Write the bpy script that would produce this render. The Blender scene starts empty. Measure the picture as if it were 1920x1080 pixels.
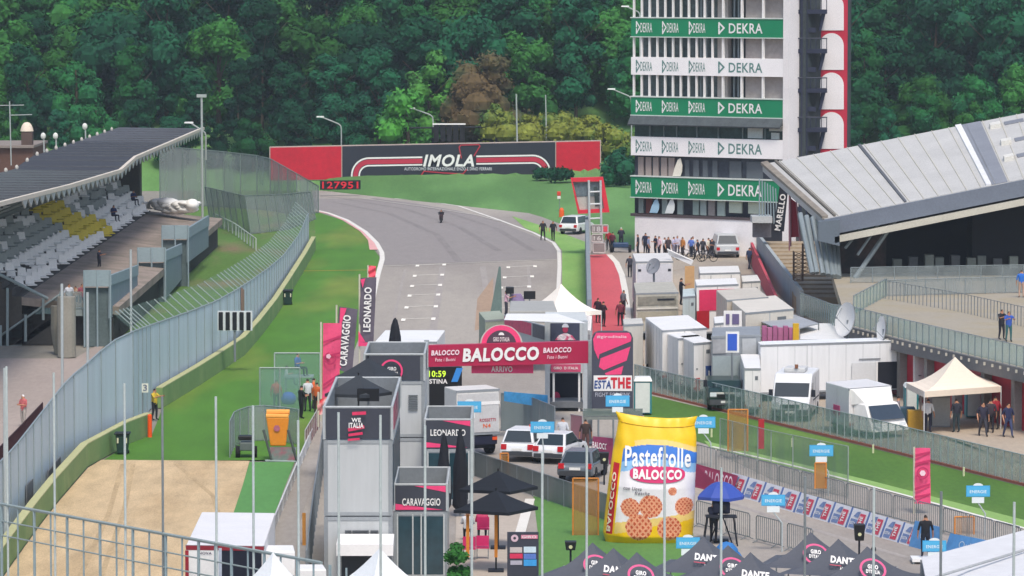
import bpy, math, random
from mathutils import Vector, Matrix
random.seed(7)
sc = bpy.context.scene
COL = sc.collection
R = math.radians
# ------------------------------------------------------------ camera, sky, sun, exposure
FOC, CAMH, PITCH = 8000.0, 23.0, math.atan(595/8000.0)
cd = bpy.data.cameras.new("camera"); cam = bpy.data.objects.new("camera", cd); COL.objects.link(cam)
cam.location = (0, 0, CAMH); cam.rotation_euler = (math.pi/2-PITCH, 0, 0)
cd.sensor_width = 36; cd.lens = FOC/1920*36; cd.clip_start = 1; cd.clip_end = 3000
sc.camera = cam
w = bpy.data.worlds.new("World"); sc.world = w; w.use_nodes = True
nt = w.node_tree; bg = nt.nodes['Background']
sky = nt.nodes.new('ShaderNodeTexSky'); sky.sky_type = 'NISHITA'; sky.sun_disc = False
SUN_EL, SUN_AZ = R(58), R(168)      # azimuth measured clockwise from +Y : sun behind the camera
sky.sun_elevation = SUN_EL; sky.sun_rotation = SUN_AZ; sky.air_density = 1.0; sky.dust_density = 2.5
nt.links.new(sky.outputs[0], bg.inputs[0]); bg.inputs[1].default_value = 0.14
sd = bpy.data.lights.new("sun", 'SUN'); sd.energy = 1.9; sd.angle = R(14); sd.color = (1, .93, .82)
sun = bpy.data.objects.new("sun", sd); COL.objects.link(sun)
dv = Vector((math.sin(SUN_AZ)*math.cos(SUN_EL), math.cos(SUN_AZ)*math.cos(SUN_EL), math.sin(SUN_EL)))
sun.rotation_euler = dv.to_track_quat('Z', 'Y').to_euler()
sc.view_settings.view_transform = 'Standard'; sc.view_settings.look = 'None'
sc.view_settings.exposure = 0.5
# ------------------------------------------------------------ photo geometry: pixel of the 1920 photo -> world point
CP, SP = math.cos(PITCH), math.sin(PITCH)
def ray(px, py):
    u, v = px-960, 540-py
    return Vector((u, FOC*CP+v*SP, -FOC*SP+v*CP))
def G(px, py, z=0.0):
    r = ray(px, py); t = (z-CAMH)/r.z; return Vector((r.x*t, r.y*t, z))
def at(px, py, Y):
    r = ray(px, py); t = Y/r.y; return Vector((r.x*t, Y, CAMH+r.z*t))
def VX(px, py, X):
    r = ray(px, py); t = X/r.x; return Vector((X, r.y*t, CAMH+r.z*t))
# ------------------------------------------------------------ materials
def lin(h):
    h = h.lstrip('#'); o = []
    for i in (0, 2, 4):
        c = int(h[i:i+2], 16)/255; o.append(c/12.92 if c <= .04045 else ((c+.055)/1.055)**2.4)
    return tuple(o)
MC = {}
def M(hexc, rough=.6, var=.10, sc1=.6, sc2=8.0, metal=0, k=.88, alpha=1, emit=0, spec=.4, rnd=0, alt=None, altscale=.25, altlo=.45, althi=.6, an=0):
    key = (hexc, rough, var, sc1, sc2, metal, k, alpha, emit, spec, rnd, alt, altscale, altlo, an)
    if key in MC: return MC[key]
    m = bpy.data.materials.new("m_"+hexc.strip('#')); m.use_nodes = True; MC[key] = m
    n = m.node_tree; b = n.nodes['Principled BSDF']; L = n.links.new
    c = tuple(x*k for x in lin(hexc))
    b.inputs['Roughness'].default_value = rough; b.inputs['Metallic'].default_value = metal
    b.inputs['Specular IOR Level'].default_value = spec
    tc = n.nodes.new('ShaderNodeTexCoord')
    cco = tc.outputs['Object']
    if an:
        mp = n.nodes.new('ShaderNodeMapping'); mp.inputs['Scale'].default_value = (1, .22, 1) if an == 1 else (1, 1, .12); L(cco, mp.inputs[0]); cco = mp.outputs[0]
    def noise(s, d=3):
        x = n.nodes.new('ShaderNodeTexNoise'); x.inputs['Scale'].default_value = s; x.inputs['Detail'].default_value = d
        L(cco, x.inputs['Vector']); return x.outputs['Fac']
    base = n.nodes.new('ShaderNodeRGB'); base.outputs[0].default_value = (*c, 1); col = base.outputs[0]
    if alt:
        mx = n.nodes.new('ShaderNodeMix'); mx.data_type = 'RGBA'
        mr = n.nodes.new('ShaderNodeMapRange'); mr.inputs[1].default_value = altlo; mr.inputs[2].default_value = althi
        L(noise(altscale, 6), mr.inputs[0]); L(mr.outputs[0], mx.inputs[0]); L(col, mx.inputs[6])
        mx.inputs[7].default_value = (*[x*k for x in lin(alt)], 1); col = mx.outputs[2]
    if var > 0:
        s = n.nodes.new('ShaderNodeMath'); s.operation = 'ADD'
        L(noise(sc1), s.inputs[0]); L(noise(sc2, 5), s.inputs[1])
        last = s.outputs[0]; lo, hi = .6, 1.4
        mr = n.nodes.new('ShaderNodeMapRange'); mr.inputs[1].default_value = lo; mr.inputs[2].default_value = hi
        mr.inputs[3].default_value = 1-var*1.5; mr.inputs[4].default_value = 1+var*1.5
        L(last, mr.inputs[0]); vf = mr.outputs[0]
        if rnd:
            oi = n.nodes.new('ShaderNodeObjectInfo'); r2 = n.nodes.new('ShaderNodeMapRange')
            r2.inputs[3].default_value = 1-rnd; r2.inputs[4].default_value = 1+rnd; L(oi.outputs['Random'], r2.inputs[0])
            mm = n.nodes.new('ShaderNodeMath'); mm.operation = 'MULTIPLY'; L(vf, mm.inputs[0]); L(r2.outputs[0], mm.inputs[1]); vf = mm.outputs[0]
        vm = n.nodes.new('ShaderNodeVectorMath'); vm.operation = 'SCALE'; L(col, vm.inputs[0]); L(vf, vm.inputs['Scale']); col = vm.outputs[0]
    L(col, b.inputs['Base Color'])
    if alpha < 1: b.inputs['Alpha'].default_value = alpha
    if emit: b.inputs['Emission Color'].default_value = (*lin(hexc), 1); b.inputs['Emission Strength'].default_value = emit
    return m
def meshmat(hexc, alpha, cell=.05):
    # woven wire: diagonal wave grid cut out of the sheet, seen from far as a half-open veil
    key = ('mesh', hexc, alpha)
    if key in MC: return MC[key]
    m = bpy.data.materials.new("wire_mesh"); m.use_nodes = True; MC[key] = m
    n = m.node_tree; L = n.links.new; b = n.nodes['Principled BSDF']; b.inputs['Base Color'].default_value = (*[x*.9 for x in lin(hexc)], 1)
    b.inputs['Roughness'].default_value = .7
    tc = n.nodes.new('ShaderNodeTexCoord'); no = n.nodes.new('ShaderNodeTexNoise'); no.inputs['Scale'].default_value = .8; no.inputs['Detail'].default_value = 4
    mp = n.nodes.new('ShaderNodeMapping'); mp.inputs['Scale'].default_value = (1, 1, .15); L(tc.outputs['Object'], mp.inputs[0]); L(mp.outputs[0], no.inputs['Vector'])
    mr = n.nodes.new('ShaderNodeMapRange'); mr.inputs[1].default_value = .3; mr.inputs[2].default_value = .7
    mr.inputs[3].default_value = max(0, alpha-.13); mr.inputs[4].default_value = min(1, alpha+.13); L(no.outputs['Fac'], mr.inputs[0]); L(mr.outputs[0], b.inputs['Alpha'])
    return m
# ------------------------------------------------------------ mesh builder
TXT = {}
def textgeo(s, shear=0., off=.0):
    k = (s, shear, off)
    if k in TXT: return TXT[k]
    cu = bpy.data.curves.new("t", 'FONT'); cu.body = s; cu.shear = shear; cu.offset = off; cu.resolution_u = 3; cu.space_character = 1.05+off*2
    ob = bpy.data.objects.new("t", cu); COL.objects.link(ob); bpy.context.view_layer.update()
    me = bpy.data.meshes.new_from_object(ob.evaluated_get(bpy.context.evaluated_depsgraph_get()))
    vs = [v.co.copy() for v in me.vertices]; fs = [tuple(p.vertices) for p in me.polygons]
    bpy.data.objects.remove(ob); bpy.data.curves.remove(cu); bpy.data.meshes.remove(me)
    x0 = min(v.x for v in vs); x1 = max(v.x for v in vs); y0 = min(v.y for v in vs); y1 = max(v.y for v in vs)
    vs = [((v.x-x0)/(x1-x0)-.5, (v.y-y0)/(y1-y0)-.5) for v in vs]
    TXT[k] = (vs, fs); return TXT[k]
X3, Z3 = Vector((1, 0, 0)), Vector((0, 0, 1))
class MB:
    def __init__(s): s.v = []; s.f = []; s.mi = []; s.k = 0
    def face(s, pts):
        b = len(s.v); s.v += [Vector(p) for p in pts]; s.f.append(tuple(range(b, b+len(pts)))); s.mi.append(s.k); return s
    def prism(s, pts, ext):
        ext = Vector(ext); pts = [Vector(p) for p in pts]; n = len(pts); b = len(s.v)
        s.v += pts+[p+ext for p in pts]
        nn = Vector((0, 0, 0))
        for i in range(n): nn += pts[i].cross(pts[(i+1) % n])
        fl = nn.dot(ext) > 0
        A = tuple(range(b, b+n)); B = tuple(range(b+n, b+2*n))
        F = [A[::-1] if fl else A, B if fl else B[::-1]]
        for i in range(n):
            j = (i+1) % n; q = (b+i, b+j, b+n+j, b+n+i); F.append(q if fl else q[::-1])
        s.f += F; s.mi += [s.k]*len(F); return s
    def box(s, x0, x1, y0, y1, z0, z1):
        return s.prism([(x0, y0, z0), (x1, y0, z0), (x1, y1, z0), (x0, y1, z0)], (0, 0, z1-z0))
    def obox(s, c, sz, rz=0, mat=None):
        m = Matrix.Rotation(rz, 3, 'Z') if mat is None else mat; c = Vector(c)
        a, b_, h = sz[0]/2, sz[1]/2, sz[2]/2
        P = [c+m @ Vector(q) for q in ((-a, -b_, -h), (a, -b_, -h), (a, b_, -h), (-a, b_, -h))]
        return s.prism(P, m @ Vector((0, 0, 2*h)))
    def hull8(s, bot, top):
        b = len(s.v); s.v += [Vector(p) for p in bot]+[Vector(p) for p in top]; n = len(bot)
        F = [tuple(range(b, b+n))[::-1], tuple(range(b+n, b+2*n))]+[(b+i, b+(i+1) % n, b+n+(i+1) % n, b+n+i) for i in range(n)]
        s.f += F; s.mi += [s.k]*len(F); return s
    def tube(s, p, q, r, r2=None, n=8):
        p, q = Vector(p), Vector(q); r2 = r if r2 is None else r2; d = (q-p)
        if d.length < 1e-6: return s
        d.normalize(); a = d.orthogonal().normalized(); c = d.cross(a)
        A = [p+(a*math.cos(t)+c*math.sin(t))*r for t in [2*math.pi*i/n for i in range(n)]]
        B = [q+(a*math.cos(t)+c*math.sin(t))*r2 for t in [2*math.pi*i/n for i in range(n)]]
        return s.hull8(A, B)
    def path(s, pts, r, n=6):
        for a, b in zip(pts[:-1], pts[1:]): s.tube(a, b, r, n=n)
        return s
    def lathe(s, prof, c=(0, 0, 0), n=16, ax='Z'):
        c = Vector(c); b = len(s.v)
        for r, z in prof:
            for i in range(n):
                t = 2*math.pi*i/n
                q = (r*math.cos(t), r*math.sin(t), z) if ax == 'Z' else ((z, r*math.cos(t), r*math.sin(t)) if ax == 'X' else (r*math.cos(t), z, r*math.sin(t)))
                s.v.append(c+Vector(q))
        for k in range(len(prof)-1):
            for i in range(n):
                j = (i+1) % n; s.f.append((b+k*n+i, b+k*n+j, b+(k+1)*n+j, b+(k+1)*n+i)); s.mi.append(s.k)
        s.f.append(tuple(range(b, b+n))[::-1]); s.f.append(tuple(range(b+(len(prof)-1)*n, b+len(prof)*n))); s.mi += [s.k]*2
        return s
    def ell(s, c, r, n=10, m=6):
        prof = [(max(1e-3, math.sin(math.pi*i/m)), -math.cos(math.pi*i/m)) for i in range(m+1)]
        b = len(s.v); s.lathe(prof, (0, 0, 0), n)
        for i in range(b, len(s.v)): v = s.v[i]; s.v[i] = Vector((c[0]+v.x*r[0], c[1]+v.y*r[1], c[2]+v.z*r[2]))
        return s
    def text(s, t, c, w, h, right=X3, up=Z3, shear=0., off=.02, proud=.02, thick=0):
        right = Vector(right).normalized(); up = Vector(up).normalized(); nrm = right.cross(up); c = Vector(c)+nrm*proud
        vs, fs = textgeo(t, shear, off); b = len(s.v)
        s.v += [c+right*(x*w)+up*(y*h) for x, y in vs]
        s.f += [tuple(b+i for i in f) for f in fs]; s.mi += [s.k]*len(fs); return s
    def flat(s, pts2, c, right=X3, up=Z3, proud=.01):
        right = Vector(right).normalized(); up = Vector(up).normalized(); nrm = right.cross(up); c = Vector(c)+nrm*proud
        return s.face([c+right*x+up*y for x, y in pts2])
    def stroke(s, pts, w, c, right=X3, up=Z3, proud=.012, closed=False):
        right = Vector(right).normalized(); up = Vector(up).normalized(); nrm = right.cross(up); c = Vector(c)+nrm*proud
        pts = list(pts)+([pts[0]] if closed else [])
        for k, ((ax, ay), (bx, by)) in enumerate(zip(pts[:-1], pts[1:])):
            dx, dy = bx-ax, by-ay; l = math.hypot(dx, dy) or 1; dx /= l; dy /= l; ax -= dx*w*.4; ay -= dy*w*.4; bx += dx*w*.4; by += dy*w*.4; nx, ny = -dy*w/2, dx*w/2
            e = nrm*(.0015*k)
            s.face([c+e+right*(ax-nx)+up*(ay-ny), c+e+right*(bx-nx)+up*(by-ny), c+e+right*(bx+nx)+up*(by+ny), c+e+right*(ax+nx)+up*(ay+ny)])
        return s
    def ring(s, c, r0, r1, right=X3, up=Z3, a0=0, a1=360, n=28, proud=.012, sx=1):
        right = Vector(right).normalized(); up = Vector(up).normalized(); nrm = right.cross(up); c = Vector(c)+nrm*proud
        for i in range(n):
            t0, t1 = R(a0+(a1-a0)*i/n), R(a0+(a1-a0)*(i+1)/n)
            P = lambda r, t: c+right*(r*math.cos(t)*sx)+up*(r*math.sin(t))
            s.face([P(r0, t0), P(r1, t0), P(r1, t1), P(r0, t1)] if r0 > 0 else [c, P(r1, t0), P(r1, t1)])
        return s
ORG = {}
def link_mesh(mb, name, mat, org, parent=None, bevel=0, smooth=False):
    me = bpy.data.meshes.new(name); me.from_pydata([v-org for v in mb.v], [], mb.f)
    for m in (mat if isinstance(mat, (list, tuple)) else [mat]): me.materials.append(m)
    if any(mb.mi): me.polygons.foreach_set('material_index', mb.mi)
    if smooth: me.polygons.foreach_set('use_smooth', [True]*len(me.polygons))
    me.update(); o = bpy.data.objects.new(name, me); COL.objects.link(o)
    if parent: o.parent = parent
    if bevel:
        bm = o.modifiers.new('bevel', 'BEVEL'); bm.width = bevel; bm.segments = 2; bm.limit_method = 'ANGLE'
    ORG[o.name] = org; return o
def tag(o, label, cat, group=None, kind=None):
    if label: o['label'] = label
    if cat: o['category'] = cat
    if group: o['group'] = group
    if kind: o['kind'] = kind
    return o
def thing(name, label, cat, org=(0, 0, 0), group=None):
    o = bpy.data.objects.new(name, None); COL.objects.link(o); o.empty_display_size = .3
    o.location = org; ORG[o.name] = Vector(org); return tag(o, label, cat, group)
def part(mb, name, mat, parent, label=None, bevel=0, smooth=False, kind=None):
    o = link_mesh(mb, name, mat, ORG[parent.name], parent, bevel, smooth)
    if label: o['label'] = label
    if kind: o['kind'] = kind
    return o
def single(mb, name, mat, label, cat, group=None, bevel=0, smooth=False):
    xs = [v.x for v in mb.v]; ys = [v.y for v in mb.v]; z = min(v.z for v in mb.v)
    org = Vector(((min(xs)+max(xs))/2, (min(ys)+max(ys))/2, z))
    o = link_mesh(mb, name, mat, org, None, bevel, smooth); o.location = org; return tag(o, label, cat, group)
def structure(mb, name, mat):
    o = link_mesh(mb, name, mat, Vector((0, 0, 0))); o['kind'] = 'structure'; return o
KIDS = {}
def children(o): return [c for c in COL.objects if c.parent == o]
def copy_tree(o, parent=None, kids=None):
    c = o.copy(); COL.objects.link(c); c.parent = parent
    for ch in (kids or {}).get(o.name, []): copy_tree(ch, c, kids)
    return c
def kidmap(o):
    d = {}
    def rec(x):
        ch = children(x); d[x.name] = ch
        for q in ch: rec(q)
    rec(o); return d
def place(o, loc, rz=0, label=None, group=None):
    o.location = loc; o.rotation_euler = (0, 0, rz)
    if label: o['label'] = label
    if group: o['group'] = group
    return o
# palette
WHITE = M('#eceae8', .45, .05, k=.93); OFFW = M('#d3cfc6', .55, .08); GREYP = M('#a9adb0', .5, .06); MIDG = M('#7d8488', .55, .08); STEEL = M('#8f9a9e', .4, .08, metal=.3)
DARK = M('#1b1f2a', .7, .1); BLACK = M('#0d0e13', .5, .1); GLASS = M('#1c2a30', .15, .1, spec=.8); RUBBER = M('#151517', .85, .1)
RED = M('#c3122c', .45, .06); PINK = M('#f0447c', .6, .06); MAG = M('#d6286c', .6, .06); CRIM = M('#b21a48', .5, .05); ANTH = M('#3c3f4a', .6, .08)
CONC = M('#a39a90', .9, .12, .4, 6); YEL = M('#f2c400', .45, .05); BLUE = M('#2f5fb8', .5, .06); SKYB = M('#4fb4e4', .5, .06); ORANGE = M('#f06a1e', .5, .06)
SKIN = M('#b98567', .6, .05); CREAM = M('#f3e6d2', .7, .05)
# ------------------------------------------------------------ ground and setting
def sheet(pts, z, name, mat):
    mb = MB(); mb.face([G(x, y, z) for x, y in pts]); 
    o = structure(mb, name, mat)
    return o
asph = M('#aaa298', .9, .07, 1.5, 6.0, alt='#989089', altscale=.09, altlo=.42, althi=.62, an=1)
mb = MB(); mb.face([(-700, 20, -.05), (700, 20, -.05), (700, 1500, -.05), (-700, 1500, -.05)]); structure(mb, 'ground', M('#8f8a80', .95, .12, .1, 2, an=1))
sheet([(430, 357), (600, 357), (700, 358), (800, 365), (900, 377), (1000, 400), (1100, 432), (1190, 470), (1190, 640), (1215, 735), (1420, 790), (1960, 925), (1960, 1180), (380, 1180), (560, 860), (600, 780), (640, 700), (685, 600), (712, 480), (690, 440), (585, 385), (430, 365)], 0, 'track', asph)
# darker rubbered tarmac of the far bend
sheet([(585, 372), (700, 373), (760, 378), (860, 395), (940, 418), (1010, 446), (1040, 462), (1046, 485), (716, 497), (716, 478), (700, 450), (660, 420), (585, 394)], .006, 'track_bend', M('#928b88', .9, .06, 1.5, 5, an=1))
# paddock surface
sheet([(1192, 470), (1420, 470), (1960, 560), (1960, 915), (1420, 784), (1222, 738), (1192, 640)], .006, 'paddock_pavement', M('#b3a491', .95, .10, .2, 4, alt='#a0968a', altscale=.12, an=1))
# left service area
sheet([(-60, 672), (140, 672), (330, 560), (420, 680), (230, 800), (60, 990), (-60, 1100)], .002, 'service_road', M('#a99b93', .95, .1, .3, 4, an=1))
grassm = M('#568c28', .95, .17, .6, 18, k=.68, alt='#88983c', altscale=.12, altlo=.5, althi=.72, an=1)
lw = [(592, 468), (575, 500), (548, 545), (520, 590), (490, 630), (460, 665), (425, 689), (375, 722), (305, 765)]
lw2 = [(285, 815), (242, 832), (192, 860), (165, 875), (107, 942), (70, 990), (20, 1060), (-30, 1130)]
sheet([(585, 394), (640, 412), (684, 440), (700, 466), (712, 482), (704, 515), (690, 590), (655, 680), (625, 740), (590, 800), (560, 862), (190, 865), (242, 832), (285, 815)]+lw[::-1], .012, 'grass_verge', grassm)
sheet([(330, 357), (585, 357), (590, 400), (592, 468), (500, 600), (420, 680), (240, 690), (165, 680), (300, 540), (350, 500), (345, 400)], .014, 'grass_slope', M('#5f8636', .95, .18, .3, 4, k=.7, alt='#8d7d5c', altscale=.25, altlo=.5, althi=.68, an=1))
sheet([(190, 862), (468, 864), (455, 910), (430, 985), (405, 1090), (395, 1180), (-60, 1180), (20, 1062), (70, 992), (107, 944), (165, 877)], .018, 'gravel_trap', M('#c4ac88', 1., .2, 1.2, 22, k=.93, alt='#b59c78', altscale=.25, an=1))
sheet([(468, 866), (552, 866), (520, 950), (495, 1010), (450, 1100), (405, 1100), (430, 985), (455, 910)], .02, 'green_runoff', M('#5f9b52', .9, .08, .3, 4, k=.75, an=1))
sheet([(556, 864), (602, 860), (560, 985), (540, 1180), (440, 1180), (510, 985)], .024, 'concrete_path', M('#a19a93', .9, .1, .4, 5, an=1))
# painted lines
def stripe(pts, wid, name, mat, z=.03, pair=None):
    P = [G(x, y, z) for x, y in pts]; mb = MB(); n = len(P); A = []; B = []
    for i in range(n):
        d = (P[min(i+1, n-1)]-P[max(i-1, 0)]); q = Vector((-d.y, d.x, 0)).normalized()*wid/2; A.append(P[i]-q); B.append(P[i]+q)
    for i in range(n-1): mb.face([A[i], A[i+1], B[i+1], B[i]])
    return structure(mb, name, mat)
lineW = M('#e4e0d8', .8, .06); 
stripe([(585, 392), (615, 399), (650, 412), (685, 434), (706, 455), (716, 473), (717, 486), (710, 510), (705, 530), (697, 570), (688, 610)], .38, 'edge_line', lineW)
kerb = [G(x, y, .026) for x, y in [(585, 395), (615, 401), (645, 414), (676, 434), (690, 450), (693, 468)]]
kerbo = [G(x, y, .026) for x, y in [(585, 391), (615, 398), (650, 411), (685, 434), (706, 455), (713, 468)]]
mb = MB(); [mb.face([kerb[i], kerbo[i], kerbo[i+1], kerb[i+1]]) for i in range(5)]; structure(mb, 'kerb', M('#e0a9a5', .8, .12, .6, 3, k=.9))
stripe([(740, 372), (800, 377), (860, 386), (935, 412), (1000, 436), (1038, 455), (1048, 470), (1049, 500), (1046, 560)], .3, 'edge_line', lineW)
stripe([(600, 368), (680, 372), (800, 388), (900, 404), (935, 414)], .35, 'edge_line', M('#b9b2ab', .8, .1))
stripe([(608, 359), (700, 361), (760, 366), (850, 380)], .3, 'edge_line', M('#c9c2b4', .8, .1))
stripe([(716, 499), (1046, 486)], .22, 'edge_line', M('#c6c1ba', .8, .1), .034)
sheet([(985, 428), (1005, 436), (1040, 452), (1054, 470), (1054, 600), (1102, 600), (1102, 455), (1030, 428), (960, 405)], .02, 'green_runoff', M('#8fb860', .9, .10, .3, 4, k=.8, alt='#7fae55', an=1))
sheet([(1103, 478), (1142, 476), (1158, 500), (1170, 545), (1176, 615), (1178, 660), (1103, 660)], .02, 'red_painted_lane', M('#cf5a63', .85, .08, .3, 4, k=.85, an=1))
stripe([(490, 511-2), (700, 506)], .35, 'worn_track', M('#b59a3e', .95, .15))
# grid slots painted on the start straight
gm = MB()
for i, y in enumerate([497, 516, 535, 553, 575, 598, 622, 648]):
    x0 = 783-(y-497)*.26; wd = 50+(y-497)*.06
    for (xa, yy) in ((x0, y), (x0+wd+120-(y-497)*.15, y+3)):
        a, b = G(xa, yy, .036), G(xa+wd, yy-2, .036)
        gm.face([a+Vector((0, -.09, 0)), b+Vector((0, -.09, 0)), b+Vector((0, .09, 0)), a+Vector((0, .09, 0))])
        for p in (a, b): gm.face([p+Vector((-.14, -1.6, 0)), p+Vector((.14, -1.6, 0)), p+Vector((.14, .4, 0)), p+Vector((-.14, .4, 0))])
structure(gm, 'grid_marking', M('#efeadf', .85, .08, k=1))
# right hand side: grass between pit wall and straight
sheet([(1222, 742), (1400, 784), (1640, 842), (1960, 923), (1960, 998), (1640, 912), (1340, 838), (1290, 822), (1200, 800)], .012, 'grass_verge', M('#557f2b', .95, .14, .4, 5, k=.72, alt='#6a8c3b', altscale=.2, an=1))
sheet([(1320, 826), (1640, 903), (1960, 985), (1960, 999), (1640, 915), (1330, 838)], .02, 'green_runoff', M('#8fb463', .9, .08, .3, 4, k=.8, an=1))
stripe([(1335, 837), (1500, 876), (1700, 929), (1960, 1001)], .22, 'edge_line', lineW, .03)
sheet([(1000, 930), (1110, 955), (1300, 1000), (1300, 1180), (1010, 1180), (1010, 1010)], .012, 'grass_verge', M('#5f8f45', .95, .12, .4, 5, k=.75, an=1))
stripe([(994, 935), (985, 965), (975, 1000), (962, 1050)], .42, 'edge_line', lineW, .03)
for i in range(4):
    a = G(1045, 829+i*8, .036); b = G(1130, 829+i*8, .036)
    mb = MB(); mb.face([a, b, b+Vector((0, -.75, 0)), a+Vector((0, -.75, 0))]); structure(mb, 'finish_line', lineW)
# rubber traces, seams and patches in the tarmac
RUB = M('#a39b95', .85, .12, 1, 6, an=1)
for i, (pts, w_) in enumerate([([(830, 500), (815, 600), (800, 700), (790, 800)], .5), ([(905, 500), (920, 600), (935, 700)], .45), ([(990, 498), (1000, 600), (1010, 700)], .25), ([(760, 505), (738, 600), (715, 700)], .2)]): stripe(pts, w_, 'tyre_trace', RUB, .004)
for pts in ([(640, 372), (760, 392), (860, 425), (935, 470)], [(620, 378), (730, 400), (820, 440), (860, 490)], [(700, 372), (820, 392), (930, 428), (1000, 470)]): stripe(pts, .6, 'tyre_trace', M('#8a8380', .85, .12, 1, 6, an=1), .010)
for i, pts in enumerate([[(895, 560), (925, 520), (925, 610), (890, 620)], [(900, 612), (918, 560), (922, 640), (895, 660)]]): sheet(pts, .005+.002*i, 'worn_patch', M('#a98f78', .9, .12, .6, 4, an=1))
for pts in ([(1305, 880), (1500, 930), (1700, 985), (1900, 1045)], [(1310, 925), (1500, 985), (1700, 1045)]): stripe(pts, .35, 'tyre_trace', RUB, .005)
for pts in ([(1210, 560), (1330, 600), (1500, 700), (1700, 790), (1900, 870)], [(1200, 520), (1300, 500), (1400, 520)], [(1690, 800), (1800, 830), (1920, 870)]): stripe(pts, .3, 'tyre_trace', M('#a08f7f', .9, .15, 1, 5, an=1), .012)
for pts in ([(230, 870), (205, 960), (150, 1080)], [(250, 870), (232, 960), (190, 1080)], [(330, 870), (400, 930), (420, 1000)]): stripe(pts, .22, 'tyre_trace', M('#b8a07c', 1, .2, 1, 9, an=1), .022)
# hill and far bank
def yb(X):
    P = [(-400, 448), (-20, 447), (2, 404), (6.5, 373), (10, 352), (12, 380), (40, 400), (400, 400)]
    for (a, u), (b, v) in zip(P[:-1], P[1:]):
        if X <= b: return u+(v-u)*max(0, (X-a)/(b-a))
    return 400
def hz(X, Y):
    b = yb(X)
    if Y <= b: return -.04
    if Y < 451: return -.04+1.7*min(1, (Y-b)/max(4, 451-b))**.8
    return 1.66+.30*(Y-451)+.4*math.sin(X*.11+Y*.07)*min(1, (Y-451)/20)
mb = MB(); TT = [0, .4, 1, 2, 3.5, 5, 7, 10, 14, 18, 23, 28, 34, 40, 46, 52, 60, 70, 80, 95, 110, 130, 150, 180]
mb = MB(); xs = [-140+i*5 for i in range(21)]+[-38+i*1.2 for i in range(48)]+[22+i*5 for i in range(24)]; ys = [350+i*1.2 for i in range(86)]+[455+i*5 for i in range(35)]
idx = {}
for j, t_ in enumerate(TT):
    for i, X in enumerate(xs):
        Y = yb(X)+t_; idx[i, j] = len(mb.v); mb.v.append(Vector((X, Y, hz(X, Y) if t_ else -.06)))
for j in range(len(TT)-1):
    for i in range(len(xs)-1):
        mb.f.append((idx[i, j], idx[i+1, j], idx[i+1, j+1], idx[i, j+1])); mb.mi.append(0)
structure(mb, 'hill', M('#6f9f58', .95, .12, .3, 4, k=.72, alt='#5c8a48', altscale=.1, an=1))
# ------------------------------------------------------------ trees
def crown_mesh(seed, wid, hgt, leaf, nl, lobes):
    rd = random.Random(seed); mb = MB()
    for k in range(lobes):
        t = rd.random(); z = hgt*(.16+.78*t); rr = wid*.5*math.sqrt(max(.08, 1-((t-.35)/.72)**2))*rd.uniform(.35, .95); a = rd.uniform(0, 6.283)
        c = Vector((rr*math.cos(a)*.75, rr*math.sin(a)*.75, z)); r = wid*rd.choice((.09, .13, .16, .2, .24))*rd.uniform(.85, 1.1)*(1.15-.4*t)*(1.25 if wid < 7 else 1)
        mb.k = 0; mb.ell(c, (r*.78, r*.78, r*.66), 7, 5)
        for q in range(nl):
            d = Vector((rd.gauss(0, 1), rd.gauss(0, 1), rd.gauss(.25, 1))).normalized()
            p = c+Vector((d.x*r, d.y*r, d.z*r*.85))*rd.uniform(.78, 1.12)
            n = (d+Vector((rd.uniform(-.8, .8), rd.uniform(-.8, .8), rd.uniform(-.5, .9)))).normalized()
            u = n.orthogonal().normalized(); v = n.cross(u); sz = leaf*rd.uniform(.6, 1.4); an = rd.uniform(0, 3.14)
            u, v = u*math.cos(an)+v*math.sin(an), v*math.cos(an)-u*math.sin(an)
            mb.face([p-u*sz, p-v*sz*.6, p+u*sz, p+v*sz*.6])
    return mb
def trunk_mesh(seed, hgt, r):
    rd = random.Random(seed+50); mb = MB(); mb.tube((0, 0, -.5), (0, 0, hgt*.45), r, r*.7, 7); mb.tube((0, 0, hgt*.45), (rd.uniform(-.3, .3), 0, hgt*.8), r*.7, r*.25, 6)
    for k in range(5):
        a = rd.uniform(0, 6.28); z = hgt*rd.uniform(.3, .6); mb.tube((0, 0, z), (math.cos(a)*hgt*.2, math.sin(a)*hgt*.2, z+hgt*.18), r*.4, r*.12, 5)
    return mb
BARK = M('#4f4436', .95, .1)
def tree_proto(name, label, seed, wid, hgt, leaf, nl, lobes, mat, group=None, cat='tree'):
    t = thing(name, label, cat, (0, 0, 0), group)
    part(trunk_mesh(seed, hgt, wid*.035), 'trunk', BARK, t); part(crown_mesh(seed, wid, hgt, leaf, nl, lobes), 'crown', mat, t); return t
leafA = M('#2a6c38', .85, .20, .5, 2.5, k=.68, rnd=.42, spec=.1, alt='#2a6a48', altscale=.12)
leafB = M('#226040', .85, .20, .5, 2.5, k=.64, rnd=.42, spec=.1, alt='#245a44', altscale=.15)
leafC = M('#3c7836', .85, .20, .5, 2.5, k=.68, rnd=.42, spec=.1, alt='#37703a', altscale=.15)
protos = [tree_proto('forest_tree', 'dense green forest tree on the wooded hill behind the circuit', s, wd, h, .25, 170, 32, m, 'trees of the wooded hill')
          for s, wd, h, m in ((1, 9.5, 12, leafA), (2, 8.5, 13.5, leafB), (3, 10.5, 11.5, leafC), (4, 8, 12.5, leafB), (5, 9.5, 13, leafA), (6, 10, 11, leafC), (7, 5.2, 15, leafB), (8, 6.0, 14, leafA), (9, 11.5, 10.5, leafB))]
kms = [kidmap(p) for p in protos]; used = set(); rd = random.Random(11)
specials = []
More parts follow.
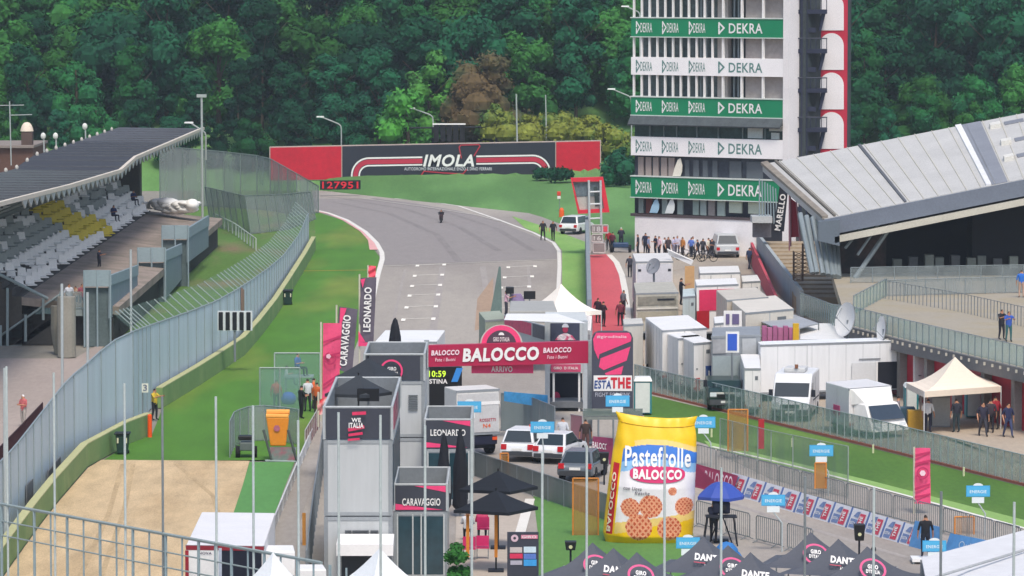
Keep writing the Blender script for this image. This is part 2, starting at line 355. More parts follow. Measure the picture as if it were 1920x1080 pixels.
for r_, Y in enumerate([454, 459, 465, 471, 478, 485, 492, 499, 506, 513]):
    hw = 1040/8000*Y; x = -hw+rd.uniform(0, 4)
    while x < hw:
        yy = Y+rd.uniform(-2.5, 2.5); k = rd.randrange(9)
        pxx = 960+8000*x/yy
        skip = (1215 < pxx < 1500) 
        near = (r_ == 0 and 690 < pxx < 1190) or (r_ == 1 and 715 < pxx < 1190)
        if not skip and not near:
            if k not in used: o = protos[k]; used.add(k)
            else: o = copy_tree(protos[k], None, kms[k])
            o.location = (x, yy, hz(x, yy)-.3); o.rotation_euler = (0, 0, rd.uniform(0, 6.28)); s = rd.uniform(.8, 1.15)*(.5 if r_ == 0 else .75 if r_ == 1 else 1); o.scale = (s*rd.uniform(.9, 1.1), s, s*rd.uniform(.9, 1.15))
        x += rd.uniform(4.8, 6.4)*(.8 if r_ == 0 else 1)*(1 if r_ < 7 else 1.3)
def special(px, ytop, ybase, Y, wid, name, label, mat, seed, group=None, leaf=.26, nl=90, lobes=26):
    b = at(px, ybase, Y); zg = hz(b.x, Y); top = at(px, ytop, Y).z
    t = tree_proto(name, label, seed, wid, top-zg, leaf, nl, lobes, mat, group); t.location = (b.x, Y, zg-.2); return t
special(905, 100, 300, 458, 10.5, 'autumn_tree', 'brown autumn-coloured tree standing out behind the circuit billboard', M('#6e5a36', .85, .25, .5, 3, k=.62, alt='#4c5a34', altscale=.2), 21, leaf=.2, nl=130, lobes=34)
special(805, 90, 300, 459, 8.0, 'bright_tree', 'tall bright green tree just left of the brown tree', M('#4f9432', .8, .25, .5, 3, k=.72, alt='#3b7a33'), 22)
special(765, 168, 330, 453, 8.0, 'bright_tree', 'low bright green tree beside the lamp above the billboard', M('#4a9a30', .8, .25, .5, 3, k=.78, alt='#357a33'), 23)
yl = M('#96a038', .8, .24, .6, 3, k=.58, alt='#4f7e34', altscale=.35)
for i, (px, yt, wd, lab) in enumerate([(935, 205, 4.6, 'yellow-green small tree directly right of the brown tree'), (1000, 222, 4.4, 'yellow-green small tree behind the right end of the dark billboard'), (1050, 228, 4.6, 'yellow-green small tree behind the right red billboard panel, left side'),
                                  (1100, 232, 4.6, 'yellow-green small tree behind the right red billboard panel, right side'), (1140, 240, 4.6, 'yellow-green small tree in the gap between billboard and tower'), (1165, 262, 4.8, 'yellow-green small tree against the tower corner')]):
    special(px, yt-16, 330, 453.5+(i % 2)*1.2, wd*1.25, 'young_tree', lab, yl, 30+i, 'yellow-green young trees behind the billboard', .2, 80, 20)
def bush(px, py, Y, wd, h, label, seed, mat=leafB):
    b = at(px, py, Y); z = hz(b.x, Y); mb = crown_mesh(seed, wd, h, .17, 80, 12); zz = min(v.z for v in mb.v); mb.v = [v+Vector((b.x, Y, max(z, 0)-zz-.1)) for v in mb.v]
    single(mb, 'bush', mat, label, 'bush', 'bushes on the bank')
bush(1018, 356, 440, 2.8, .6, 'dark bush under the right end of the dark billboard', 61); bush(1054, 360, 436, 2.6, .6, 'dark bush below the right red billboard panel', 62)
bush(1155, 355, 428, 3.6, 3.6, 'dark bush between the red marshal tower and the white tower', 63); bush(1170, 340, 432, 4, 5, 'tall dark bush right beside the tower corner', 64)
# ------------------------------------------------------------ generic fence
def fence(name, label, cat, pts, hs, panel, post, spacing, pr=.04, rail=True, lean=(0, 0), group=None, foot=None, midrails=0, panel_z0=.05, post_name='post', maxposts=100, sub=1):
    """pts: ground points, hs: height(s)"""
    pts = [Vector(p) for p in pts]; hs = hs if isinstance(hs, (list, tuple)) else [hs]*len(pts)
    t = thing(name, label, cat, pts[0].copy(), group)
    seg = [0]
    for a, b in zip(pts[:-1], pts[1:]): seg.append(seg[-1]+(b-a).length)
    def S(d):
        for i in range(len(seg)-1):
            if d <= seg[i+1]+1e-6:
                f = (d-seg[i])/max(1e-6, seg[i+1]-seg[i]); return pts[i].lerp(pts[i+1], f), hs[i]+(hs[i+1]-hs[i])*f, (pts[i+1]-pts[i]).normalized()
        return pts[-1], hs[-1], (pts[-1]-pts[-2]).normalized()
    n = max(1, int(round(seg[-1]/spacing))); n = min(n, maxposts-1)
    if panel:
        mb = MB()
        for i in range(n):
            a, ha, d = S(seg[-1]*i/n); b, hb, d2 = S(seg[-1]*(i+1)/n); L = Vector((lean[0], lean[1], 0))
            q = Vector((-(b-a).y, (b-a).x, 0)).normalized()*.01
            mb.prism([a+Vector((0, 0, panel_z0)), b+Vector((0, 0, panel_z0)), b+L+Vector((0, 0, hb-.03)), a+L+Vector((0, 0, ha-.03))], q)
        part(mb, 'panel', panel, t)
    for i in range(n+1):
        a, ha, d = S(seg[-1]*i/n); mb = MB(); L = Vector((lean[0], lean[1], 0)); mb.tube(a, a+L+Vector((0, 0, ha)), pr, n=6); part(mb, post_name, post, t)
    if rail:
        mb = MB()
        for k in range(midrails+1):
            P = []
            for i in range(n+1):
                a, ha, d = S(seg[-1]*i/n); f = 1-k/(midrails+1); P.append(a+Vector((lean[0]*f, lean[1]*f, ha*f)))
            mb.path(P, pr*.8)
        part(mb, 'rail', post, t)
    if foot:
        mb = MB()
        for a, b in zip(pts[:-1], pts[1:]):
            d = (b-a).normalized(); q = Vector((-d.y, d.x, 0))*foot[0]/2
            mb.prism([a-q, b-q, b+q, a+q], (0, 0, foot[1]))
        part(mb, 'footing', foot[2], t)
    return t
# ------------------------------------------------------------ circuit billboard
Yb = 449
def bbpt(px, py): return at(px, py, Yb)
t = thing('billboard', 'long circuit billboard reading IMOLA with red panels at both ends', 'billboard', at(817, 333, Yb))
def panelpx(mb, x0, x1, yt0, yt1, yb0, yb1, Y, dep=.5):
    return mb.prism([at(x0, yb0, Y), at(x1, yb1, Y), at(x1, yt1, Y), at(x0, yt0, Y)], (0, dep, 0))
ytop = lambda x: 277-(x-507)*.0195; ybot = lambda x: 338-(x-507)*.0155
fr = MB(); panelpx(fr, 505, 1127, ytop(505)-1.5, ytop(1127)-1.5, ybot(505)+1, ybot(1127)+1, Yb+.06, 1.2); part(fr, 'frame', M('#b9a9a0', .7, .08), t)
for a, b in ((507, 640), (1043, 1125)):
    mb = MB(); panelpx(mb, a, b, ytop(a), ytop(b), ybot(a), ybot(b), Yb, .05); part(mb, 'red_panel', M('#c8142f', .5, .12, .3, 2), t)
mb = MB(); panelpx(mb, 642, 1041, ytop(642), ytop(1041), ybot(642), ybot(1041), Yb, .05); dk = part(mb, 'dark_panel', M('#272a36', .6, .1), t)
cx = lambda x: at(x, 300, Yb).x; cz = lambda y: at(800, y, Yb).z
def curve_pts(off):
    # stripe band: rises at left, runs flat, falls at right (photo pixels)
    P = [(663+off, 335)]; 
    for a in range(0, 91, 15): P.append((663+off+ (38-off)*(1-math.cos(R(a))), 333-(18)-(20-off*1.0)*math.sin(R(a))+3))
    return P
def band(o0, o1, mat, nm, lo=0):
    def edge(o):
        r = 34-o; P = [(658+o, ybot(660)-2)]
        for a in range(0, 91, 10): P.append((658+o+r*(1-math.cos(R(a))), 329-r*math.sin(R(a))*1.0+(0)))
        P[1:] = [(x, y) for x, y in P[1:]]
        Q = []
        for a in range(90, -1, -10): Q.append((1033-o-r*(1-math.cos(R(a))), 324-r*math.sin(R(a))))
        return P+Q+[(1033-o, ybot(1033)-2)]
    A, B = edge(o0), edge(o1); mb = MB()
    for i in range(len(A)-1):
        mb.face([at(*q, Yb-.03-lo) for q in (A[i], A[i+1], B[i+1], B[i])])
    part(mb, nm, mat, dk)
for o0, o1, m, nm in ((0, 3, WHITE, 'white_stripe'), (4.2, 13, M('#c02f48', .6, .05), 'red_stripe'), (14.2, 17, WHITE, 'white_stripe')): band(o0, o1, m, nm)
c = at(841, 301, Yb); s_ = Yb/FOC
mb = MB(); panelpx(mb, 792, 893, 285, 284, 318, 317, Yb-.05, .02); part(mb, 'name_patch', M('#272a36', .6, .1), dk)
mb = MB(); mb.stroke([((x-841)*s_, (301-y)*s_) for x, y in ((865, 296), (861, 276), (864, 272), (898, 271), (900, 274), (889, 292))], .12, c, proud=.09); mb.stroke([((x-841)*s_, (301-y)*s_) for x, y in ((790, 328), (795, 321), (830, 324), (868, 326), (875, 318))], .12, c, proud=.09); part(mb, 'track_outline', M('#b82b3c', .6, .05), dk)
mb = MB(); mb.text('IMOLA', c+Vector((0, 0, 0)), 96*s_, 23*s_, shear=.25, off=.03, proud=.1); part(mb, 'lettering', WHITE, dk)
mb = MB(); mb.text('AUTODROMO INTERNAZIONALE ENZO E DINO FERRARI', at(840, 316.5, Yb), 164*s_, 6*s_, off=.01, proud=.1); part(mb, 'small_lettering', M('#d5d5dc'), dk)
for x in (540, 620, 760, 900, 1080):
    mb = MB(); p = at(x, 336, Yb+.5); mb.box(p.x-.15, p.x+.15, Yb+.3, Yb+.6, -1, p.z+.3); part(mb, 'support_post', MIDG, t)
mb = MB(); panelpx(mb, 600, 676, 339, 338, 356, 355, 436, .3)
t = thing('led_counter', 'low black panel with glowing red digits under the left red billboard panel', 'sign', at(638, 357, 436)); part(mb, 'housing', BLACK, t)
mb = MB(); mb.text('127951', at(638, 347, 435.9), 66*s_, 13*s_, off=.02, proud=.05); part(mb, 'digits', M('#b81a28', .5, 0, emit=.35), t)
# start light gantry behind the billboard
t = thing('start_lights', 'black start light panel on a horizontal bar above the dark billboard', 'start lights', at(842, 268, 451))
mb = MB(); mb.tube(at(757, 240, 452), at(930, 238, 452), .09); part(mb, 'bar', DARK, t)
for x in (930, 812): mb = MB(); mb.tube(at(x, 238, 452), at(x, 300, 452), .14); part(mb, 'post', DARK, t)
for i in range(5):
    mb = MB(); x = 818+i*12.2; panelpx(mb, x-4.6, x+4.6, 234, 234, 266, 266, 451, .3); o = part(mb, 'light_column', BLACK, t)
mb = MB(); panelpx(mb, 811, 873, 231.5, 231.5, 234, 234, 450.9, .5); part(mb, 'white_cap', WHITE, t)
# ------------------------------------------------------------ tower
TL = G(1190, 472); TR = Vector((TL.x+12.7, TL.y-8.6, 0)); tu = (TR-TL).normalized(); TW = (TR-TL).length; tn = Vector((tu.y, -tu.x, 0))
def TP(s, z, p=0): return TL+tu*s+tn*p+Vector((0, 0, z))
def tb(mb, s0, s1, z0, z1, p0, p1): return mb.prism([TP(s0, z0, p0), TP(s1, z0, p0), TP(s1, z0, p1), TP(s0, z0, p1)], (0, 0, z1-z0))
def ts(px): # pixel column at mid height -> distance along the face
    lo, hi = -2, 30
    for _ in range(40):
        m_ = (lo+hi)/2; P = TP(m_, 10); q = 960+FOC*P.x/(P.y*CP)*CP
        if q < px: lo = m_
        else: hi = m_
    return lo
tz = lambda y: at(1187, y, TL.y).z
tow = thing('control_tower', 'white multi-storey race control tower with green and white lettered bands', 'tower', TP(TW/2, 0))
mb = MB(); tb(mb, .3, TW-.2, 2.9, 24.2, -9, -1.6); part(mb, 'core', M('#3a4244', .8, .2, 1, 4), tow)
mb = MB(); tb(mb, 0, ts(1416), -.2, tz(400), -9.2, -.02); part(mb, 'base_wall', M('#f2eeee', .7, .06, k=.93), tow)
mb = MB(); tb(mb, ts(1416), TW, -.2, tz(400), -9.2, -1.2); part(mb, 'base_recess', M('#4a4a50', .7, .1), tow)
mb = MB(); tb(mb, ts(1468), ts(1479), -.2, 25, -9.4, .03); part(mb, 'corner_pier', M('#efebeb', .6, .05), tow)
bands = [(-44, -8, 0), (34, 68, 1), (107, 140, 0), (182, 215, 1), (256, 291, 0), (331, 369, 1)]
GREEN = M('#12875a', .45, .05); BW = M('#f4f1f1', .6, .04, k=.95)
s0, s1 = ts(1183), ts(1468)
for yt, yb_, g in bands:
    z1, z0 = tz(yt), tz(yb_); mb = MB(); tb(mb, s0, s1, z0, z1, -1.55, 0); bd = part(mb, 'green_band' if g else 'white_band', GREEN if g else BW, tow)
    mb = MB(); mt = WHITE if g else M('#5f8a84', .6, .03); zc = (z0+z1)/2-.02; h = (z1-z0)*.52
    for px, wd, hh in ((1196, 20, 1.25), (1245, 20, 1.25), (1295, 20, 1.25), (1352, 26, 1.1)):
        c = TP(ts(px), zc, 0); k = h*hh/2; ww = .42 if wd == 20 else .62
        mb.stroke([(-ww*.35, k), (ww*.4, k*.05), (-ww*.35, -k), (-ww*.35, -k*.2)], .1 if wd == 20 else .14, c, tu, Z3, .015)
        mb.stroke([(-ww*.35, k), (-ww*.35, k*.1)], .1 if wd == 20 else .14, c, tu, Z3, .022)
    part(mb, 'emblem', mt, bd); mb = MB()
    for px, x2 in ((1200.5, 1222.5), (1250, 1272), (1299.5, 1322)): mb.text('DEKRA', TP((ts(px)+ts(x2))/2, zc), ts(x2)-ts(px), h, tu, off=.005, proud=.015)
    mb.text('DEKRA', TP((ts(1366)+ts(1429))/2, zc), ts(1429)-ts(1366), h*1.05, tu, off=.015, proud=.015); part(mb, 'lettering', mt, bd)
    if g: mb = MB(); tb(mb, s0-.05, s1+.05, z1, z1+.09, -1.6, .06); tb(mb, s0-.05, s1+.05, z0-.08, z0, -1.6, .06); part(mb, 'band_trim', M('#cfd8d2'), bd)
for (ya, yb_) in ((-8, 34), (68, 107), (140, 182)):
    z1, z0 = tz(ya), tz(yb_)
    for k in range(11):
        s = s0+.1+k*(ts(1332)-s0-.1)/10; mb = MB(); tb(mb, s, s+.13, z0, z1, -.3, -.1); part(mb, 'mullion', WHITE, tow)
    for px in (1353, 1388, 1428):
        mb = MB(); tb(mb, ts(px)-.06, ts(px)+.1, z0, z1, -.3, -.08); part(mb, 'mullion', WHITE, tow)
    mb = MB(); tb(mb, ts(1334), ts(1353), z0, z1, -1.5, -.9); part(mb, 'pier', M('#b3aca8', .8, .1), tow)
    mb = MB(); tb(mb, ts(1389), s1, z0, z1, -1.5, -.7); part(mb, 'bay_wall', M('#a59d9a', .85, .12, .8, 3), tow)
    mb = MB(); tb(mb, s0+.05, ts(1334), z0, z1, -1.58, -1.4); part(mb, 'window_glass', M('#46585c', .25, .35, 1.5, 4, spec=.7), tow)
    mb = MB(); [tb(mb, ts(x), ts(x)+.1, z0, z1, -1.2, -1.05) for x in (1232, 1262, 1300, 1310, 1362, 1370, 1378)]; part(mb, 'inner_frames', M('#8e9aa0'), tow)
z1, z0 = tz(215), tz(256)
mb = MB(); mb.prism([TP(s0, z1-.08, .05), TP(s0, z1-.75, .55), TP(s0, z1-.85, .5), TP(s0, z1-.2, -.4)], tu*(s1-s0)); part(mb, 'awning', M('#4f5659', .85, .2, 2, 6), tow)
mb = MB(); tb(mb, s0, s1, z0, z1, -1.5, -.6); part(mb, 'window_glass', M('#2c4643', .2, .35, 1, 4, spec=.7), tow)
for px in (1212, 1238, 1262, 1300, 1340, 1386, 1428):
    mb = MB(); tb(mb, ts(px), ts(px)+.09, z0, z1-.5, -.6, -.45); part(mb, 'mullion', M('#7c8a88'), tow)
for a, b, c_, d in ((1396, 1424, 232, 254), (1436, 1466, 230, 240), (1440, 1455, 243, 255)):
    mb = MB(); tb(mb, ts(a), ts(b), tz(d), tz(c_), -.6, -.5); part(mb, 'blind', M('#cdd4cf'), tow)
z1, z0 = tz(291), tz(331)
mb = MB(); tb(mb, s0, s1, z0, z1, -1.5, -.6); part(mb, 'window_glass', M('#3b3f4a', .3, .3, 1, 4), tow)
for px, w_, m in ((1191, 10, 0), (1205, 10, 0), (1219, 10, 0), (1234, 11, 0), (1248, 11, 0)):
    mb = MB(); tb(mb, ts(px), ts(px+w_), z0+.05, z1-.15, -.6, -.45); part(mb, 'shutter', M('#a3958f', .8, .08), tow)
for px, w_ in ((1278, 8), (1294, 10), (1312, 9), (1330, 9), (1362, 22), (1394, 30)):
    mb = MB(); tb(mb, ts(px), ts(px+w_), z0+.05, z1-.3, -.6, -.5); part(mb, 'shutter', M('#5f666c', .8, .1), tow)
z1, z0 = tz(369), tz(400)
mb = MB(); tb(mb, s0, s1, z0, z1, -1.5, -.6); part(mb, 'window_glass', M('#2c2f38', .3, .3, 1, 4), tow)
mb = MB(); tb(mb, s0, s1, z0-.22, z0, -1.5, .05); part(mb, 'sill', M('#554a4c'), tow)
for px, w_, m in ((1192, 9, '#8c9a96'), (1206, 11, '#6e3d35'), (1236, 10, '#9fb0ac'), (1265, 10, '#9fb0ac'), (1294, 11, '#9aaea6'), (1308, 11, '#a4b4b0'), (1323, 12, '#98928f'), (1340, 14, '#a9b9b2')):
    mb = MB(); tb(mb, ts(px), ts(px+w_), z0+.02, z1-.1, -.6, -.45); part(mb, 'shutter', M(m, .8, .08), tow)
for a, b in ((1362, 1386), (1398, 1428)):
    mb = MB(); tb(mb, ts(a), ts(b), z0+.3, z1-.15, -.6, -.45); part(mb, 'blind', M('#c9d4c0', .7, .05), tow)
# pale blades (sail shaped boards) leaning in the openings
for px, yt, yb_, m in ((1268, 294, 328, '#efeada'), (1225, 371, 398, '#a8cfe6'), (1254, 370, 398, '#e9f0ee')):
    mb = MB(); c = TP(ts(px), tz(yb_), -.2); hh = tz(yt)-tz(yb_)
    mb.prism([c+tu*x*.5+Vector((0, 0, z*hh)) for x, z in ((-.9, 0), (.6, 0), (.9, .25), (.95, .6), (.6, 1), (.1, .9), (-.5, .45))], tn*.05); part(mb, 'sail_blind', M(m, .6, .04), tow)
# stair tower on the right side
SY = TR.y+1.0
st = tow
def sb(mb, x0, x1, y0, y1, Y0, Y1): # pixel rect, depth range
    a = at(x0, y1, Y0); b = at(x1, y0, Y0); return mb.box(a.x, b.x, Y0, Y1, a.z, b.z)
mb = MB(); sb(mb, 1478, 1534, -60, 478, SY+3.2, SY+5); part(mb, 'stairwell_wall', M('#20264e', .8, .25, 1, 5), st)
mb = MB(); sb(mb, 1530, 1590, -60, 470, SY+2.5, SY+9); part(mb, 'red_wall', M('#bb1f3c', .6, .06), st)
for k in range(-2, 4):
    y0 = 137+74*k-1; mb = MB(); P = []
    for x, y in [(1536, 205+74*k), (1582, 205+74*k)]: P.append(at(x, y, SY+2.5))
    for a in range(0, 181, 12): P.append(at(1559+23*math.cos(R(a)), y0+24-24*math.sin(R(a)), SY+2.5))
    mb.prism(P, (0, -.06, 0)); part(mb, 'arch_panel', M('#e9e5e6', .6, .05), st)
    mb = MB(); yy = 166+74*k
    sb(mb, 1484, 1551, yy, yy+8, SY+.6, SY+2.2); part(mb, 'stair_landing', M('#23293f', .7, .1), st)
    mb = MB(); 
    for x in (1490, 1500, 1510, 1520, 1530, 1540, 1550): mb.tube(at(x, yy, SY+.6), at(x, yy-20, SY+.6), .035, n=5)
    mb.tube(at(1484, yy-20, SY+.6), at(1551, yy-20, SY+.6), .05, n=5); part(mb, 'landing_railing', M('#2b3146'), st)
    mb = MB(); mb.prism([at(1535, yy+40, SY+1), at(1540, yy+40, SY+1), at(1548, yy+8, SY+1), at(1541, yy+8, SY+1)], (0, .8, 0)); part(mb, 'stair_flight', M('#23293f'), st)
    mb = MB(); sb(mb, 1480, 1530, yy+34, yy+43, SY+.8, SY+2.6); part(mb, 'stair_landing', M('#23293f', .7, .1), st)
    for x in (1494, 1515): mb = MB(); sb(mb, x, x+9, yy+12, yy+32, SY+2.9, SY+3.1); part(mb, 'pale_panel', M('#b9b7c0'), st)
for x in (1487, 1504, 1511): mb = MB(); mb.tube(at(x, 470, SY+.7), at(x, -50, SY+.7), .14, n=6); part(mb, 'stair_column', M('#23293f'), st)
# ------------------------------------------------------------ right grandstand and terrace
RB, RC_, RA, RD = at(1545, 410, 275), at(2160, 287, 275), at(1430, 308, 295), None
nR = (RC_-RB).cross(RA-RB); r_ = ray(2160, 165); RD = r_*(nR.dot(RB-Vector((0, 0, CAMH)))/nR.dot(r_))+Vector((0, 0, CAMH))
def RF(u, v, up=0): return RB.lerp(RC_, u).lerp(RA.lerp(RD, u), v)+Vector((0, 0, up))
rs = thing('grandstand', 'covered stand with a broad pale sheet metal roof and deep dark interior', 'grandstand', (RB.x+10, 280, 0))
mb = MB(); mb.hull8([RF(0, 0, -.5), RF(1, 0, -.5), RF(1, 1, -.5), RF(0, 1, -.5)], [RF(0, 0), RF(1, 0), RF(1, 1), RF(0, 1)])
roof = part(mb, 'roof', M('#bfbebb', .7, .08, .4, 6), rs)
for i in range(1, 23):
    u = i/23; mb = MB(); w2 = .0009; mb.hull8([RF(u-w2, 0, .0), RF(u+w2, 0, .0), RF(u+w2, 1, .0), RF(u-w2, 1, .0)], [RF(u-w2, 0, .05), RF(u+w2, 0, .05), RF(u+w2, 1, .05), RF(u-w2, 1, .05)]); part(mb, 'roof_seam', M('#c9c4b6', .6, .05), roof)
def rstrip(u0, u1, v0, v1, h, mat, nm):
    mb = MB(); mb.hull8([RF(u0, v0, .0), RF(u1, v0, .0), RF(u1, v1, .0), RF(u0, v1, .0)], [RF(u0, v0, h), RF(u1, v0, h), RF(u1, v1, h), RF(u0, v1, h)]); part(mb, nm, mat, roof)
rstrip(.245, .252, 0, 1, .10, M('#5d5f64'), 'roof_joint'); rstrip(.495, .51, 0, 1, .12, M('#e6e6e6'), 'ridge_flashing'); rstrip(.512, .56, 0, 1, .05, M('#878a92'), 'roof_gutter')
rstrip(-.005, .012, 0, 1, .18, M('#8d8478', .8, .2, 1, 5), 'gable_edge'); rstrip(.03, .036, 0, 1, .12, M('#6d675e', .8, .2, 1, 5), 'gable_gutter')
for u, v in ((.575, .84), (.585, .55), (.575, .3)): rstrip(u, u+.028, v, v+.04, .3, M('#d9d7cf'), 'roof_vent'); rstrip(u+.04, u+.09, v+.02, v+.07, .06, M('#7f828a'), 'roof_hatch')
mb = MB(); mb.hull8([RF(0, 0, -1.1)+Vector((0, -.4, 0)), RF(1, 0, -1.1)+Vector((0, -.4, 0)), RF(1, 0, -1.1), RF(0, 0, -1.1)], [RF(0, 0, -.05)+Vector((0, -.4, 0)), RF(1, 0, -.05)+Vector((0, -.4, 0)), RF(1, 0, -.05), RF(0, 0, -.05)]); part(mb, 'fascia', M('#6e7684', .5, .1), rs)
mb = MB(); e = Vector((0, -.9, 0)); mb.hull8([RF(.03, 0, -1.65)+e, RF(1, 0, -1.65)+e, RF(1, 0, -1.65), RF(.03, 0, -1.65)], [RF(.03, 0, -1.25)+e, RF(1, 0, -1.25)+e, RF(1, 0, -1.25), RF(.03, 0, -1.25)]); part(mb, 'gutter_beam', M('#c4c0b2', .6, .08), rs)
mb = MB(); mb.hull8([RF(-.02, 0, -1.3)+e, RF(.045, 0, -1.9)+e, RF(.045, 0, -1.9), RF(-.02, 0, -1.3)], [RF(-.02, 0, -.05)+e, RF(.045, 0, -.2)+e, RF(.045, 0, -.2), RF(-.02, 0, -.05)]); part(mb, 'corner_box', M('#66717c', .5, .08), rs)
mb = MB(); 
nR = (RC_-RB).cross(RA-RB); rz_ = lambda x, y: RB.z-(nR.x*(x-RB.x)+nR.y*(y-RB.y))/nR.z-.75
Q_ = [(24.2, 281), (80, 281), (80, 296), (24.2, 296)]; mb.hull8([(x, y, 0) for x, y in Q_], [(x, y, rz_(x, y)) for x, y in Q_]); Q_ = [(30, 277.5), (80, 277.5), (80, 280.9), (30, 280.9)]; mb.hull8([(x, y, 0) for x, y in Q_], [(x, y, rz_(x, y)) for x, y in Q_]); part(mb, 'painted_shade_wall', M('#070910', .9, .2), rs)  # near-black wall colour paints the deep shade under the stand roof
mb = MB(); 
for i, (xa, ya, xb, yb2) in enumerate([(1500, 400, 1523, 512), (1512, 405, 1532, 512), (1524, 408, 1543, 514), (1535, 412, 1553, 516), (1546, 414, 1562, 518), (1557, 418, 1568, 518), (1567, 420, 1573, 520)]):
    m_ = MB(); m_.tube(at(xa, ya, 276+i*.6), at(xb, yb2, 274), .17, n=8); part(m_, 'column', STEEL, rs)
for (xa, ya, xb, yb2) in ((1692, 392, 1603, 522), (1660, 402, 1608, 478), (1630, 410, 1585, 465)):
    m_ = MB(); m_.tube(at(xa, ya, 276.5), at(xb, yb2, 275), .16 if xa == 1692 else .09, n=8); part(m_, 'strut', STEEL, rs)
m_ = MB(); sb(m_, 1570, 1662, 430, 520, 279, 281); part(m_, 'brown_wall', M('#4a3a35', .9, .3, 1, 4, alt='#2c2a2c', altscale=.6), rs)
m_ = MB(); sb(m_, 1572, 1650, 420, 434, 278.9, 279.1); part(m_, 'green_panel', M('#36504e', .9, .2), rs)
for i in range(9):
    m_ = MB(); x = 1675+i*26+(i*37 % 11); sb(m_, x, x+16, 486-(i*13 % 9), 503, 277, 278); part(m_, 'stored_seat', M(('#5c6462', '#474c50', '#6c7470')[i % 3], .8, .2), rs)
# terrace deck + stairs
tr = thing('terrace', 'raised concrete terrace with red panels below and glass railings on top', 'terrace', G(1800, 700))
dz_ = 3.2; fr_ = [G(1590, 612, dz_), G(1700, 640, dz_), G(1960, 702, dz_)]
mb = MB(); mb.prism([fr_[0], fr_[1], fr_[2], Vector((75, 240, dz_)), Vector((80, 284, dz_)), G(1560, 512, dz_)], (0, 0, -.6)); part(mb, 'deck', M('#a79e8e', .85, .12, .3, 4, alt='#a0957f', altscale=.3), tr)
mb = MB(); P = [p.copy() for p in fr_]
for a, b in zip(P[:-1], P[1:]):
    d = (b-a).normalized(); q = Vector((d.y, -d.x, 0)); mb.prism([a+q*.03+Vector((0, 0, -.62)), b+q*.03+Vector((0, 0, -.62)), b+q*.25+Vector((0, 0, -.62)), a+q*.25+Vector((0, 0, -.62))], (0, 0, .68))
part(mb, 'deck_edge', M('#6f6f70', .8, .12), tr)
A_, B_ = fr_[0]+Vector((.3, .35, 0)), fr_[2]+Vector((.3, .35, 0)); d = (B_-A_).normalized(); ln = (B_-A_).length; q = Vector((-d.y, d.x, 0))
for k in range(7):
    a = A_+d*(ln*k/7+.45); b = A_+d*(ln*(k+1)/7-.1); m_ = MB(); m_.prism([Vector((p.x, p.y, -.1)) for p in (a, b, b+q*.3, a+q*.3)], (0, 0, 2.68)); part(m_, 'red_panel', M('#b01f38', .6, .12, .5, 3), tr)
    a2 = A_+d*(ln*k/7-.05); b2 = a2+d*.45; m_ = MB(); m_.prism([Vector((p.x, p.y, -.1))-q*.4 for p in (a2, b2, b2+q*.7, a2+q*.7)], (0, 0, 2.75)); part(m_, 'pillar', M('#8d8a86', .85, .1), tr)
m_ = MB(); m_.prism([Vector((p.x, p.y, -.1))+q*.3 for p in (A_, B_, B_+q*4, A_+q*4)], (0, 0, 2.7)); part(m_, 'rear_wall', M('#4a3238', .9, .1), tr)
for k in range(30):
    a = fr_[0].lerp(fr_[1], k/12) if k < 12 else fr_[1].lerp(fr_[2], (k-12)/18); m_ = MB(); m_.obox(a+Vector((-.18, -.22, -.12)), (.22, .12, .16)); part(m_, 'railing_bracket', M('#b9b4a8', .7, .1), tr)
p = at(1811, 659, fr_[1].y-3)
m_ = MB(); m_.box(p.x-.22, p.x+.22, p.y-.3, p.y-.25, p.z-.09, p.z+.09); part(m_, 'exit_sign', M('#b8f26a', .5, 0, emit=.7), tr)
GLS = M('#a6cfc2', .2, .1, alpha=.4, spec=.6); GLS2 = M('#8aa7a4', .3, .15, .8, 5, alpha=.55)
MESHG = meshmat('#8d989a', .38)
fence('glass_railing', 'green glass railing along the front edge of the raised terrace', 'railing', [p+Vector((0, 0, .02)) for p in (G(1592, 611, dz_), G(1700, 639, dz_), G(1960, 701, dz_))], 1.1, GLS, STEEL, .95, .03)
fence('steel_railing', 'grey barred railing on the sloping ramp in the middle of the terrace', 'railing', [G(1660, 560, dz_), G(1800, 585, dz_), G(1960, 622, dz_)], 1.1, None, MIDG, .55, .025, midrails=0)
fence('mesh_railing', 'grey mesh railing nearest the dark stand interior', 'railing', [G(1595, 531, dz_), G(1960, 525, dz_)], 1.0, MESHG, STEEL, 1.5, .03)
fence('mesh_railing', 'second grey mesh railing crossing the upper terrace', 'railing', [G(1660, 556, dz_), G(1800, 552, dz_), G(1960, 548, dz_)], 1.0, meshmat('#8d989a', .5), STEEL, 1.4, .03)
fence('glass_railing', 'green glass side railing at the left end of the raised terrace', 'railing', [G(1500, 590, 1.5), G(1560, 612, 2.2), G(1592, 611, dz_)], [1.4, 1.3, 1.1], GLS, STEEL, 1.1, .03)
fence('glass_railing', 'green glass railing between the staircase foot and the upper terrace corner', 'railing', [G(1600, 590, dz_), G(1662, 556, dz_)], 1.1, GLS, STEEL, 1.4, .03)
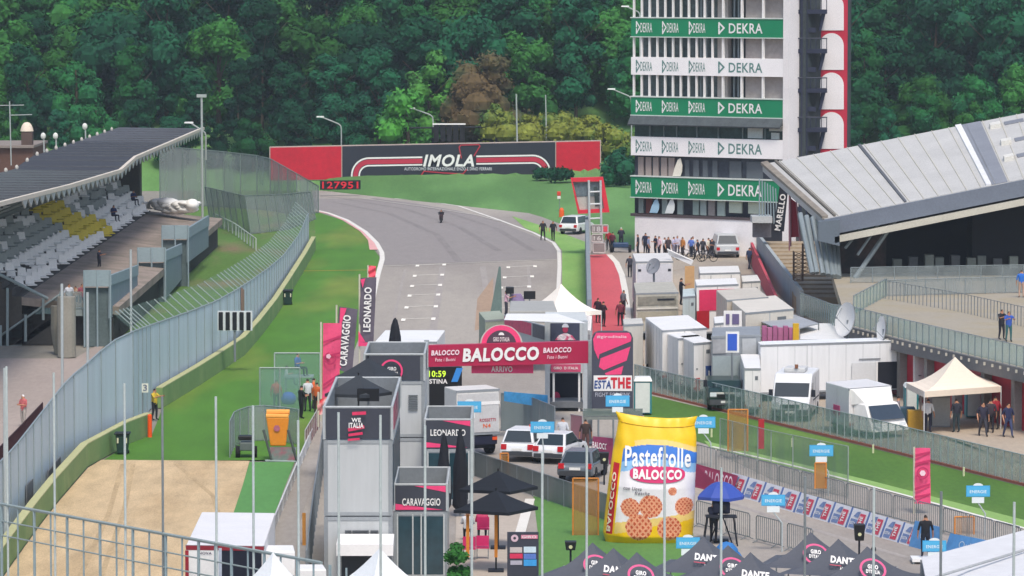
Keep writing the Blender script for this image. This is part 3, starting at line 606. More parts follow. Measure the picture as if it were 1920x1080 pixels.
# staircase block left of the stand
sp = thing('staircase', 'broad beige outdoor staircase between the tower and the covered stand', 'stairs', G(1480, 560))
p0, p1 = G(1425, 470, 1.6), G(1500, 560, 1.6)
for i in range(14):
    f = i/14; a = Vector((17.6+f*.2, 322-f*36, 0)); zt = 2.6-f*1.6; m_ = MB(); m_.box(19.0+f*.1, 27+f*1, 322-(f+1/14)*36, 322-f*36, -.1, zt); part(m_, 'step', M('#a39178', .9, .15, .6, 4), sp)
wl = MB(); A1, B1 = G(1418, 505), G(1500, 596); zt0, zt1 = 23-(437+55)*A1.y/8000, 23-(545+55)*B1.y/8000
wl.hull8([A1, B1, B1+Vector((.25, .1, 0)), A1+Vector((.25, .1, 0))], [A1+Vector((0, 0, zt0)), B1+Vector((0, 0, zt1)), B1+Vector((.25, .1, zt1)), A1+Vector((.25, .1, zt0))]); single(wl, 'parapet_wall', M('#a3aaab', .8, .1, 1, 4, an=2), 'sloping grey parapet wall along the beige staircase', 'wall')
wl = MB(); A1, B1 = G(1407, 495), G(1452, 585); wl.hull8([A1, B1, B1+Vector((.2, .1, 0)), A1+Vector((.2, .1, 0))], [A1+Vector((0, 0, 1.7)), B1+Vector((0, 0, 1.1)), B1+Vector((.2, .1, 1.1)), A1+Vector((.2, .1, 1.7))]); single(wl, 'low_wall', M('#c04a58', .8, .1), 'low pinkish red wall in front of the grey staircase parapet', 'wall')
for i, (x0, x1, y0, y1) in enumerate(((1489, 1506, 472, 527), (1506, 1527, 458, 515))):
    t = thing('scaffold_cage', ('left, lower' if i == 0 else 'right, taller')+' brown lattice steel cage on the beige staircase', 'cage', at((x0+x1)/2, y1, 286))
    m_ = MB(); a, b = at(x0, y1, 286), at(x1, y0, 286)
    for X in (a.x, b.x):
        for Y in (286, 287): m_.tube((X, Y, a.z), (X, Y, b.z), .04, n=5)
    part(m_, 'upright', M('#5b4a3f'), t); m_ = MB(); n = 8
    for k in range(n):
        z0, z1 = a.z+(b.z-a.z)*k/n, a.z+(b.z-a.z)*(k+1)/n; m_.tube((a.x, 286, z0), (b.x, 286, z1), .025, n=4); m_.tube((b.x, 286, z0), (a.x, 286, z1), .025, n=4); m_.tube((a.x, 286, z0), (b.x, 286, z0), .025, n=4)
    part(m_, 'lattice', M('#6b5748'), t)
# banners next to the stand
t = thing('feather_flag', 'black flag with white vertical letters hanging by the stand roof corner', 'flag', at(1463, 440, 300))
m_ = MB(); m_.prism([at(x, y, 300) for x, y in ((1450, 434), (1470, 434), (1478, 352), (1462, 348))], (0, .04, 0)); part(m_, 'cloth', DARK, t)
m_ = MB(); p = at(1463, 398, 299.95); u = (at(1467, 366, 300)-at(1456, 434, 300)).normalized(); m_.text('MARELLO', p, 2.6, .42, u, Vector((-u.z, 0, u.x)), off=.03, proud=.03); part(m_, 'lettering', WHITE, t)
m_ = MB(); m_.tube(at(1480, 470, 300.1), at(1480, 345, 300.1), .05); part(m_, 'pole', M('#a06a72'), t)
t = thing('red_banner', 'plain dark red banner standing left of the stand columns', 'banner', at(1490, 446, 292))
m_ = MB(); m_.prism([at(x, y, 292) for x, y in ((1483, 445), (1499, 444), (1493, 380), (1483, 372))], (0, .06, 0)); part(m_, 'cloth', M('#9c1630', .7, .08), t)
m_ = MB(); m_.tube(at(1482, 462, 292), at(1481, 352, 292), .08); part(m_, 'pole', M('#b58088'), t)
m_ = MB(); m_.tube(at(1500, 452, 292), at(1493, 378, 292), .05); part(m_, 'pole', M('#b58088'), t)
# small covered entrance with slim grey posts right of the tower foot
t = thing('metal_gate', 'row of slim grey steel posts in front of the tower right of the green band', 'gate', G(1440, 470))
for i in range(7):
    m_ = MB(); m_.tube(at(1424+i*5.5, 420, 318), at(1424+i*5, 335+i*3, 318), .05, n=5); part(m_, 'post', M('#90a0a6'), t)
m_ = MB(); sb(m_, 1410, 1448, 406, 418, 317.5, 320); part(m_, 'canopy', M('#b9bdbd'), t)
m_ = MB(); sb(m_, 1412, 1446, 419, 445, 319, 320); part(m_, 'kiosk', M('#77767c', .8, .2), t)
# ------------------------------------------------------------ pit wall fence
fence('pit_wall_fence', 'long green glass fence on the pit wall between right grass strip and paddock', 'fence', [G(1190, 730), G(1227, 740), G(1400, 782), G(1640, 840), G(1960, 921)], 1.38, M('#93ada6', .3, .25, .9, 4, alpha=.45), M('#9aa6a6', .5, .06), .66, .035, foot=(.12, .12, M('#a5614e', .8, .1)), maxposts=60)
for px, py in ((1334, 820), (1485, 838), (1637, 850), (1807, 893)):
    m_ = MB(); p = G(px, py); m_.tube(p, p+Vector((0, 0, .42)), .05, n=8); single(m_, 'marker_post', M('#d9dbb0'), {1334: 'small pale marker post on the right grass strip behind the yellow bag', 1485: 'small pale marker post on the right grass, above the ESTATHE boards', 1637: 'small pale marker post on the right grass just left of the pink flag', 1807: 'small pale marker post on the right grass just right of the pink flag'}[px], 'post', 'pale marker posts on the grass')
# ------------------------------------------------------------ left barrier wall
LP = [G(x, y) for x, y in lw]; LP2 = [G(x, y) for x, y in lw2]
GW = M('#7e9c62', .85, .08, .6, 3, alt='#9aa872', altscale=.3, altlo=.5, althi=.8)
def concwall(pts, h, th, name, label, mat, capmat):
    t = thing(name, label, 'wall', pts[0]); n = len(pts); mb = MB(); cb = MB(); A = []; B = []
    for i in range(n):
        d = (pts[min(i+1, n-1)]-pts[max(i-1, 0)]); q = Vector((-d.y, d.x, 0)).normalized()*th; 
        if q.x > 0: q = -q
        A.append(pts[i]); B.append(pts[i]+q)
    for i in range(n-1):
        mb.hull8([A[i], A[i+1], B[i+1], B[i]], [p+Vector((0, 0, h)) for p in (A[i], A[i+1], B[i+1], B[i])])
        cb.hull8([p+Vector((0, 0, h+.003)) for p in (A[i], A[i+1], B[i+1], B[i])], [p+Vector((0, 0, h+.05)) for p in (A[i], A[i+1], B[i+1], B[i])])
    part(mb, 'wall_body', mat, t); part(cb, 'coping', capmat, t); return B
CAP = M('#b9b98a', .8, .08)
concwall(LP, 1.05, .35, 'barrier_wall', 'green concrete wall along the far grass, behind the marshal gap', GW, CAP)
concwall(LP2, 1.05, .35, 'barrier_wall', 'green concrete wall along the tan gravel trap at lower left', GW, CAP)
tops = [400, 440, 478, 503, 525, 545, 565, 585, 610]; tops2 = [622, 643, 690, 712, 790, 840, 895, 950]
def htop(p, py): return 23-(py+55)*p.y/8000
off = Vector((-.6, 0, 0))
SCR = meshmat('#ccdae4', .93); SCR2 = meshmat('#95a39f', .5)
allp = [p+off for p in LP]+[p+off+Vector((-.3, 0, 0)) for p in LP2]; allh = [htop(p, y) for p, y in zip(LP+LP2, tops+tops2)]
scr = fence('screen_fence', 'tall pale blue-grey screen fence following the left wall', 'fence', allp, allh, SCR, M('#8b989c', .5, .06), 3.0, .06, maxposts=64)
# leaning overhang of the fence
n = len(allp); m_ = MB(); pm = MB()
for i in range(9):
    a, b = allp[i], allp[i+1]; k = max(2, int((a-b).length/2.4))
    for j in range(k):
        f = j/k; p = a.lerp(b, f); h = allh[i]+(allh[i+1]-allh[i])*f; m_ = MB(); q = p+Vector((0, 0, h)); m_.tube(q, q+Vector((-1.1, .2, .95)), .035, n=5); part(m_, 'overhang_arm', M('#8d9a98'), scr) if (i+j) < 40 else None
    z = lambda i_: Vector((0, 0, allh[i_])); e2 = Vector((-1.1, .2, .95))
    pm.face([a+z(i), b+z(i+1), b+z(i+1)+e2, a+z(i)+e2])
part(pm, 'overhang_net', meshmat('#6f8a7c', .22), scr)
m_ = MB(); p = allp[5].lerp(allp[4], .3); d = (allp[4]-allp[5]).normalized(); m_.prism([p+Vector((.06, 0, 1.2)), p+d*2.2+Vector((.06, 0, 1.2)), p+d*2.2+Vector((.06, 0, allh[4]-.1)), p+Vector((.06, 0, allh[5]-.1))], (.02, 0, 0)); part(m_, 'rusty_panel', M('#a3806e', .9, .15), scr)
for x, y, hh in ((55, 925, .8), (95, 890, .5), (107, 872, .4)):
    m_ = MB(); p = VX(x, y, allp[-4].x+.12); m_.box(p.x, p.x+.04, p.y-1.2, p.y+1.2, p.z-hh, p.z+hh*.6); part(m_, 'dark_patch', M('#6b6d70', .9, .3, 2, 6), scr)
# tall slim poles on the left wall
for px, yt, yb_, lab in ((117, 532, 760, 'slim tall pole on the left screen, nearest the grandstand stairs'), (165, 548, 745, 'slim tall pole on the left screen, right of the two people on the landing'), (246, 468, 640, 'slim tall pole on the left screen below the empty grey terrace'), (10, 690, 1000, 'slim tall pole at the far left edge, beside the brown railing')):
    p = G(px, max(yb_, 640) + 40); m_ = MB(); m_.tube(at(px, yb_, p.y), at(px-1, yt, p.y), .07, n=8); single(m_, 'fence_pole', M('#b4bcbc', .5, .05), lab, 'pole', 'tall slim poles along the left wall')
# far catch fences
fence('catch_fence', 'high grey mesh catch fence at the far bend behind the left stand', 'fence', [G(300, 385), G(400, 388), G(500, 395), G(560, 405), G(597, 400)], [5.8, 5.5, 5.2, 3.9, 2.6], meshmat('#8d9694', .5), M('#6f7c78'), 2.6, .06, maxposts=30)
fence('catch_fence', 'second lower row of catch fence in front of the high far one', 'fence', [G(395, 425), G(470, 440), G(540, 432), G(592, 412)], [3.6, 3.4, 3.2, 2.6], meshmat('#8d9694', .42), M('#6f7c78'), 1.8, .05, lean=(-.5, 0), maxposts=40)
fence('guard_rail', 'pale metal handrail running down the grass slope beside the left stand', 'railing', [G(400, 420), G(440, 440), G(480, 470)], 1.0, None, M('#b9c4bd'), 3, .06)
# ------------------------------------------------------------ left grandstand
ls = thing('grandstand', 'long grey roofed stand with white and yellow seats on the left side', 'grandstand', (-30, 300, 0))
prof = [(400, 8.7), (381, 8.95), (345, 9.15), (312, 9.35), (300, 8.95), (266, 9.6), (233, 10.4), (215, 10.8)]
mb = MB(); ed = MB(); fc = MB(); 
prof = [p for p in prof if p[0] <= 381]
for (ya, za), (yb3, zb) in zip(prof[:-1], prof[1:]):
    mb.hull8([(-35.1, yb3, zb-.2), (-27.7, yb3, zb-.2), (-27.7, ya, za-.2), (-35.1, ya, za-.2)], [(-35.1, yb3, zb+.1), (-27.7, yb3, zb), (-27.7, ya, za), (-35.1, ya, za+.1)])
    ed.hull8([(-27.69, yb3, zb-.12), (-27.45, yb3, zb-.12), (-27.45, ya, za-.12), (-27.69, ya, za-.12)], [(-27.69, yb3, zb+.12), (-27.45, yb3, zb+.12), (-27.45, ya, za+.12), (-27.69, ya, za+.12)])
mb.mi = [(0 if q[0] > 345 else 1 if q[0] > 300 else 2) for q in prof[:-1] for _ in range(6)]
part(mb, 'roof', [M('#54565c', .85, .08, .5, 3, spec=.2), M('#3f4148', .85, .08, .5, 3, spec=.2), M('#54595a', .85, .08, .5, 3, spec=.2)], ls); part(ed, 'roof_edge', M('#d9cdbd', .6, .05), ls)
SEAM = M('#5a5d63', .85, .1, spec=.2)
def roofz(Y):
    for (ya, za), (yb3, zb) in zip(prof[:-1], prof[1:]):
        if yb3 <= Y <= ya: return zb+(za-zb)*(Y-yb3)/(ya-yb3)
    return 9
for i in range(1, 27):
    Y = 380-i*5.5; z = roofz(Y); m_ = MB(); m_.box(-35.1, -27.7, Y-.05, Y+.05, z-.02, z+.12); part(m_, 'roof_seam', SEAM, ls)
for i in range(46):
    Y = 376-i*3.0; z = roofz(Y)-.12; m_ = MB(); m_.prism([(-27.6, Y+1.4, z), (-27.6, Y-1.4, z), (-27.6, Y, z-.5)], (.08, 0, 0)); part(m_, 'roof_tooth', M('#b9bdba', .6, .06), ls)
for i in range(14): m_ = MB(); m_.ell((-34.9, 372-i*6.5, roofz(372-i*6.5)+.2), (.13, .13, .2), 6, 4); part(m_, 'roof_ventilator', M('#c9c4ba'), ls)
for i in range(9): m_ = MB(); Y = 372-i*15; m_.tube((-34.9, Y, 0), (-34.9, Y, roofz(Y)-.2), .14, n=8); part(m_, 'roof_column', M('#7c8784'), ls); m_ = MB(); m_.tube((-34.9, Y, roofz(Y)-3.0), (-28, Y, roofz(Y)-.3), .1, n=6); part(m_, 'roof_beam', M('#7c8784'), ls)
# raked terrace
m_ = MB(); STC = M('#4d4843', .9, .15, .5, 4)
for r in range(8):
    X = -30.2-r*.6; z = 3.0+r*.44; m_.box(X-.6, X, 262, 356, 0, z)
part(m_, 'seating_steps', STC, ls)
m_ = MB(); m_.prism([(-24.2, 262, 2.35), (-30.2, 262, 2.95), (-30.2, 356, 2.95), (-24.2, 356, 2.35)], (0, 0, -.5)); part(m_, 'terrace_floor', M('#9a8c82', .9, .14, .5, 4, alt='#857b70', altscale=.4), ls)
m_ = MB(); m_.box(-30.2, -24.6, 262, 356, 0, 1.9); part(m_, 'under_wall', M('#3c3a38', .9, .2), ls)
rd = random.Random(5)
def seat_geo():
    m = MB(); 
    for k in (-.27, .27):
        m.prism([(k-.24, -.2, 0), (k+.24, -.2, 0), (k+.22, .22, .05), (k-.22, .22, .05)], (0, 0, .06))
        m.hull8([(k-.23, .2, .05), (k+.23, .2, .05), (k+.23, .27, .05), (k-.23, .27, .05)], [(k-.19, .3, .56), (k+.19, .3, .56), (k+.19, .36, .56), (k-.19, .36, .56)])
    return m
seat_me = {}
def seat(X, Y, z, mat, rz):
    k = mat.name
    if k not in seat_me:
        m = seat_geo(); me = bpy.data.meshes.new('seat'); me.from_pydata([v for v in m.v], [], m.f); me.materials.append(mat); seat_me[k] = me
    o = bpy.data.objects.new('seat', seat_me[k]); COL.objects.link(o); o.parent = ls; o.location = Vector((X, Y, z))-ls.location; o.rotation_euler = (0, 0, rz); o.scale = (1.35, 1, 1.05); return o
SW, SG, SY_ = M('#efece6', .5, .06, k=.95), M('#a5aaa4', .6, .1), M('#e0c838', .55, .08, k=.95)
cnt = 0; extra = MB(); sg = seat_geo()
for r in range(8):
    X = -30.5-r*.6; z = 3.05+r*.44
    for c_ in range(27):
        Y = 266+c_*3.3+rd.uniform(-.4, .4)+ (r % 2)*1.2
        if rd.random() < .12: continue
        col = SY_ if c_ in (11, 12, 13, 14) and r > 0 or (c_ in (15, 16) and r < 3) else (SW if r < 3 or rd.random() < .25 else SG)
        rz = R(28)
        if cnt < 100: seat(X+.1, Y, z+.3, col, rz); cnt += 1
        else:
            rm = Matrix.Rotation(rz, 3, 'Z'); b = len(extra.v); extra.v += [rm @ Vector((v.x*1.35, v.y, v.z*1.05))+Vector((X+.1, Y, z+.3)) for v in sg.v]; extra.f += [tuple(b+i for i in f) for f in sg.f]; extra.mi += [(0 if col is SG else 1 if col is SW else 2)]*len(sg.f)
part(extra, 'seat_rows', [SG, SW, SY_], ls, kind='stuff')
# front parapet bays
PAR = M('#93a4ab', .6, .08); PARD = M('#7f8f98', .6, .1, 1, 5, an=2)
for i, (xa, xb, yta, ytb, yba, ybb) in enumerate([(353, 391, 427, 404, 492, 463), (310, 351, 470, 452, 560, 512), (207, 258, 516, 497, 597, 560)]):
    X0 = -23.6-.5*i; m_ = MB(); m_.prism([VX(xa, yba, X0), VX(xb, ybb, X0), VX(xb, ytb, X0), VX(xa, yta, X0)], (-.12, 0, 0)); part(m_, 'side_panel', PARD, ls)
    m_ = MB(); lo = 19; m_.prism([VX(xa, yta+lo, X0), VX(xb, ytb+lo, X0), VX(xb, ytb, X0), VX(xa, yta, X0)], (.06, 0, 0)); part(m_, 'parapet_panel', PAR, ls)
    a = VX(xa, yta+21, X0); m_ = MB(); w_ = 1.9 if i < 2 else 1.6; m_.box(X0-w_, X0, a.y-.1, a.y+.05, a.z, a.z+1.0); part(m_, 'front_panel', PAR, ls)
    m_ = MB(); m_.box(X0-w_, X0-.1, a.y+.2, a.y+.3, 0, a.z-.1); part(m_, 'door_opening', M('#5f6e70', .8, .2), ls)
    for dx in (0, w_*.5, w_): m_ = MB(); m_.tube((X0-dx, a.y-.12, 0), (X0-dx, a.y-.12, a.z+1.0), .06, n=6); part(m_, 'parapet_post', PAR, ls)
# stairs down to the road
m_ = MB(); A1, B1 = at(-40, 690, 262), at(114, 583, 262)
m_.prism([A1, B1, B1+Vector((0, 0, -.45)), A1+Vector((0, 0, -.45))], (0, 1.8, 0)); part(m_, 'stair_ramp', M('#8b9594', .8, .1), ls)
m_ = MB(); m_.prism([A1+Vector((0, 0, .05)), B1+Vector((0, 0, .05)), B1+Vector((0, 0, 1.0)), A1+Vector((0, 0, 1.0))], (0, .03, 0)); part(m_, 'stair_railing', meshmat('#6f8a8c', .6), ls)
m_ = MB(); m_.tube(A1+Vector((0, 0, 1.05)), B1+Vector((0, 0, 1.05)), .07); m_.tube(at(-10, 510, 262), at(90, 560, 262), .1); part(m_, 'handrail', M('#93a0a0'), ls)
for x, y0, y1 in ((14, 540, 660), (81, 560, 600), (48, 590, 640), (1, 610, 660)): m_ = MB(); m_.tube(at(x, y0, 261.8), at(x, y1, 261.8), .09, n=6); part(m_, 'stair_post', M('#93a0a0'), ls)
m_ = MB(); a, b = at(114, 576, 262), at(158, 584, 262); m_.box(a.x, b.x, 261, 264, b.z-.2, a.z); part(m_, 'landing', M('#8b9594', .8, .1), ls)
m_ = MB(); m_.box(a.x, b.x, 260.95, 261, a.z, a.z+1.05); part(m_, 'landing_railing', meshmat('#8a9a9c', .45), ls)
m_ = MB(); p = G(122, 672); m_.lathe([(.55, 0), (.55, 3.6)], (p.x, p.y+1, 0), 14); part(m_, 'round_pillar', M('#9a968c', .85, .1), ls)
m_ = MB(); p = G(112, 668); m_.lathe([(.3, 0), (.5, 1.5), (.5, 2.9)], (p.x-.2, p.y+1.6, 0), 12); part(m_, 'round_pillar', M('#7d7a70', .85, .1), ls)
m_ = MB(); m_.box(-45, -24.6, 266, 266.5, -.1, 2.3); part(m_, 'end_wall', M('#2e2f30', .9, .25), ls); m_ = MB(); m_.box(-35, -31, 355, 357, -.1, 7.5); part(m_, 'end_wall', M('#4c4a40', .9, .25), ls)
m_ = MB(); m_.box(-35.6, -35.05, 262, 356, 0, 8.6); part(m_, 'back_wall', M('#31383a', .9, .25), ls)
for i in range(10): m_ = MB(); x = 2+i*5; m_.tube(at(x, 380, 300), at(x, 425, 300), .13, n=5); part(m_, 'screen_bar', M('#6d7d80'), ls)
m_ = MB(); m_.tube(at(-5, 420, 300), at(55, 420, 300), .05); part(m_, 'screen_rail', M('#6d7d80'), ls)
# white inflatable heap at the stand's far end
t = thing('white_tarpaulin', 'crumpled white tarpaulin heap at the far end of the left stand', 'tarpaulin', G(325, 425, 2.6))
m_ = MB(); rd = random.Random(3)
for k in range(13):
    p = at(300+k*4.6, 378-abs(k-7)*.6+rd.uniform(-3, 3)+(k % 3)*4, 352-k*.2); m_.ell((p.x, p.y, p.z-.3), (1.0, 1.3, rd.uniform(.22, .42)), 9, 6)
m_.ell(at(360, 384, 349), (.6, 1, .5), 9, 6); part(m_, 'cloth', M('#f4f2ee', .7, .06, k=.95), t, smooth=True)
# brick house with chimney behind the stand
t = thing('brick_house', 'brown brick building with a white domed chimney behind the left stand roof', 'house', at(20, 300, 420))
m_ = MB(); sb(m_, -60, 62, 277, 330, 420, 432); part(m_, 'wall', M('#5f4438', .9, .15, 1, 5), t)
m_ = MB(); sb(m_, -64, 63, 273, 277.5, 419.6, 432.5); part(m_, 'parapet', M('#8b8078', .9, .1), t)
m_ = MB(); sb(m_, 40, 60, 248, 277, 421, 422.2); ch = part(m_, 'chimney', M('#5c4a42', .9, .15), t)
m_ = MB(); p = at(50.5, 246, 421.6); m_.lathe([(.66, 0), (.62, .2), (.5, .55), (.3, .82), (.05, .9)], p, 14); part(m_, 'chimney_cap', M('#e8d8c4', .7, .05), ch)
# brown railing at the far left
fence('brown_railing', 'dark brown barred railing at the left edge beside a spectator', 'railing', [G(80, 805), G(40, 850), G(-20, 915)], 1.35, None, M('#41252a', .7, .1), .33, .035, midrails=0)
# ------------------------------------------------------------ people
def person_mesh(pose, seed=0):
    """continuous skinned body, facing -Y, feet at z=0, 1.75 m; slots 0 skin 1 top 2 trousers 3 shoes 4 hair"""
    V = []; E = []; RAD = []; TAG = []
    def v(p, r): V.append(Vector(p)); RAD.append(r); return len(V)-1
    def e(a, b, t): E.append((a, b)); TAG.append(t)
    sit = pose == 'sit'; dz = -.42 if sit else 0
    pel = v((0, 0, .95+dz), .135); wa = v((0, .01, 1.12+dz), .125); ch = v((0, .01, 1.32+dz), .15); nk = v((0, 0, 1.47+dz), .06); hd = v((0, -.01, 1.60+dz), .088); tp = v((0, .01, 1.70+dz), .075)
    ns = v((0, -.10, 1.59+dz), .018)
    e(pel, wa, 1); e(wa, ch, 1); e(ch, nk, 1); e(nk, hd, 0); e(hd, tp, 4); e(hd, ns, 0)
    step = {'walk': .22, 'stand': .03, 'arms': .02, 'bend': .05}.get(pose, 0)
    for s in (-1, 1):
        hp = v((s*.09, 0, .88+dz), .095); e(pel, hp, 2)
        if sit: kn = v((s*.13, -.42, .50), .062); an = v((s*.13, -.45, .09), .042)
        else: kn = v((s*.10, -s*step*.5-.02, .49), .062); an = v((s*.11, -s*step+.03, .09), .042)
        ft = v((V[an].x, V[an].y-.15, .035), .036); e(hp, kn, 2); e(kn, an, 2); e(an, ft, 3)
        sh = v((s*.18, .01, 1.40+dz), .06); e(ch, sh, 1)
        if pose == 'arms' or sit: el = v((s*.24, -.04, 1.13+dz), .043); wr = v((s*.12, -.24, 1.17+dz), .03); hv = Vector((-s*.5, -.8, .1)).normalized()
        elif pose == 'bend': el = v((s*.25, -.16, 1.22+dz), .043); wr = v((s*.14, -.38, 1.30+dz), .03); hv = Vector((-s*.3, -.9, .2)).normalized()
        else: el = v((s*.25, .03-s*step*.2, 1.12), .043); wr = v((s*.27, -.05+s*step*.3, .87), .03); hv = Vector((0, -.25, -1)).normalized()
        e(sh, el, 1); e(el, wr, 0)
        pm = v(V[wr]+hv*.07, .032); e(wr, pm, 0)
        side = hv.cross(Vector((s, 0, 0))); side = side.normalized() if side.length > .1 else Vector((0, 1, 0))
        for k, ln in ((-1.5, .055), (-.5, .07), (.5, .075), (1.5, .065)):
            a = v(V[pm]+hv*.03+side*k*.019, .0095); b = v(V[a]+hv*ln*.55+Vector((-s*.006, 0, 0)), .009); c = v(V[b]+hv*ln*.5+Vector((-s*.02, 0, 0)), .008); e(pm, a, 0); e(a, b, 0); e(b, c, 0)
        a = v(V[wr]+hv*.035+side*-.035, .011); b = v(V[a]+hv*.04+side*-.02, .0095); e(pm, a, 0); e(a, b, 0)
    me = bpy.data.meshes.new('body'); me.from_pydata(V, E, []); ob = bpy.data.objects.new('tmp', me); COL.objects.link(ob)
    sk = ob.modifiers.new('s', 'SKIN'); sk.use_smooth_shade = True
    for i, sv in enumerate(me.skin_vertices[0].data): sv.radius = (RAD[i]*(1.25 if i in (1, 2, 0) else 1), RAD[i]*(.85 if i in (0, 1, 2) else 1)); sv.use_root = (i == 0)
    ss = ob.modifiers.new('u', 'SUBSURF'); ss.levels = 1; ss.render_levels = 1
    bpy.context.view_layer.update(); m2 = bpy.data.meshes.new_from_object(ob.evaluated_get(bpy.context.evaluated_depsgraph_get())); bpy.data.objects.remove(ob)
    m2.name = 'body'; m2.materials.clear()
    for _ in range(5): m2.materials.append(SKIN)
    mis = []
    for p in m2.polygons:
        c = p.center; best = 9; bt = 0
        for (a, b), t in zip(E, TAG):
            A, B = V[a], V[b]; d = B-A; f = max(0, min(1, (c-A).dot(d)/max(1e-9, d.dot(d)))); dd = (A+d*f-c).length-min(RAD[a], RAD[b])*.6
            if dd < best: best = dd; bt = t
        if c.z > 1.56+dz and (c.y > .015 or c.z > 1.68+dz): bt = 4
        mis.append(bt)
    m2.polygons.foreach_set('material_index', mis); m2.polygons.foreach_set('use_smooth', [True]*len(mis)); m2.update()
    return m2
PM = {k: person_mesh(k) for k in ('stand', 'walk', 'arms', 'bend', 'sit')}
HAIR = M('#2a201a', .8, .1); SHOE = M('#222226', .8, .1)
def cl(h): return M(h, .8, .08, 3, 12)
def person(pos, shirt, trous, label, pose='stand', rz=0, h=1.75, hair=None, skin=None, group=None):
    o = bpy.data.objects.new('person', PM[pose]); COL.objects.link(o); o.location = pos; o.rotation_euler = (0, 0, rz); s = h/1.75; o.scale = (s*1.12, s*1.12, s)
    for i, m in enumerate((skin or SKIN, cl(shirt), cl(trous), SHOE, hair or HAIR)): o.material_slots[i].link = 'OBJECT'; o.material_slots[i].material = m
    return tag(o, label, 'person', group)
# ------------------------------------------------------------ vehicles
def wheels(t, xs, ys, r=.34, w=.22):
    for y in ys:
        for x in xs:
            m = MB(); m.lathe([(r*.55, -w/2), (r*.93, -w/2), (r, -w*.35), (r, w*.35), (r*.93, w/2), (r*.55, w/2)], (x, y, r), 16, 'X'); o = part(m, 'wheel', RUBBER, t)
            m = MB(); m.lathe([(r*.15, -w*.5), (r*.55, -w*.48), (r*.55, w*.48), (r*.15, w*.5)], (x, y, r), 10, 'X'); part(m, 'rim', M('#a8abb0', .3, .05, metal=.7), o)
def inset(a, b, c, d, k=.08, up=.012):
    a, b, c, d = map(Vector, (a, b, c, d)); m = (a+b+c+d)/4; n = (b-a).cross(d-a).normalized()*up
    f = lambda p: m+(p-m)*(1-k)+n
    return [f(a), f(b), f(c), f(d)]
def car(name, label, pos, rz, col, L=4.3, W=1.78, H=1.5, suv=False, group=None, lightbar=False, plate=True, cat='car'):
    """front towards -Y"""
    t = thing(name, label, cat, (0, 0, 0), group); h0 = .28; hb = H*.60; y0, y1 = -L/2, L/2
    prof = [(y0+.05, h0), (y0, .5), (y0+.05, .68), (y0+.5, .80 if not suv else .88), (y0+1.15, hb), (y1-.35, hb+.03), (y1-.08, hb-.05), (y1, .55), (y1-.06, h0)]
    m = MB(); m.prism([(-W/2, y, z) for y, z in prof], (W, 0, 0)); body = part(m, 'body', col, t, bevel=.09, smooth=False)
    gy0, gy1 = y0+1.05, y1-(.15 if suv else .30); ry0, ry1 = y0+1.75, y1-(.45 if suv else .85)
    bot = [(-W/2+.06, gy0, hb-.02), (W/2-.06, gy0, hb-.02), (W/2-.06, gy1, hb), (-W/2+.06, gy1, hb)]; top = [(-W/2+.22, ry0, H), (W/2-.22, ry0, H), (W/2-.22, ry1, H-.02), (-W/2+.22, ry1, H-.02)]
    m = MB(); m.hull8(bot, top); part(m, 'cabin', col, t, bevel=.05)
    for nm, q in (('windscreen', (bot[0], bot[1], top[1], top[0])), ('rear_window', (bot[2], bot[3], top[3], top[2])), ('side_window', (bot[1], bot[2], top[2], top[1])), ('side_window', (bot[3], bot[0], top[0], top[3]))):
        m = MB(); m.face(inset(*q, k=.14, up=.014)); part(m, nm, GLASS, t)
    wheels(t, (-W/2+.1, W/2-.1), (y0+.8, y1-.8), .33)
    for x in (-1, 1):
        m = MB(); m.obox((x*(W/2-.28), y0+.06, .66), (.36, .08, .14)); part(m, 'headlight', M('#dfe6ea', .15, 0), t)
        m = MB(); m.obox((x*(W/2-.2), y1-.03, .74), (.26, .1, .24)); part(m, 'tail_light', M('#c81e28', .3, 0), t)
        m = MB(); m.obox((x*(W/2+.08), gy0+.45, hb+.08), (.16, .1, .13)); part(m, 'mirror', DARK, t)
    m = MB(); m.obox((0, y1+.005, .42), (W*.86, .06, .2)); m.obox((0, y0-.005, .42), (W*.86, .06, .2)); part(m, 'bumper', M('#3a3d42', .7), t)
    m = MB(); m.obox((0, y1+.02, .62), (.5, .03, .12)); part(m, 'number_plate', M('#e8e8e4'), t)
    if lightbar: m = MB(); m.obox((-.35, .1, H+.05), (.35, .2, .12)); part(m, 'beacon', M('#d8401c', .3, 0), t)
    return place(t, pos, rz)
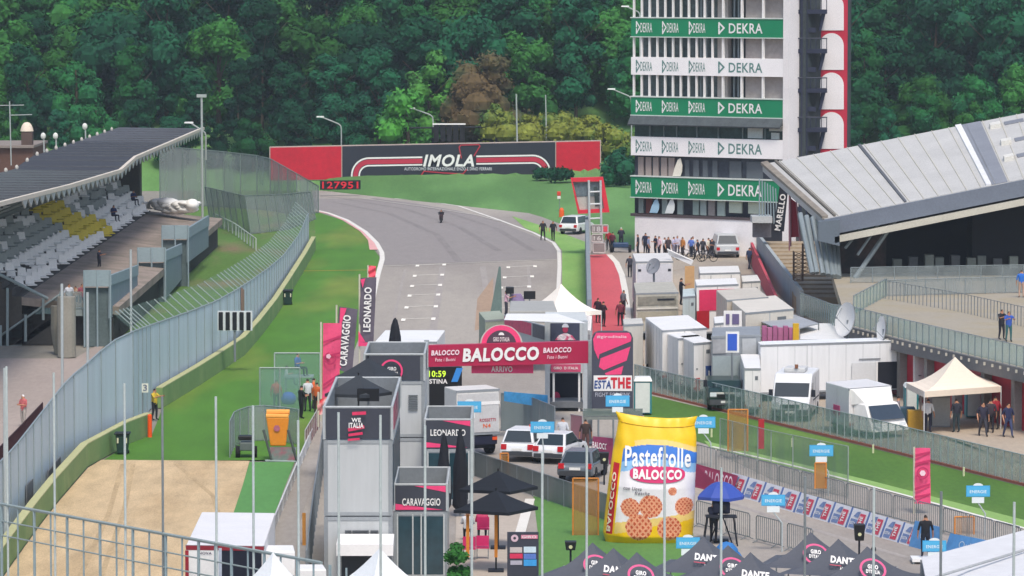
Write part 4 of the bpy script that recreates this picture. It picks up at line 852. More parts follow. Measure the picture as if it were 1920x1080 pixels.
def van(name, label, pos, rz, col, L=5.4, W=2.0, H=2.5, group=None, cat='van', vent=False):
    t = thing(name, label, cat, (0, 0, 0), group); y0 = -L/2; y1 = L/2
    prof = [(y0+.02, .32), (y0, .75), (y0+.12, 1.02), (y0+.62, 1.2), (y0+1.25, H*.82), (y0+1.75, H-.03), (y0+2.2, H), (y1-.1, H), (y1, H-.15), (y1, .35)]
    m = MB(); m.prism([(-W/2, y, z) for y, z in prof], (W, 0, 0)); part(m, 'body', col, t, bevel=.1)
    a, b = prof[3], prof[4]; n = .02
    m = MB(); m.face(inset((-W/2, a[0], a[1]), (W/2, a[0], a[1]), (W/2, b[0], b[1]), (-W/2, b[0], b[1]), .1, .02)); part(m, 'windscreen', GLASS, t)
    for x in (-1, 1):
        X = x*(W/2+.012); q = [(X, y0+.95, 1.22), (X, y0+1.9, 1.22), (X, y0+1.9, H*.8), (X, y0+1.5, H*.8)]
        m = MB(); m.face(q if x > 0 else q[::-1]); part(m, 'side_window', GLASS, t)
        m = MB(); m.obox((x*(W/2-.25), y0+.05, .9), (.34, .1, .2)); part(m, 'headlight', M('#dfe6ea', .15, 0), t)
        m = MB(); m.obox((x*(W/2+.12), y0+.95, 1.4), (.2, .1, .35)); part(m, 'mirror', DARK, t)
        m = MB(); m.obox((x*(W/2-.12), y1, 1.0), (.16, .05, .5)); part(m, 'tail_light', M('#c81e28', .3, 0), t)
        m = MB(); m.face(inset((-W*.24+x*W*.24, y1, 1.25), (-W*.24+x*W*.24-W*.0, y1, 1.25), (x*W*.24, y1, H*.8), (x*W*.24, y1, H*.8))); 
    m = MB(); m.face([(W/2-.25, y1+.012, 1.25), (-W/2+.25, y1+.012, 1.25), (-W/2+.25, y1+.012, H*.83), (W/2-.25, y1+.012, H*.83)]); part(m, 'rear_window', GLASS, t)
    m = MB(); m.obox((0, y0-.01, .5), (W*.94, .08, .28)); m2 = part(m, 'bumper', M('#4a4d52', .7), t)
    m = MB(); m.obox((0, y0-.02, .82), (W*.5, .05, .16)); part(m, 'grille', BLACK, t)
    m = MB(); m.obox((0, y0-.05, .52), (.5, .03, .12)); part(m, 'number_plate', M('#e8e8e4'), t)
    for x in (-1, 1):
        for yy in (y0+2.05, y0+3.2): m = MB(); m.obox((x*(W/2+.003), yy, 1.3), (.012, .02, 1.5)); part(m, 'door_seam', MIDG, t)
        m = MB(); m.obox((x*(W/2+.01), (y0+y1)/2+.8, .95), (.02, L*.5, .07)); part(m, 'side_strip', M('#4a4d52', .7), t)
    wheels(t, (-W/2+.1, W/2-.1), (y0+.95, y1-.95), .35)
    if vent: m = MB(); m.obox((0, .2, H+.12), (1.1, 1.4, .24)); part(m, 'roof_unit', M('#cfd0d0'), t, bevel=.06); m = MB(); m.obox((.1, -.5, H+.32), (.16, .16, .2)); part(m, 'beacon', M('#8a5a3c'), t)
    return place(t, pos, rz)
def rbox(name, label, cat, px4, H, mat=WHITE, z0=.5, group=None, wheel=True, doors=False, side=None, trim=True, bevel=.04):
    """px4: roof corners in the photo FL, FR, BR, BL at height H"""
    P = [G(x, y, H) for x, y in px4]; P[2] = P[1]+(P[3]-P[0]) if (P[2]-(P[1]+P[3]-P[0])).length > .3 else P[2]
    c = (P[0]+P[1])/2; t = thing(name, label, cat, (c.x, c.y, 0), group); lo = [Vector((p.x, p.y, z0)) for p in P]
    m = MB(); m.hull8(lo, P); part(m, 'body', mat, t, bevel=bevel)
    u = (P[1]-P[0]).normalized(); b = (P[3]-P[0]); b.z = 0; D = b.length; b.normalize(); W = (P[1]-P[0]).length; n = Vector((u.y, -u.x, 0))
    if trim:
        m = MB(); e = .05
        for z in (H-.06, z0+.03):
            m = MB(); m.prism([lo[0]-u*.02+n*.02+Vector((0, 0, z-z0-.06)), lo[1]+u*.02+n*.02+Vector((0, 0, z-z0-.06)), lo[1]+u*.02+n*.02+Vector((0, 0, z-z0+.05)), lo[0]-u*.02+n*.02+Vector((0, 0, z-z0+.05))], -n*.05); part(m, 'frame_rail', M('#8f9499', .5, .1), t)
    if doors:
        for s in (0, 1):
            m = MB(); a = lo[0]+u*(W*(.5*s)+.05)+Vector((0, 0, .08)); a2 = a+u*(W*.5-.1); h = Vector((0, 0, H-z0-.25)); m.prism([a+n*.012, a2+n*.012, a2+n*.012+h, a+n*.012+h], n*.03); part(m, 'rear_door', mat, t)
            m = MB(); q = a+u*(W*.25)+n*.06+Vector((0, 0, .05)); m.tube(q, q+h*.98, .02, n=5); part(m, 'lock_bar', MIDG, t)
    if wheel:
        m = MB(); i_ = [lo[0]+u*.25+b*.3, lo[1]-u*.25+b*.3, lo[1]-u*.25+b*(D-.3), lo[0]+u*.25+b*(D-.3)]; m.prism([Vector((p.x, p.y, .35)) for p in i_], (0, 0, z0-.36)); part(m, 'chassis', DARK, t)
        ang = math.atan2(u.y, u.x); g = P[0].copy(); g.z = 0
        for f in ((.18, .8) if D > 3.5 else (.5,)):
            for s in (.2, W-.2):
                q = g+u*s+b*(D*f); m = MB(); m.tube(q+u*.13+Vector((0, 0, .42)), q-u*.13+Vector((0, 0, .42)), .42, n=14); part(m, 'wheel', RUBBER, t)
    t['_f'] = 0; del t['_f']
    FR[t.name] = (lo, P, u, n, b, W, D, H, z0)
    if wheel and D > 2.2:
        sm = M('#b4b6b6', .5, .08); k = min(6, int(D/1.3))
        for i in range(1, k): onface(t, i/k-.004, i/k+.004, z0+.1, H-.12, sm, 'side_seam', .012, .02, side='L')
        if not doors: onface(t, .49, .51, z0+.1, H-.12, sm, 'door_seam', .012, .02)
        onface(t, .66, .84, H-.62, H-.42, M('#6d7276', .6, .1), 'vent', .02, .02); onface(t, .12, .2, (z0+H)/2-.15, (z0+H)/2-.08, MIDG, 'handle', .03, .02)
        onface(t, .0, .1, z0+.08, z0+.2, M('#b5322c', .4), 'marker_light', .02, .02); onface(t, .9, 1., z0+.08, z0+.2, M('#b5322c', .4), 'marker_light', .02, .02)
    return t
FR = {}
def onface(t, u0, u1, z0, z1, mat, nm, proud=.03, th=.03, parent=None, side=False):
    lo, P, u, n, b, W, D, H, zz = FR[t.name]
    if side == 'L': o, d, nn = lo[3], -b, -u; LN = D
    else: o, d, nn = lo[0], u, n; LN = W
    o = Vector((o.x, o.y, 0)); a, c = o+d*(u0*LN), o+d*(u1*LN); m = MB(); m.prism([a+nn*proud+Vector((0, 0, z0)), c+nn*proud+Vector((0, 0, z0)), c+nn*proud+Vector((0, 0, z1)), a+nn*proud+Vector((0, 0, z1))], -nn*th)
    return part(m, nm, mat, parent or t)
def ontext(t, s, uc, zc, w, h, mat, proud=.05, side=False, **k):
    lo, P, u, n, b, W, D, H, zz = FR[t.name]
    if side == 'L': o, d, nn, LN = lo[3], -b, -u, D
    else: o, d, nn, LN = lo[0], u, n, W
    c = Vector((o.x, o.y, zc))+d*(uc*LN); m = MB(); m.text(s, c, w, h, d, proud=proud, **k); return part(m, 'lettering', mat, t)
# ------------------------------------------------------------ tents, parasols, dishes, signs
def gazebo(name, label, corners, peak, mat, eave, val=.25, legs=True, group=None, sag=.45, cat='tent'):
    """corners: 4 eave corner points, peak point"""
    t = thing(name, label, cat, Vector((peak.x, peak.y, 0)), group); m = MB(); N = 8; S = 6
    for i in range(4):
        a, b = corners[i], corners[(i+1) % 4]; grid = []
        for r in range(N+1):
            f = r/N; row = []
            for k in range(S+1):
                e = a.lerp(b, k/S); p = e.lerp(peak, f); p.z = e.z+(peak.z-e.z)*(f**(1+sag*1.6)) - .10*math.sin(math.pi*k/S)*(1-f)*0; row.append(p)
            grid.append(row)
        for r in range(N):
            for k in range(S): m.face([grid[r][k], grid[r][k+1], grid[r+1][k+1], grid[r+1][k]])
        m.prism([a, b, b-Vector((0, 0, val)), a-Vector((0, 0, val))], (.0, .01, 0))
    part(m, 'canopy', mat, t)
    if legs:
        for c in corners: m = MB(); m.tube((c.x, c.y, 0), c, .03, n=6); part(m, 'leg', M('#c9c9c9', .4), t)
    return t
def gaz_at(name, label, c, half, eave, peakz, mat, rz=0, **k):
    cs = [Vector((c[0]+half*(x*math.cos(rz)-y*math.sin(rz)), c[1]+half*(x*math.sin(rz)+y*math.cos(rz)), eave)) for x, y in ((-1, -1), (1, -1), (1, 1), (-1, 1))]
    return gazebo(name, label, cs, Vector((c[0], c[1], peakz)), mat, eave, **k)
def parasol(name, label, c, z0, rad, edge, top, mat, group=None, n=8, dome=False, pole=BLACK):
    t = thing(name, label, 'parasol', Vector((c[0], c[1], z0)), group); m = MB(); R_ = 5; rows = []
    for r in range(R_+1):
        f = r/R_; rr = rad*(1-f)+.02; z = edge+(top-edge)*(math.sin(f*math.pi/2) if dome else f**1.15); row = []
        for i in range(n*2):
            a = math.pi*i/n+.3; k = 1-(.04 if i % 2 else 0)*(1-f); row.append(Vector((c[0]+rr*k*math.cos(a), c[1]+rr*k*math.sin(a), z-(.0 if i % 2 == 0 else -.03)*(1-f))))
        rows.append(row)
    for r in range(R_):
        for i in range(n*2): j = (i+1) % (n*2); m.face([rows[r][i], rows[r][j], rows[r+1][j], rows[r+1][i]])
    for i in range(n*2): j = (i+1) % (n*2); m.face([rows[0][i]-Vector((0, 0, .12)), rows[0][j]-Vector((0, 0, .12)), rows[0][j], rows[0][i]])
    part(m, 'canopy', mat, t); m = MB(); m.tube((c[0], c[1], z0), (c[0], c[1], top+.1), .035, n=7); part(m, 'pole', pole, t)
    m = MB(); m.obox((c[0], c[1], z0+.05), (.6, .6, .1)); part(m, 'base', DARK, t); return t
def folded(label, px, y0, y1, Y, wpx, group=None):
    b = at(px, y1, Y); tp = at(px, y0, Y); h = tp.z-b.z; r = wpx/2*Y/FOC
    t = thing('folded_parasol', label, 'parasol', b, group); m = MB(); m.lathe([(r*.35, 0), (r*.95, .08*h), (r, .3*h), (r*.9, .55*h), (r*.6, .8*h), (r*.25, .95*h), (.03, h)], b, 12)
    rd_ = random.Random(px)
    for v in m.v: v.x += rd_.uniform(-.05, .05)
    part(m, 'cover', M('#11141f', .8, .2, 1, 5), t); m = MB(); m.tube((b.x, b.y, max(0, b.z-1.0)), (b.x, b.y, b.z+h*.9), .04); part(m, 'pole', MIDG, t); return t
def dish(label, c, rad, az, el, mat=WHITE, stand=1.0, name='satellite_dish'):
    t = thing(name, label, 'satellite dish', Vector(c)-Vector((0, 0, stand))); d = Vector((math.sin(az)*math.cos(el), -math.cos(az)*math.cos(el), math.sin(el))); m = MB()
    a = d.orthogonal().normalized(); b = d.cross(a); rings = []
    for k in range(6):
        r = rad*k/5; off_ = .22*rad*(k/5)**2; rings.append([Vector(c)+d*off_+(a*math.cos(2*math.pi*i/20)+b*math.sin(2*math.pi*i/20))*max(r, .01) for i in range(20)])
    for k in range(5):
        for i in range(20): j = (i+1) % 20; m.face([rings[k][i], rings[k][j], rings[k+1][j], rings[k+1][i]]); m.face([rings[k][i]-d*.04, rings[k+1][i]-d*.04, rings[k+1][j]-d*.04, rings[k][j]-d*.04])
    part(m, 'reflector', mat, t); m = MB(); m.tube(Vector(c)-Vector((0, 0, stand)), c, .07); part(m, 'mast', MIDG, t)
    m = MB(); f = Vector(c)+d*rad*.8; m.tube(Vector(c)+b*rad*.0-a*rad*.9+d*.15, f, .02, n=5); m.tube(Vector(c)+a*rad*.9+d*.15, f, .02, n=5); m.ell(f, (.07, .07, .07), 6, 4); part(m, 'feed_arm', MIDG, t); return t
def bluesign(px, py, Y, label, dx=13, wpx=45, drop=True):
    c = at(px, py, Y); k = Y/FOC; w_ = wpx*k; h = 21*k; t = thing('road_sign', label, 'sign', (c.x+dx*k, Y, 0), 'small light blue signs on bent posts')
    m = MB(); m.box(c.x-w_/2, c.x+w_/2, Y, Y+.04, c.z-h/2, c.z+h/2); bo = part(m, 'board', M('#3fa9de', .5, .04), t)
    m = MB(); m.box(c.x-w_/2+.03, c.x+w_/2-.03, Y-.006, Y, c.z-h/2+.03, c.z+h/2-.03); part(m, 'board_face', M('#56b8e8', .5, .05), bo)
    m = MB(); m.text('ENERGIE', (c.x, Y, c.z-.02), w_*.7, h*.28, off=.02, proud=.012); part(m, 'lettering', M('#dff2fb'), bo)
    m = MB(); P = [(c.x+.2*math.cos(R(a)), Y, c.z+h/2+.1*math.sin(R(a))) for a in range(0, 181, 20)]; m.prism(P, (0, .03, 0)); m.prism([(c.x-.25, Y, c.z-h/2-.26), (c.x+.25, Y, c.z-h/2-.26), (c.x+.25, Y, c.z-h/2-.02), (c.x-.25, Y, c.z-h/2-.02)], (0, .03, 0)); part(m, 'white_plate', M('#e9f1f3', .5, .03), t)
    m = MB(); zb = c.z-h/2-.25; m.path([(c.x, Y+.05, zb), (c.x+dx*k, Y+.05, zb-.45), (c.x+dx*k, Y+.05, 0)], .03); part(m, 'post', M('#b9c2c4', .4, .05), t); return t
# ------------------------------------------------------------ front fence line (nearest the camera)
FA, FB = Vector((-20.5, 156.8, 0)), Vector((16.5, 110.5, 0))
t = thing('catch_fence', 'front catch fence of slim pale poles and grey rail along the bottom', 'fence', FA)
def fpt(px):
    lo, hi = 0., 1.
    for _ in range(40):
        m_ = (lo+hi)/2; P = FA.lerp(FB, m_); q = 960+FOC*P.x/P.y
        if q < px: lo = m_
        else: hi = m_
    return FA.lerp(FB, lo)
for px, yt in ((8, 688), (97, 700), (230, 720), (301, 745), (402, 745), (472, 762), (557, 790), (633, 775), (712, 780), (796, 800), (884, 790), (1017, 850), (1101, 838), (1248, 838), (1355, 880), (1513, 897), (1643, 917), (1770, 925), (1908, 945)):
    P = fpt(px); z = 23-(yt+55)*P.y/FOC*1.0; m = MB(); m.tube(P, P+Vector((0, 0, z)), .042 if px < 1000 else .038, n=8); part(m, 'pole', M('#bcc6c4' if px not in (301, 1513, 1770) else '#7f8688', .5, .12), t)
for px, yt in ((1400, 1022), (1660, 1040), (1087, 995)): pass
n = 26; m = MB()
for k, (dz2, r) in enumerate(((0, .06), (.62, .03), (1.15, .03))):
    m = MB(); m.path([fpt(-60+i*60)+Vector((0, 0, 3.62-dz2)) for i in range(12)], r); part(m, 'rail', M('#9aa7a6', .45, .08, metal=.2), t)
for i in range(22):
    P = fpt(-4+i*31); m = MB(); m.tube(P+Vector((0, 0, .2)), P+Vector((0, 0, 3.6)), .035 if i % 2 else .055, n=6); part(m, 'upright', M('#8fa1a6', .5, .1), t)
m = MB(); m.hull8([FA, FB, FB+Vector((.2, .25, 0)), FA+Vector((.2, .25, 0))], [FA+Vector((0, 0, .9)), FB+Vector((0, 0, .9)), FB+Vector((.2, .25, .9)), FA+Vector((.2, .25, .9))]); part(m, 'footing', CONC, t)
# ------------------------------------------------------------ TV containers and studios
def stack(name, label, px0, px1, Y0, D, levels, mat, top_par=None):
    a, b = at(px0, 900, Y0), at(px1, 900, Y0); t = thing(name, label, 'container', ((a.x+b.x)/2, Y0, 0))
    FR[t.name] = ([Vector((a.x, Y0, 0)), Vector((b.x, Y0, 0)), Vector((b.x, Y0+D, 0)), Vector((a.x, Y0+D, 0))], None, Vector((1, 0, 0)), Vector((0, -1, 0)), Vector((0, 1, 0)), b.x-a.x, D, levels[-1], 0)
    z = 0
    for zt in levels:
        m = MB(); m.box(a.x, b.x, Y0, Y0+D, z+.02, zt-.02); part(m, 'container_body', mat, t, bevel=.03)
        m = MB(); 
        for x in (a.x, b.x-.12):
            m = MB(); m.box(x-.015, x+.135, Y0-.02, Y0+.02, z+.02, zt-.02); part(m, 'corner_post', M('#8e9397', .5, .08), t)
        for zz in (z+.02, zt-.16): m = MB(); m.box(a.x+.13, b.x-.13, Y0-.025, Y0+.02, zz, zz+.13); part(m, 'edge_beam', M('#9da2a6', .5, .08), t)
        z = zt
    if top_par:
        h = top_par; zt = levels[-1]
        for (x0, x1, y0, y1) in ((a.x, b.x, Y0, Y0+.06), (a.x, b.x, Y0+D-.06, Y0+D), (a.x, a.x+.06, Y0+.06, Y0+D-.06), (b.x-.06, b.x, Y0+.06, Y0+D-.06)):
            m = MB(); m.box(x0, x1, y0, y1, zt, zt+h); part(m, 'parapet', M('#777d82', .6, .1), t)
        for (x, y) in ((a.x, Y0), (b.x, Y0), (a.x, Y0+D), (b.x, Y0+D)): m = MB(); m.tube((x, y, zt), (x, y, zt+h+.04), .06, n=6); part(m, 'parapet_post', M('#b4b9bb'), t)
        for (p, q) in (((a.x, Y0), (b.x, Y0)), ((b.x, Y0), (b.x, Y0+D)), ((a.x, Y0), (a.x, Y0+D)), ((a.x, Y0+D), (b.x, Y0+D))): m = MB(); m.tube((*p, zt+h), (*q, zt+h), .05, n=6); part(m, 'parapet_rail', M('#b4b9bb'), t)
    return t
GC = M('#bfc2c3', .55, .07, .7, 5, an=2)
s1 = stack('container_tower', 'tall light grey container tower with a dark logo banner on its roof terrace', 608, 735, 158, 11.5, [2.72, 5.6], GC, 1.2)
onface(s1, .03, .97, 5.62, 6.76, ANTH, 'banner', .05); lo = FR[s1.name][0]
m = MB(); c = at(668, 799, 157.9); k = 158/FOC; m.stroke([(-.1, .48), (.32, .5)], .12, c, proud=.1); m.stroke([(-.25, -.12), (.25, -.02)], .13, c, proud=.1); m.stroke([(-.25, -.32), (.2, -.26)], .1, c, proud=.1); m.stroke([(-.28, -.5), (.1, -.47)], .08, c, proud=.1); part(m, 'logo', M('#d9345f'), s1)
m = MB(); m.text('WE', at(668, 787, 157.9), .35, .16, proud=.12, off=.03); m.text('ITALIA', at(668, 797, 157.9), .55, .2, proud=.13, off=.03); part(m, 'lettering', WHITE, s1)
for px, w_ in ((653, 12), (676, 31), (702, 15)):
    for i in range(4): a = at(px-w_/2, 996+i*4, 157.95); b = at(px+w_/2, 994+i*4, 157.95); m = MB(); m.box(a.x, b.x, 157.93, 158, a.z-.025, a.z+.025); part(m, 'louvre', M('#4a4f55'), s1)
a, b = at(632, 1012, 157), at(738, 1012, 157); m = MB(); m.hull8([(a.x, 156.4, a.z-.52), (b.x, 156.4, a.z-.52), (b.x, 157.9, a.z-.3), (a.x, 157.9, a.z-.3)], [(a.x, 156.4, a.z-.1), (b.x, 156.4, a.z-.1), (b.x, 157.9, a.z+.1), (a.x, 157.9, a.z+.1)]); part(m, 'awning', WHITE, s1)
m = MB(); a, b = at(641, 1034, 157.9), at(722, 1034, 157.9); m.box(a.x, b.x, 157.9, 157.97, .1, a.z); part(m, 'doorway', M('#33363c'), s1)
for x in (a.x-.12, b.x+.05): m = MB(); m.box(x, x+.1, 157.86, 157.97, .1, a.z+.1); part(m, 'door_jamb', M('#b9bcbe'), s1)
X = lo[1].x
for (y0, y1, z0, z1, mt) in ((159, 168.5, 3.0, 5.3, '#3c4c58'), (160, 162.5, 5.75, 6.6, '#a73a5c'), (163.2, 166, 5.75, 6.6, '#8d4a62')): m = MB(); m.box(X, X+.03, y0, y1, z0, z1); part(m, 'side_panel', M(mt, .4, .15, 1, 3), s1)
m = MB(); p0, p1 = at(670, 752, 166), at(711, 728, 166); m.box(p0.x, p1.x, 165.9, 166.1, p0.z, p1.z); t = thing('monitor', 'black flat monitor on the roof terrace of the grey container tower', 'monitor', p0); part(m, 'screen', BLACK, t); m = MB(); m.tube(((p0.x+p1.x)/2, 166.05, 5.6), ((p0.x+p1.x)/2, 166.05, p0.z), .04); part(m, 'stand', MIDG, t)
parasol('parasol', 'dark parasol on the container tower terrace, the one farther back', (at(690, 690, 171).x, 171), 5.6, 1.35, 6.75, 7.45, M('#2c3138', .8, .1), 'dark parasols on the roof terrace', n=2)
parasol('parasol', 'dark parasol on the container tower terrace, nearest to the camera', (at(672, 700, 167).x, 167), 5.6, 1.35, 6.45, 7.15, M('#353a40', .8, .1), 'dark parasols on the roof terrace', n=2)
s2 = stack('container_tower', 'second grey container tower with a dark banner and a pink ring behind the first', 684, 796, 186, 6, [2.6, 5.1], GC, 1.15)
onface(s2, .02, .93, 5.12, 6.2, ANTH, 'banner', .05); m = MB(); m.ring(at(734, 695, 185.9), .42, .5, proud=.1, a0=-160, a1=150); part(m, 'pink_ring', PINK, s2); m = MB(); m.text("GIRO", at(735, 691, 185.9), .38, .16, off=.03, proud=.1); m.text("D'ITALIA", at(736, 699, 185.9), .5, .13, off=.03, proud=.1); part(m, 'lettering', WHITE, s2)
for i in range(7): a = at(766, 742+i*4.2, 185.9); b = at(783, 742+i*4.2, 185.9); m = MB(); m.box(a.x, b.x, 185.9, 186, a.z-.025, a.z+.03); part(m, 'louvre', M('#6d7377'), s2)
def studio(name, label, px0, px1, Y0, D, z0, z1, txt, txtpx, two):
    t = stack(name, label, px0, px1, Y0, D, [z0], GC, z1-z0); W = FR[t.name][5]
    onface(t, .02, .98, z0+.03, z1-.03, ANTH, 'banner', .045)
    a = FR[t.name][0][0]; x0, x1 = a.x+.05, a.x+W-.05
    m = MB(); m.face([(x0+W*.35, Y0-.06, z1-.04), (x1, Y0-.06, z1-.28), (x1, Y0-.06, z1-.04)]); m.face([(x0, Y0-.06, z0+.05), (x1-.1, Y0-.06, z0+.05), (x0, Y0-.06, z0+.28)]); part(m, 'pink_wedge', PINK, t)
    m = MB(); m.text(txt, at(*txtpx, Y0-.05), txtpx_w, .28, off=.02, proud=.04); part(m, 'lettering', WHITE, t)
    onface(t, .06, .94, .25, z0-.2, M('#24404a', .12, .25, 1, 3, spec=.8), 'glass_front', .02)
    for f in (.05, .34, .5, .93): onface(t, f, f+.025, .2, z0-.12, M('#c3c7c7'), 'window_frame', .05)
    return t
txtpx_w = 72*160/FOC; studio('studio_cabin', 'grey studio cabin with glass front and a banner reading CARAVAGGIO', 739, 838, 160, 5.5, 2.66, 3.66, 'CARAVAGGIO', (790, 941), 0)
txtpx_w = 66*183/FOC; studio('studio_cabin', 'grey studio cabin with a banner reading LEONARDO half hidden by folded parasols', 797, 884, 183, 5.5, 2.45, 3.7, 'LEONARDO', (840, 811), 0)
folded('left of the two black folded parasols in front of the LEONARDO cabin', 832, 812, 960, 178, 28, 'black folded parasols'); folded('right of the two black folded parasols in front of the LEONARDO cabin', 863, 805, 960, 179, 30, 'black folded parasols')
folded('tall black folded parasol standing up behind the grey container towers', 741, 596, 672, 200, 26, 'black folded parasols')
# black open parasols, seats and people below
for px, yt, ye, hw, lab in ((934, 886, 918, 62, 'black open parasol, upper of the two right of the cabins'), (930, 923, 957, 66, 'black open parasol, lower of the two right of the cabins')):
    z = 2.45; Y = (23-z)*FOC/(ye+55); r = hw*Y/FOC; parasol('parasol', lab, (at(px, ye, Y).x, Y), 0, r*1.25, z, 23-(yt+55)*Y/FOC, M('#161c26', .85, .1), 'black open parasols', n=2)
def chair(px, py, lab, mat=MAG):
    p = G(px, py); t = thing('chair', lab, 'chair', p, 'pink seats below the parasols'); m = MB(); m.obox(p+Vector((0, 0, .46)), (.5, .45, .05)); part(m, 'seat', mat, t); m = MB(); m.obox(p+Vector((0, -.22, .75)), (.5, .04, .4)); part(m, 'backrest', mat, t)
    for x in (-.22, .22):
        for y in (-.2, .2): m = MB(); m.tube(p+Vector((x, y, 0)), p+Vector((x, y, .46)), .018, n=5); part(m, 'leg', MIDG, t)
chair(880, 1050, 'pink chair, front left of the seats below the lower black parasol'); chair(905, 1048, 'pink chair, front right of the seats below the lower black parasol'); chair(906, 1012, 'pink chair with a person on it below the lower black parasol')
person(G(877, 1014)+Vector((0, 0, .0)), '#d9dbe0', '#2a2d3a', 'person in pale shirt seated at left below the lower black parasol', 'sit', R(180), 1.7)
person(G(904, 1010)+Vector((0, 0, .0)), '#c9406a', '#20222c', 'person in pink top seated at right below the lower black parasol', 'sit', R(180), 1.7)
for i, (px, lab) in enumerate(((877, 'orange upright post left of the seated people'), (930, 'orange upright post right of the black parasol pole'))):
    m = MB(); a, b = at(px-3, 1045, 162), at(px+3, 965, 162); m.box(a.x, b.x, 162, 162.1, a.z, b.z); single(m, 'orange_post', M('#d9862a', .7, .1), lab, 'post')
# pale paving below the parasols
sheet([(856, 960), (985, 940), (960, 1060), (950, 1130), (850, 1130)], .016, 'paving', M('#b9ada0', .9, .08, .5, 4))
# information totem
t = thing('info_board', 'tall dark sponsor board with small coloured logos at the bottom centre', 'sign', at(981, 1120, 150)); Y = 150
m = MB(); a, b = at(951, 1125, Y), at(1010, 998, Y); m.box(a.x, b.x, Y, Y+.12, 0, b.z); bo = part(m, 'board', ANTH, t)
for x0, x1, y0, y1, mt in ((956, 979, 1026, 1036, '#c9bdb8'), (982, 1005, 1025, 1036, '#cfe3ec'), (956, 980, 1038, 1047, '#d8355a'), (982, 1005, 1038, 1048, '#5f7fc8'), (957, 979, 1051, 1059, '#b4b0bc'), (982, 1006, 1049, 1061, '#3f9fe0'), (977, 1008, 1003, 1010, '#e98ba4')):
    m = MB(); p, q = at(x0, y1, Y), at(x1, y0, Y); m.box(p.x, q.x, Y-.02, Y, p.z, q.z); part(m, 'logo_patch', M(mt, .5, .1, 3, 14), bo)
m = MB(); m.ring(at(965, 1009, Y), .05, .13, proud=.02); part(m, 'round_logo', M('#e0c0cc'), bo)
m = MB(); m.text('GIRO', at(992, 1006.5, Y), .5, .09, proud=.03); part(m, 'lettering', WHITE, bo)
# small plant
mb = crown_mesh(77, 1.0, 1.9, .08, 70, 22); p = at(858, 1060, 160); mb.v = [v+Vector((p.x, 158.5, -.2)) for v in mb.v]; single(mb, 'potted_plant', leafC, 'small green plant right of the CARAVAGGIO cabin door', 'plant')
# white box truck at lower left and white things beside it
bt = rbox('box_truck', 'white box truck with a red frame and open dark rear at the bottom left', 'truck', [(349, 1021), (495, 1023), (510, 960), (378, 960)], 3.3, M('#e9e6e6', .45, .05), .8, doors=False)
onface(bt, .02, .42, .85, 3.2, WHITE, 'rear_door', .04); onface(bt, .46, .97, .85, 3.15, M('#151a2c', .8, .2), 'open_rear', .035); onface(bt, 0, 1, 3.12, 3.27, M('#8f2230', .6), 'red_trim', .05); onface(bt, -.01, .035, .8, 3.1, M('#a32434', .6), 'red_trim', .055); onface(bt, .42, .46, .8, 3.2, M('#b9c2d0'), 'door_edge', .06)
ontext(bt, 'NOVA', .25, 3.02, .45, .09, M('#55506a'), .075)
rbox('white_cabin', 'small white box cabin right of the bottom left truck', 'cabin', [(487, 1034), (553, 1034), (550, 1022), (488, 1022)], 2.9, WHITE, 0, wheel=False, trim=False)
WT = M('#dfe3e6', .7, .05)
gaz_at('gazebo', 'white peaked tent right below the grey container tower', (at(712, 1032, 141).x, 141), 1.6, 2.35, 23-(1032+55)*141/FOC, WT, R(35))
gaz_at('gazebo', 'white peaked tent in front of the small white cabin at bottom left', (at(512, 1040, 139).x, 139), 1.5, 2.3, 23-(1040+55)*139/FOC, WT, R(40))
rbox('white_cabin', 'low white box between the two white peaked tents', 'cabin', [(556, 1068), (612, 1068), (606, 1058), (560, 1058)], 2.4, WHITE, 0, wheel=False, trim=False)
# mesh fence along the concrete path
fence('mesh_fence', 'grey mesh fence between the concrete path and the container tower', 'fence', [G(606, 880), G(588, 1010), G(575, 1130)], 1.9, meshmat('#7f8c8e', .55), MIDG, 2.2, .04)
m = MB(); a = at(567, 1045, 170); b = at(573, 962, 170); m.box(a.x, b.x, 170, 170.1, max(0, a.z), b.z); single(m, 'orange_post', M('#c98a3c', .7, .1), 'orange post beside the container tower on the concrete path side', 'post')
fence('barrier_rail', 'white rail along the left edge of the concrete path', 'railing', [G(598, 795), G(566, 868), G(512, 1000), G(485, 1090)], .55, M('#d9d9d6', .5, .05), M('#cfd2d2'), 3.5, .05)
# ------------------------------------------------------------ finish gantry
Y = 208; ga = thing('finish_gantry', 'dark red finish arch banner reading BALOCCO over the track', 'arch', at(950, 830, Y))
m = MB(); panelpx(m, 797, 1103, 648, 640, 688, 681, Y, .5); part(m, 'banner', CRIM, ga)
m = MB(); u = (at(1103, 640, Y)-at(797, 648, Y)).normalized(); m.text('BALOCCO', at(939, 664, Y), 144*Y/FOC, 26*Y/FOC, u, off=.045, shear=.1, proud=.05); part(m, 'main_lettering', WHITE, ga)
m = MB()
for px, py in ((835, 661), (1045, 656)): m.text('BALOCCO', at(px, py, Y), 53*Y/FOC, 10*Y/FOC, u, off=.04, shear=.1, proud=.05); m.text('Fate i Buoni', at(px, py+13, Y), 38*Y/FOC, 6.5*Y/FOC, u, off=.0, shear=.1, proud=.05)
part(m, 'small_lettering', M('#f0d8e0'), ga)
m = MB(); c = at(940, 648, Y+.3); 
P = [(c.x+1.05*math.cos(R(a)), Y+.55, c.z+1.0*math.sin(R(a))) for a in range(0, 181, 9)]; m.prism(P, (0, .12, 0)); part(m, 'round_board', M('#cfc6c0'), ga)
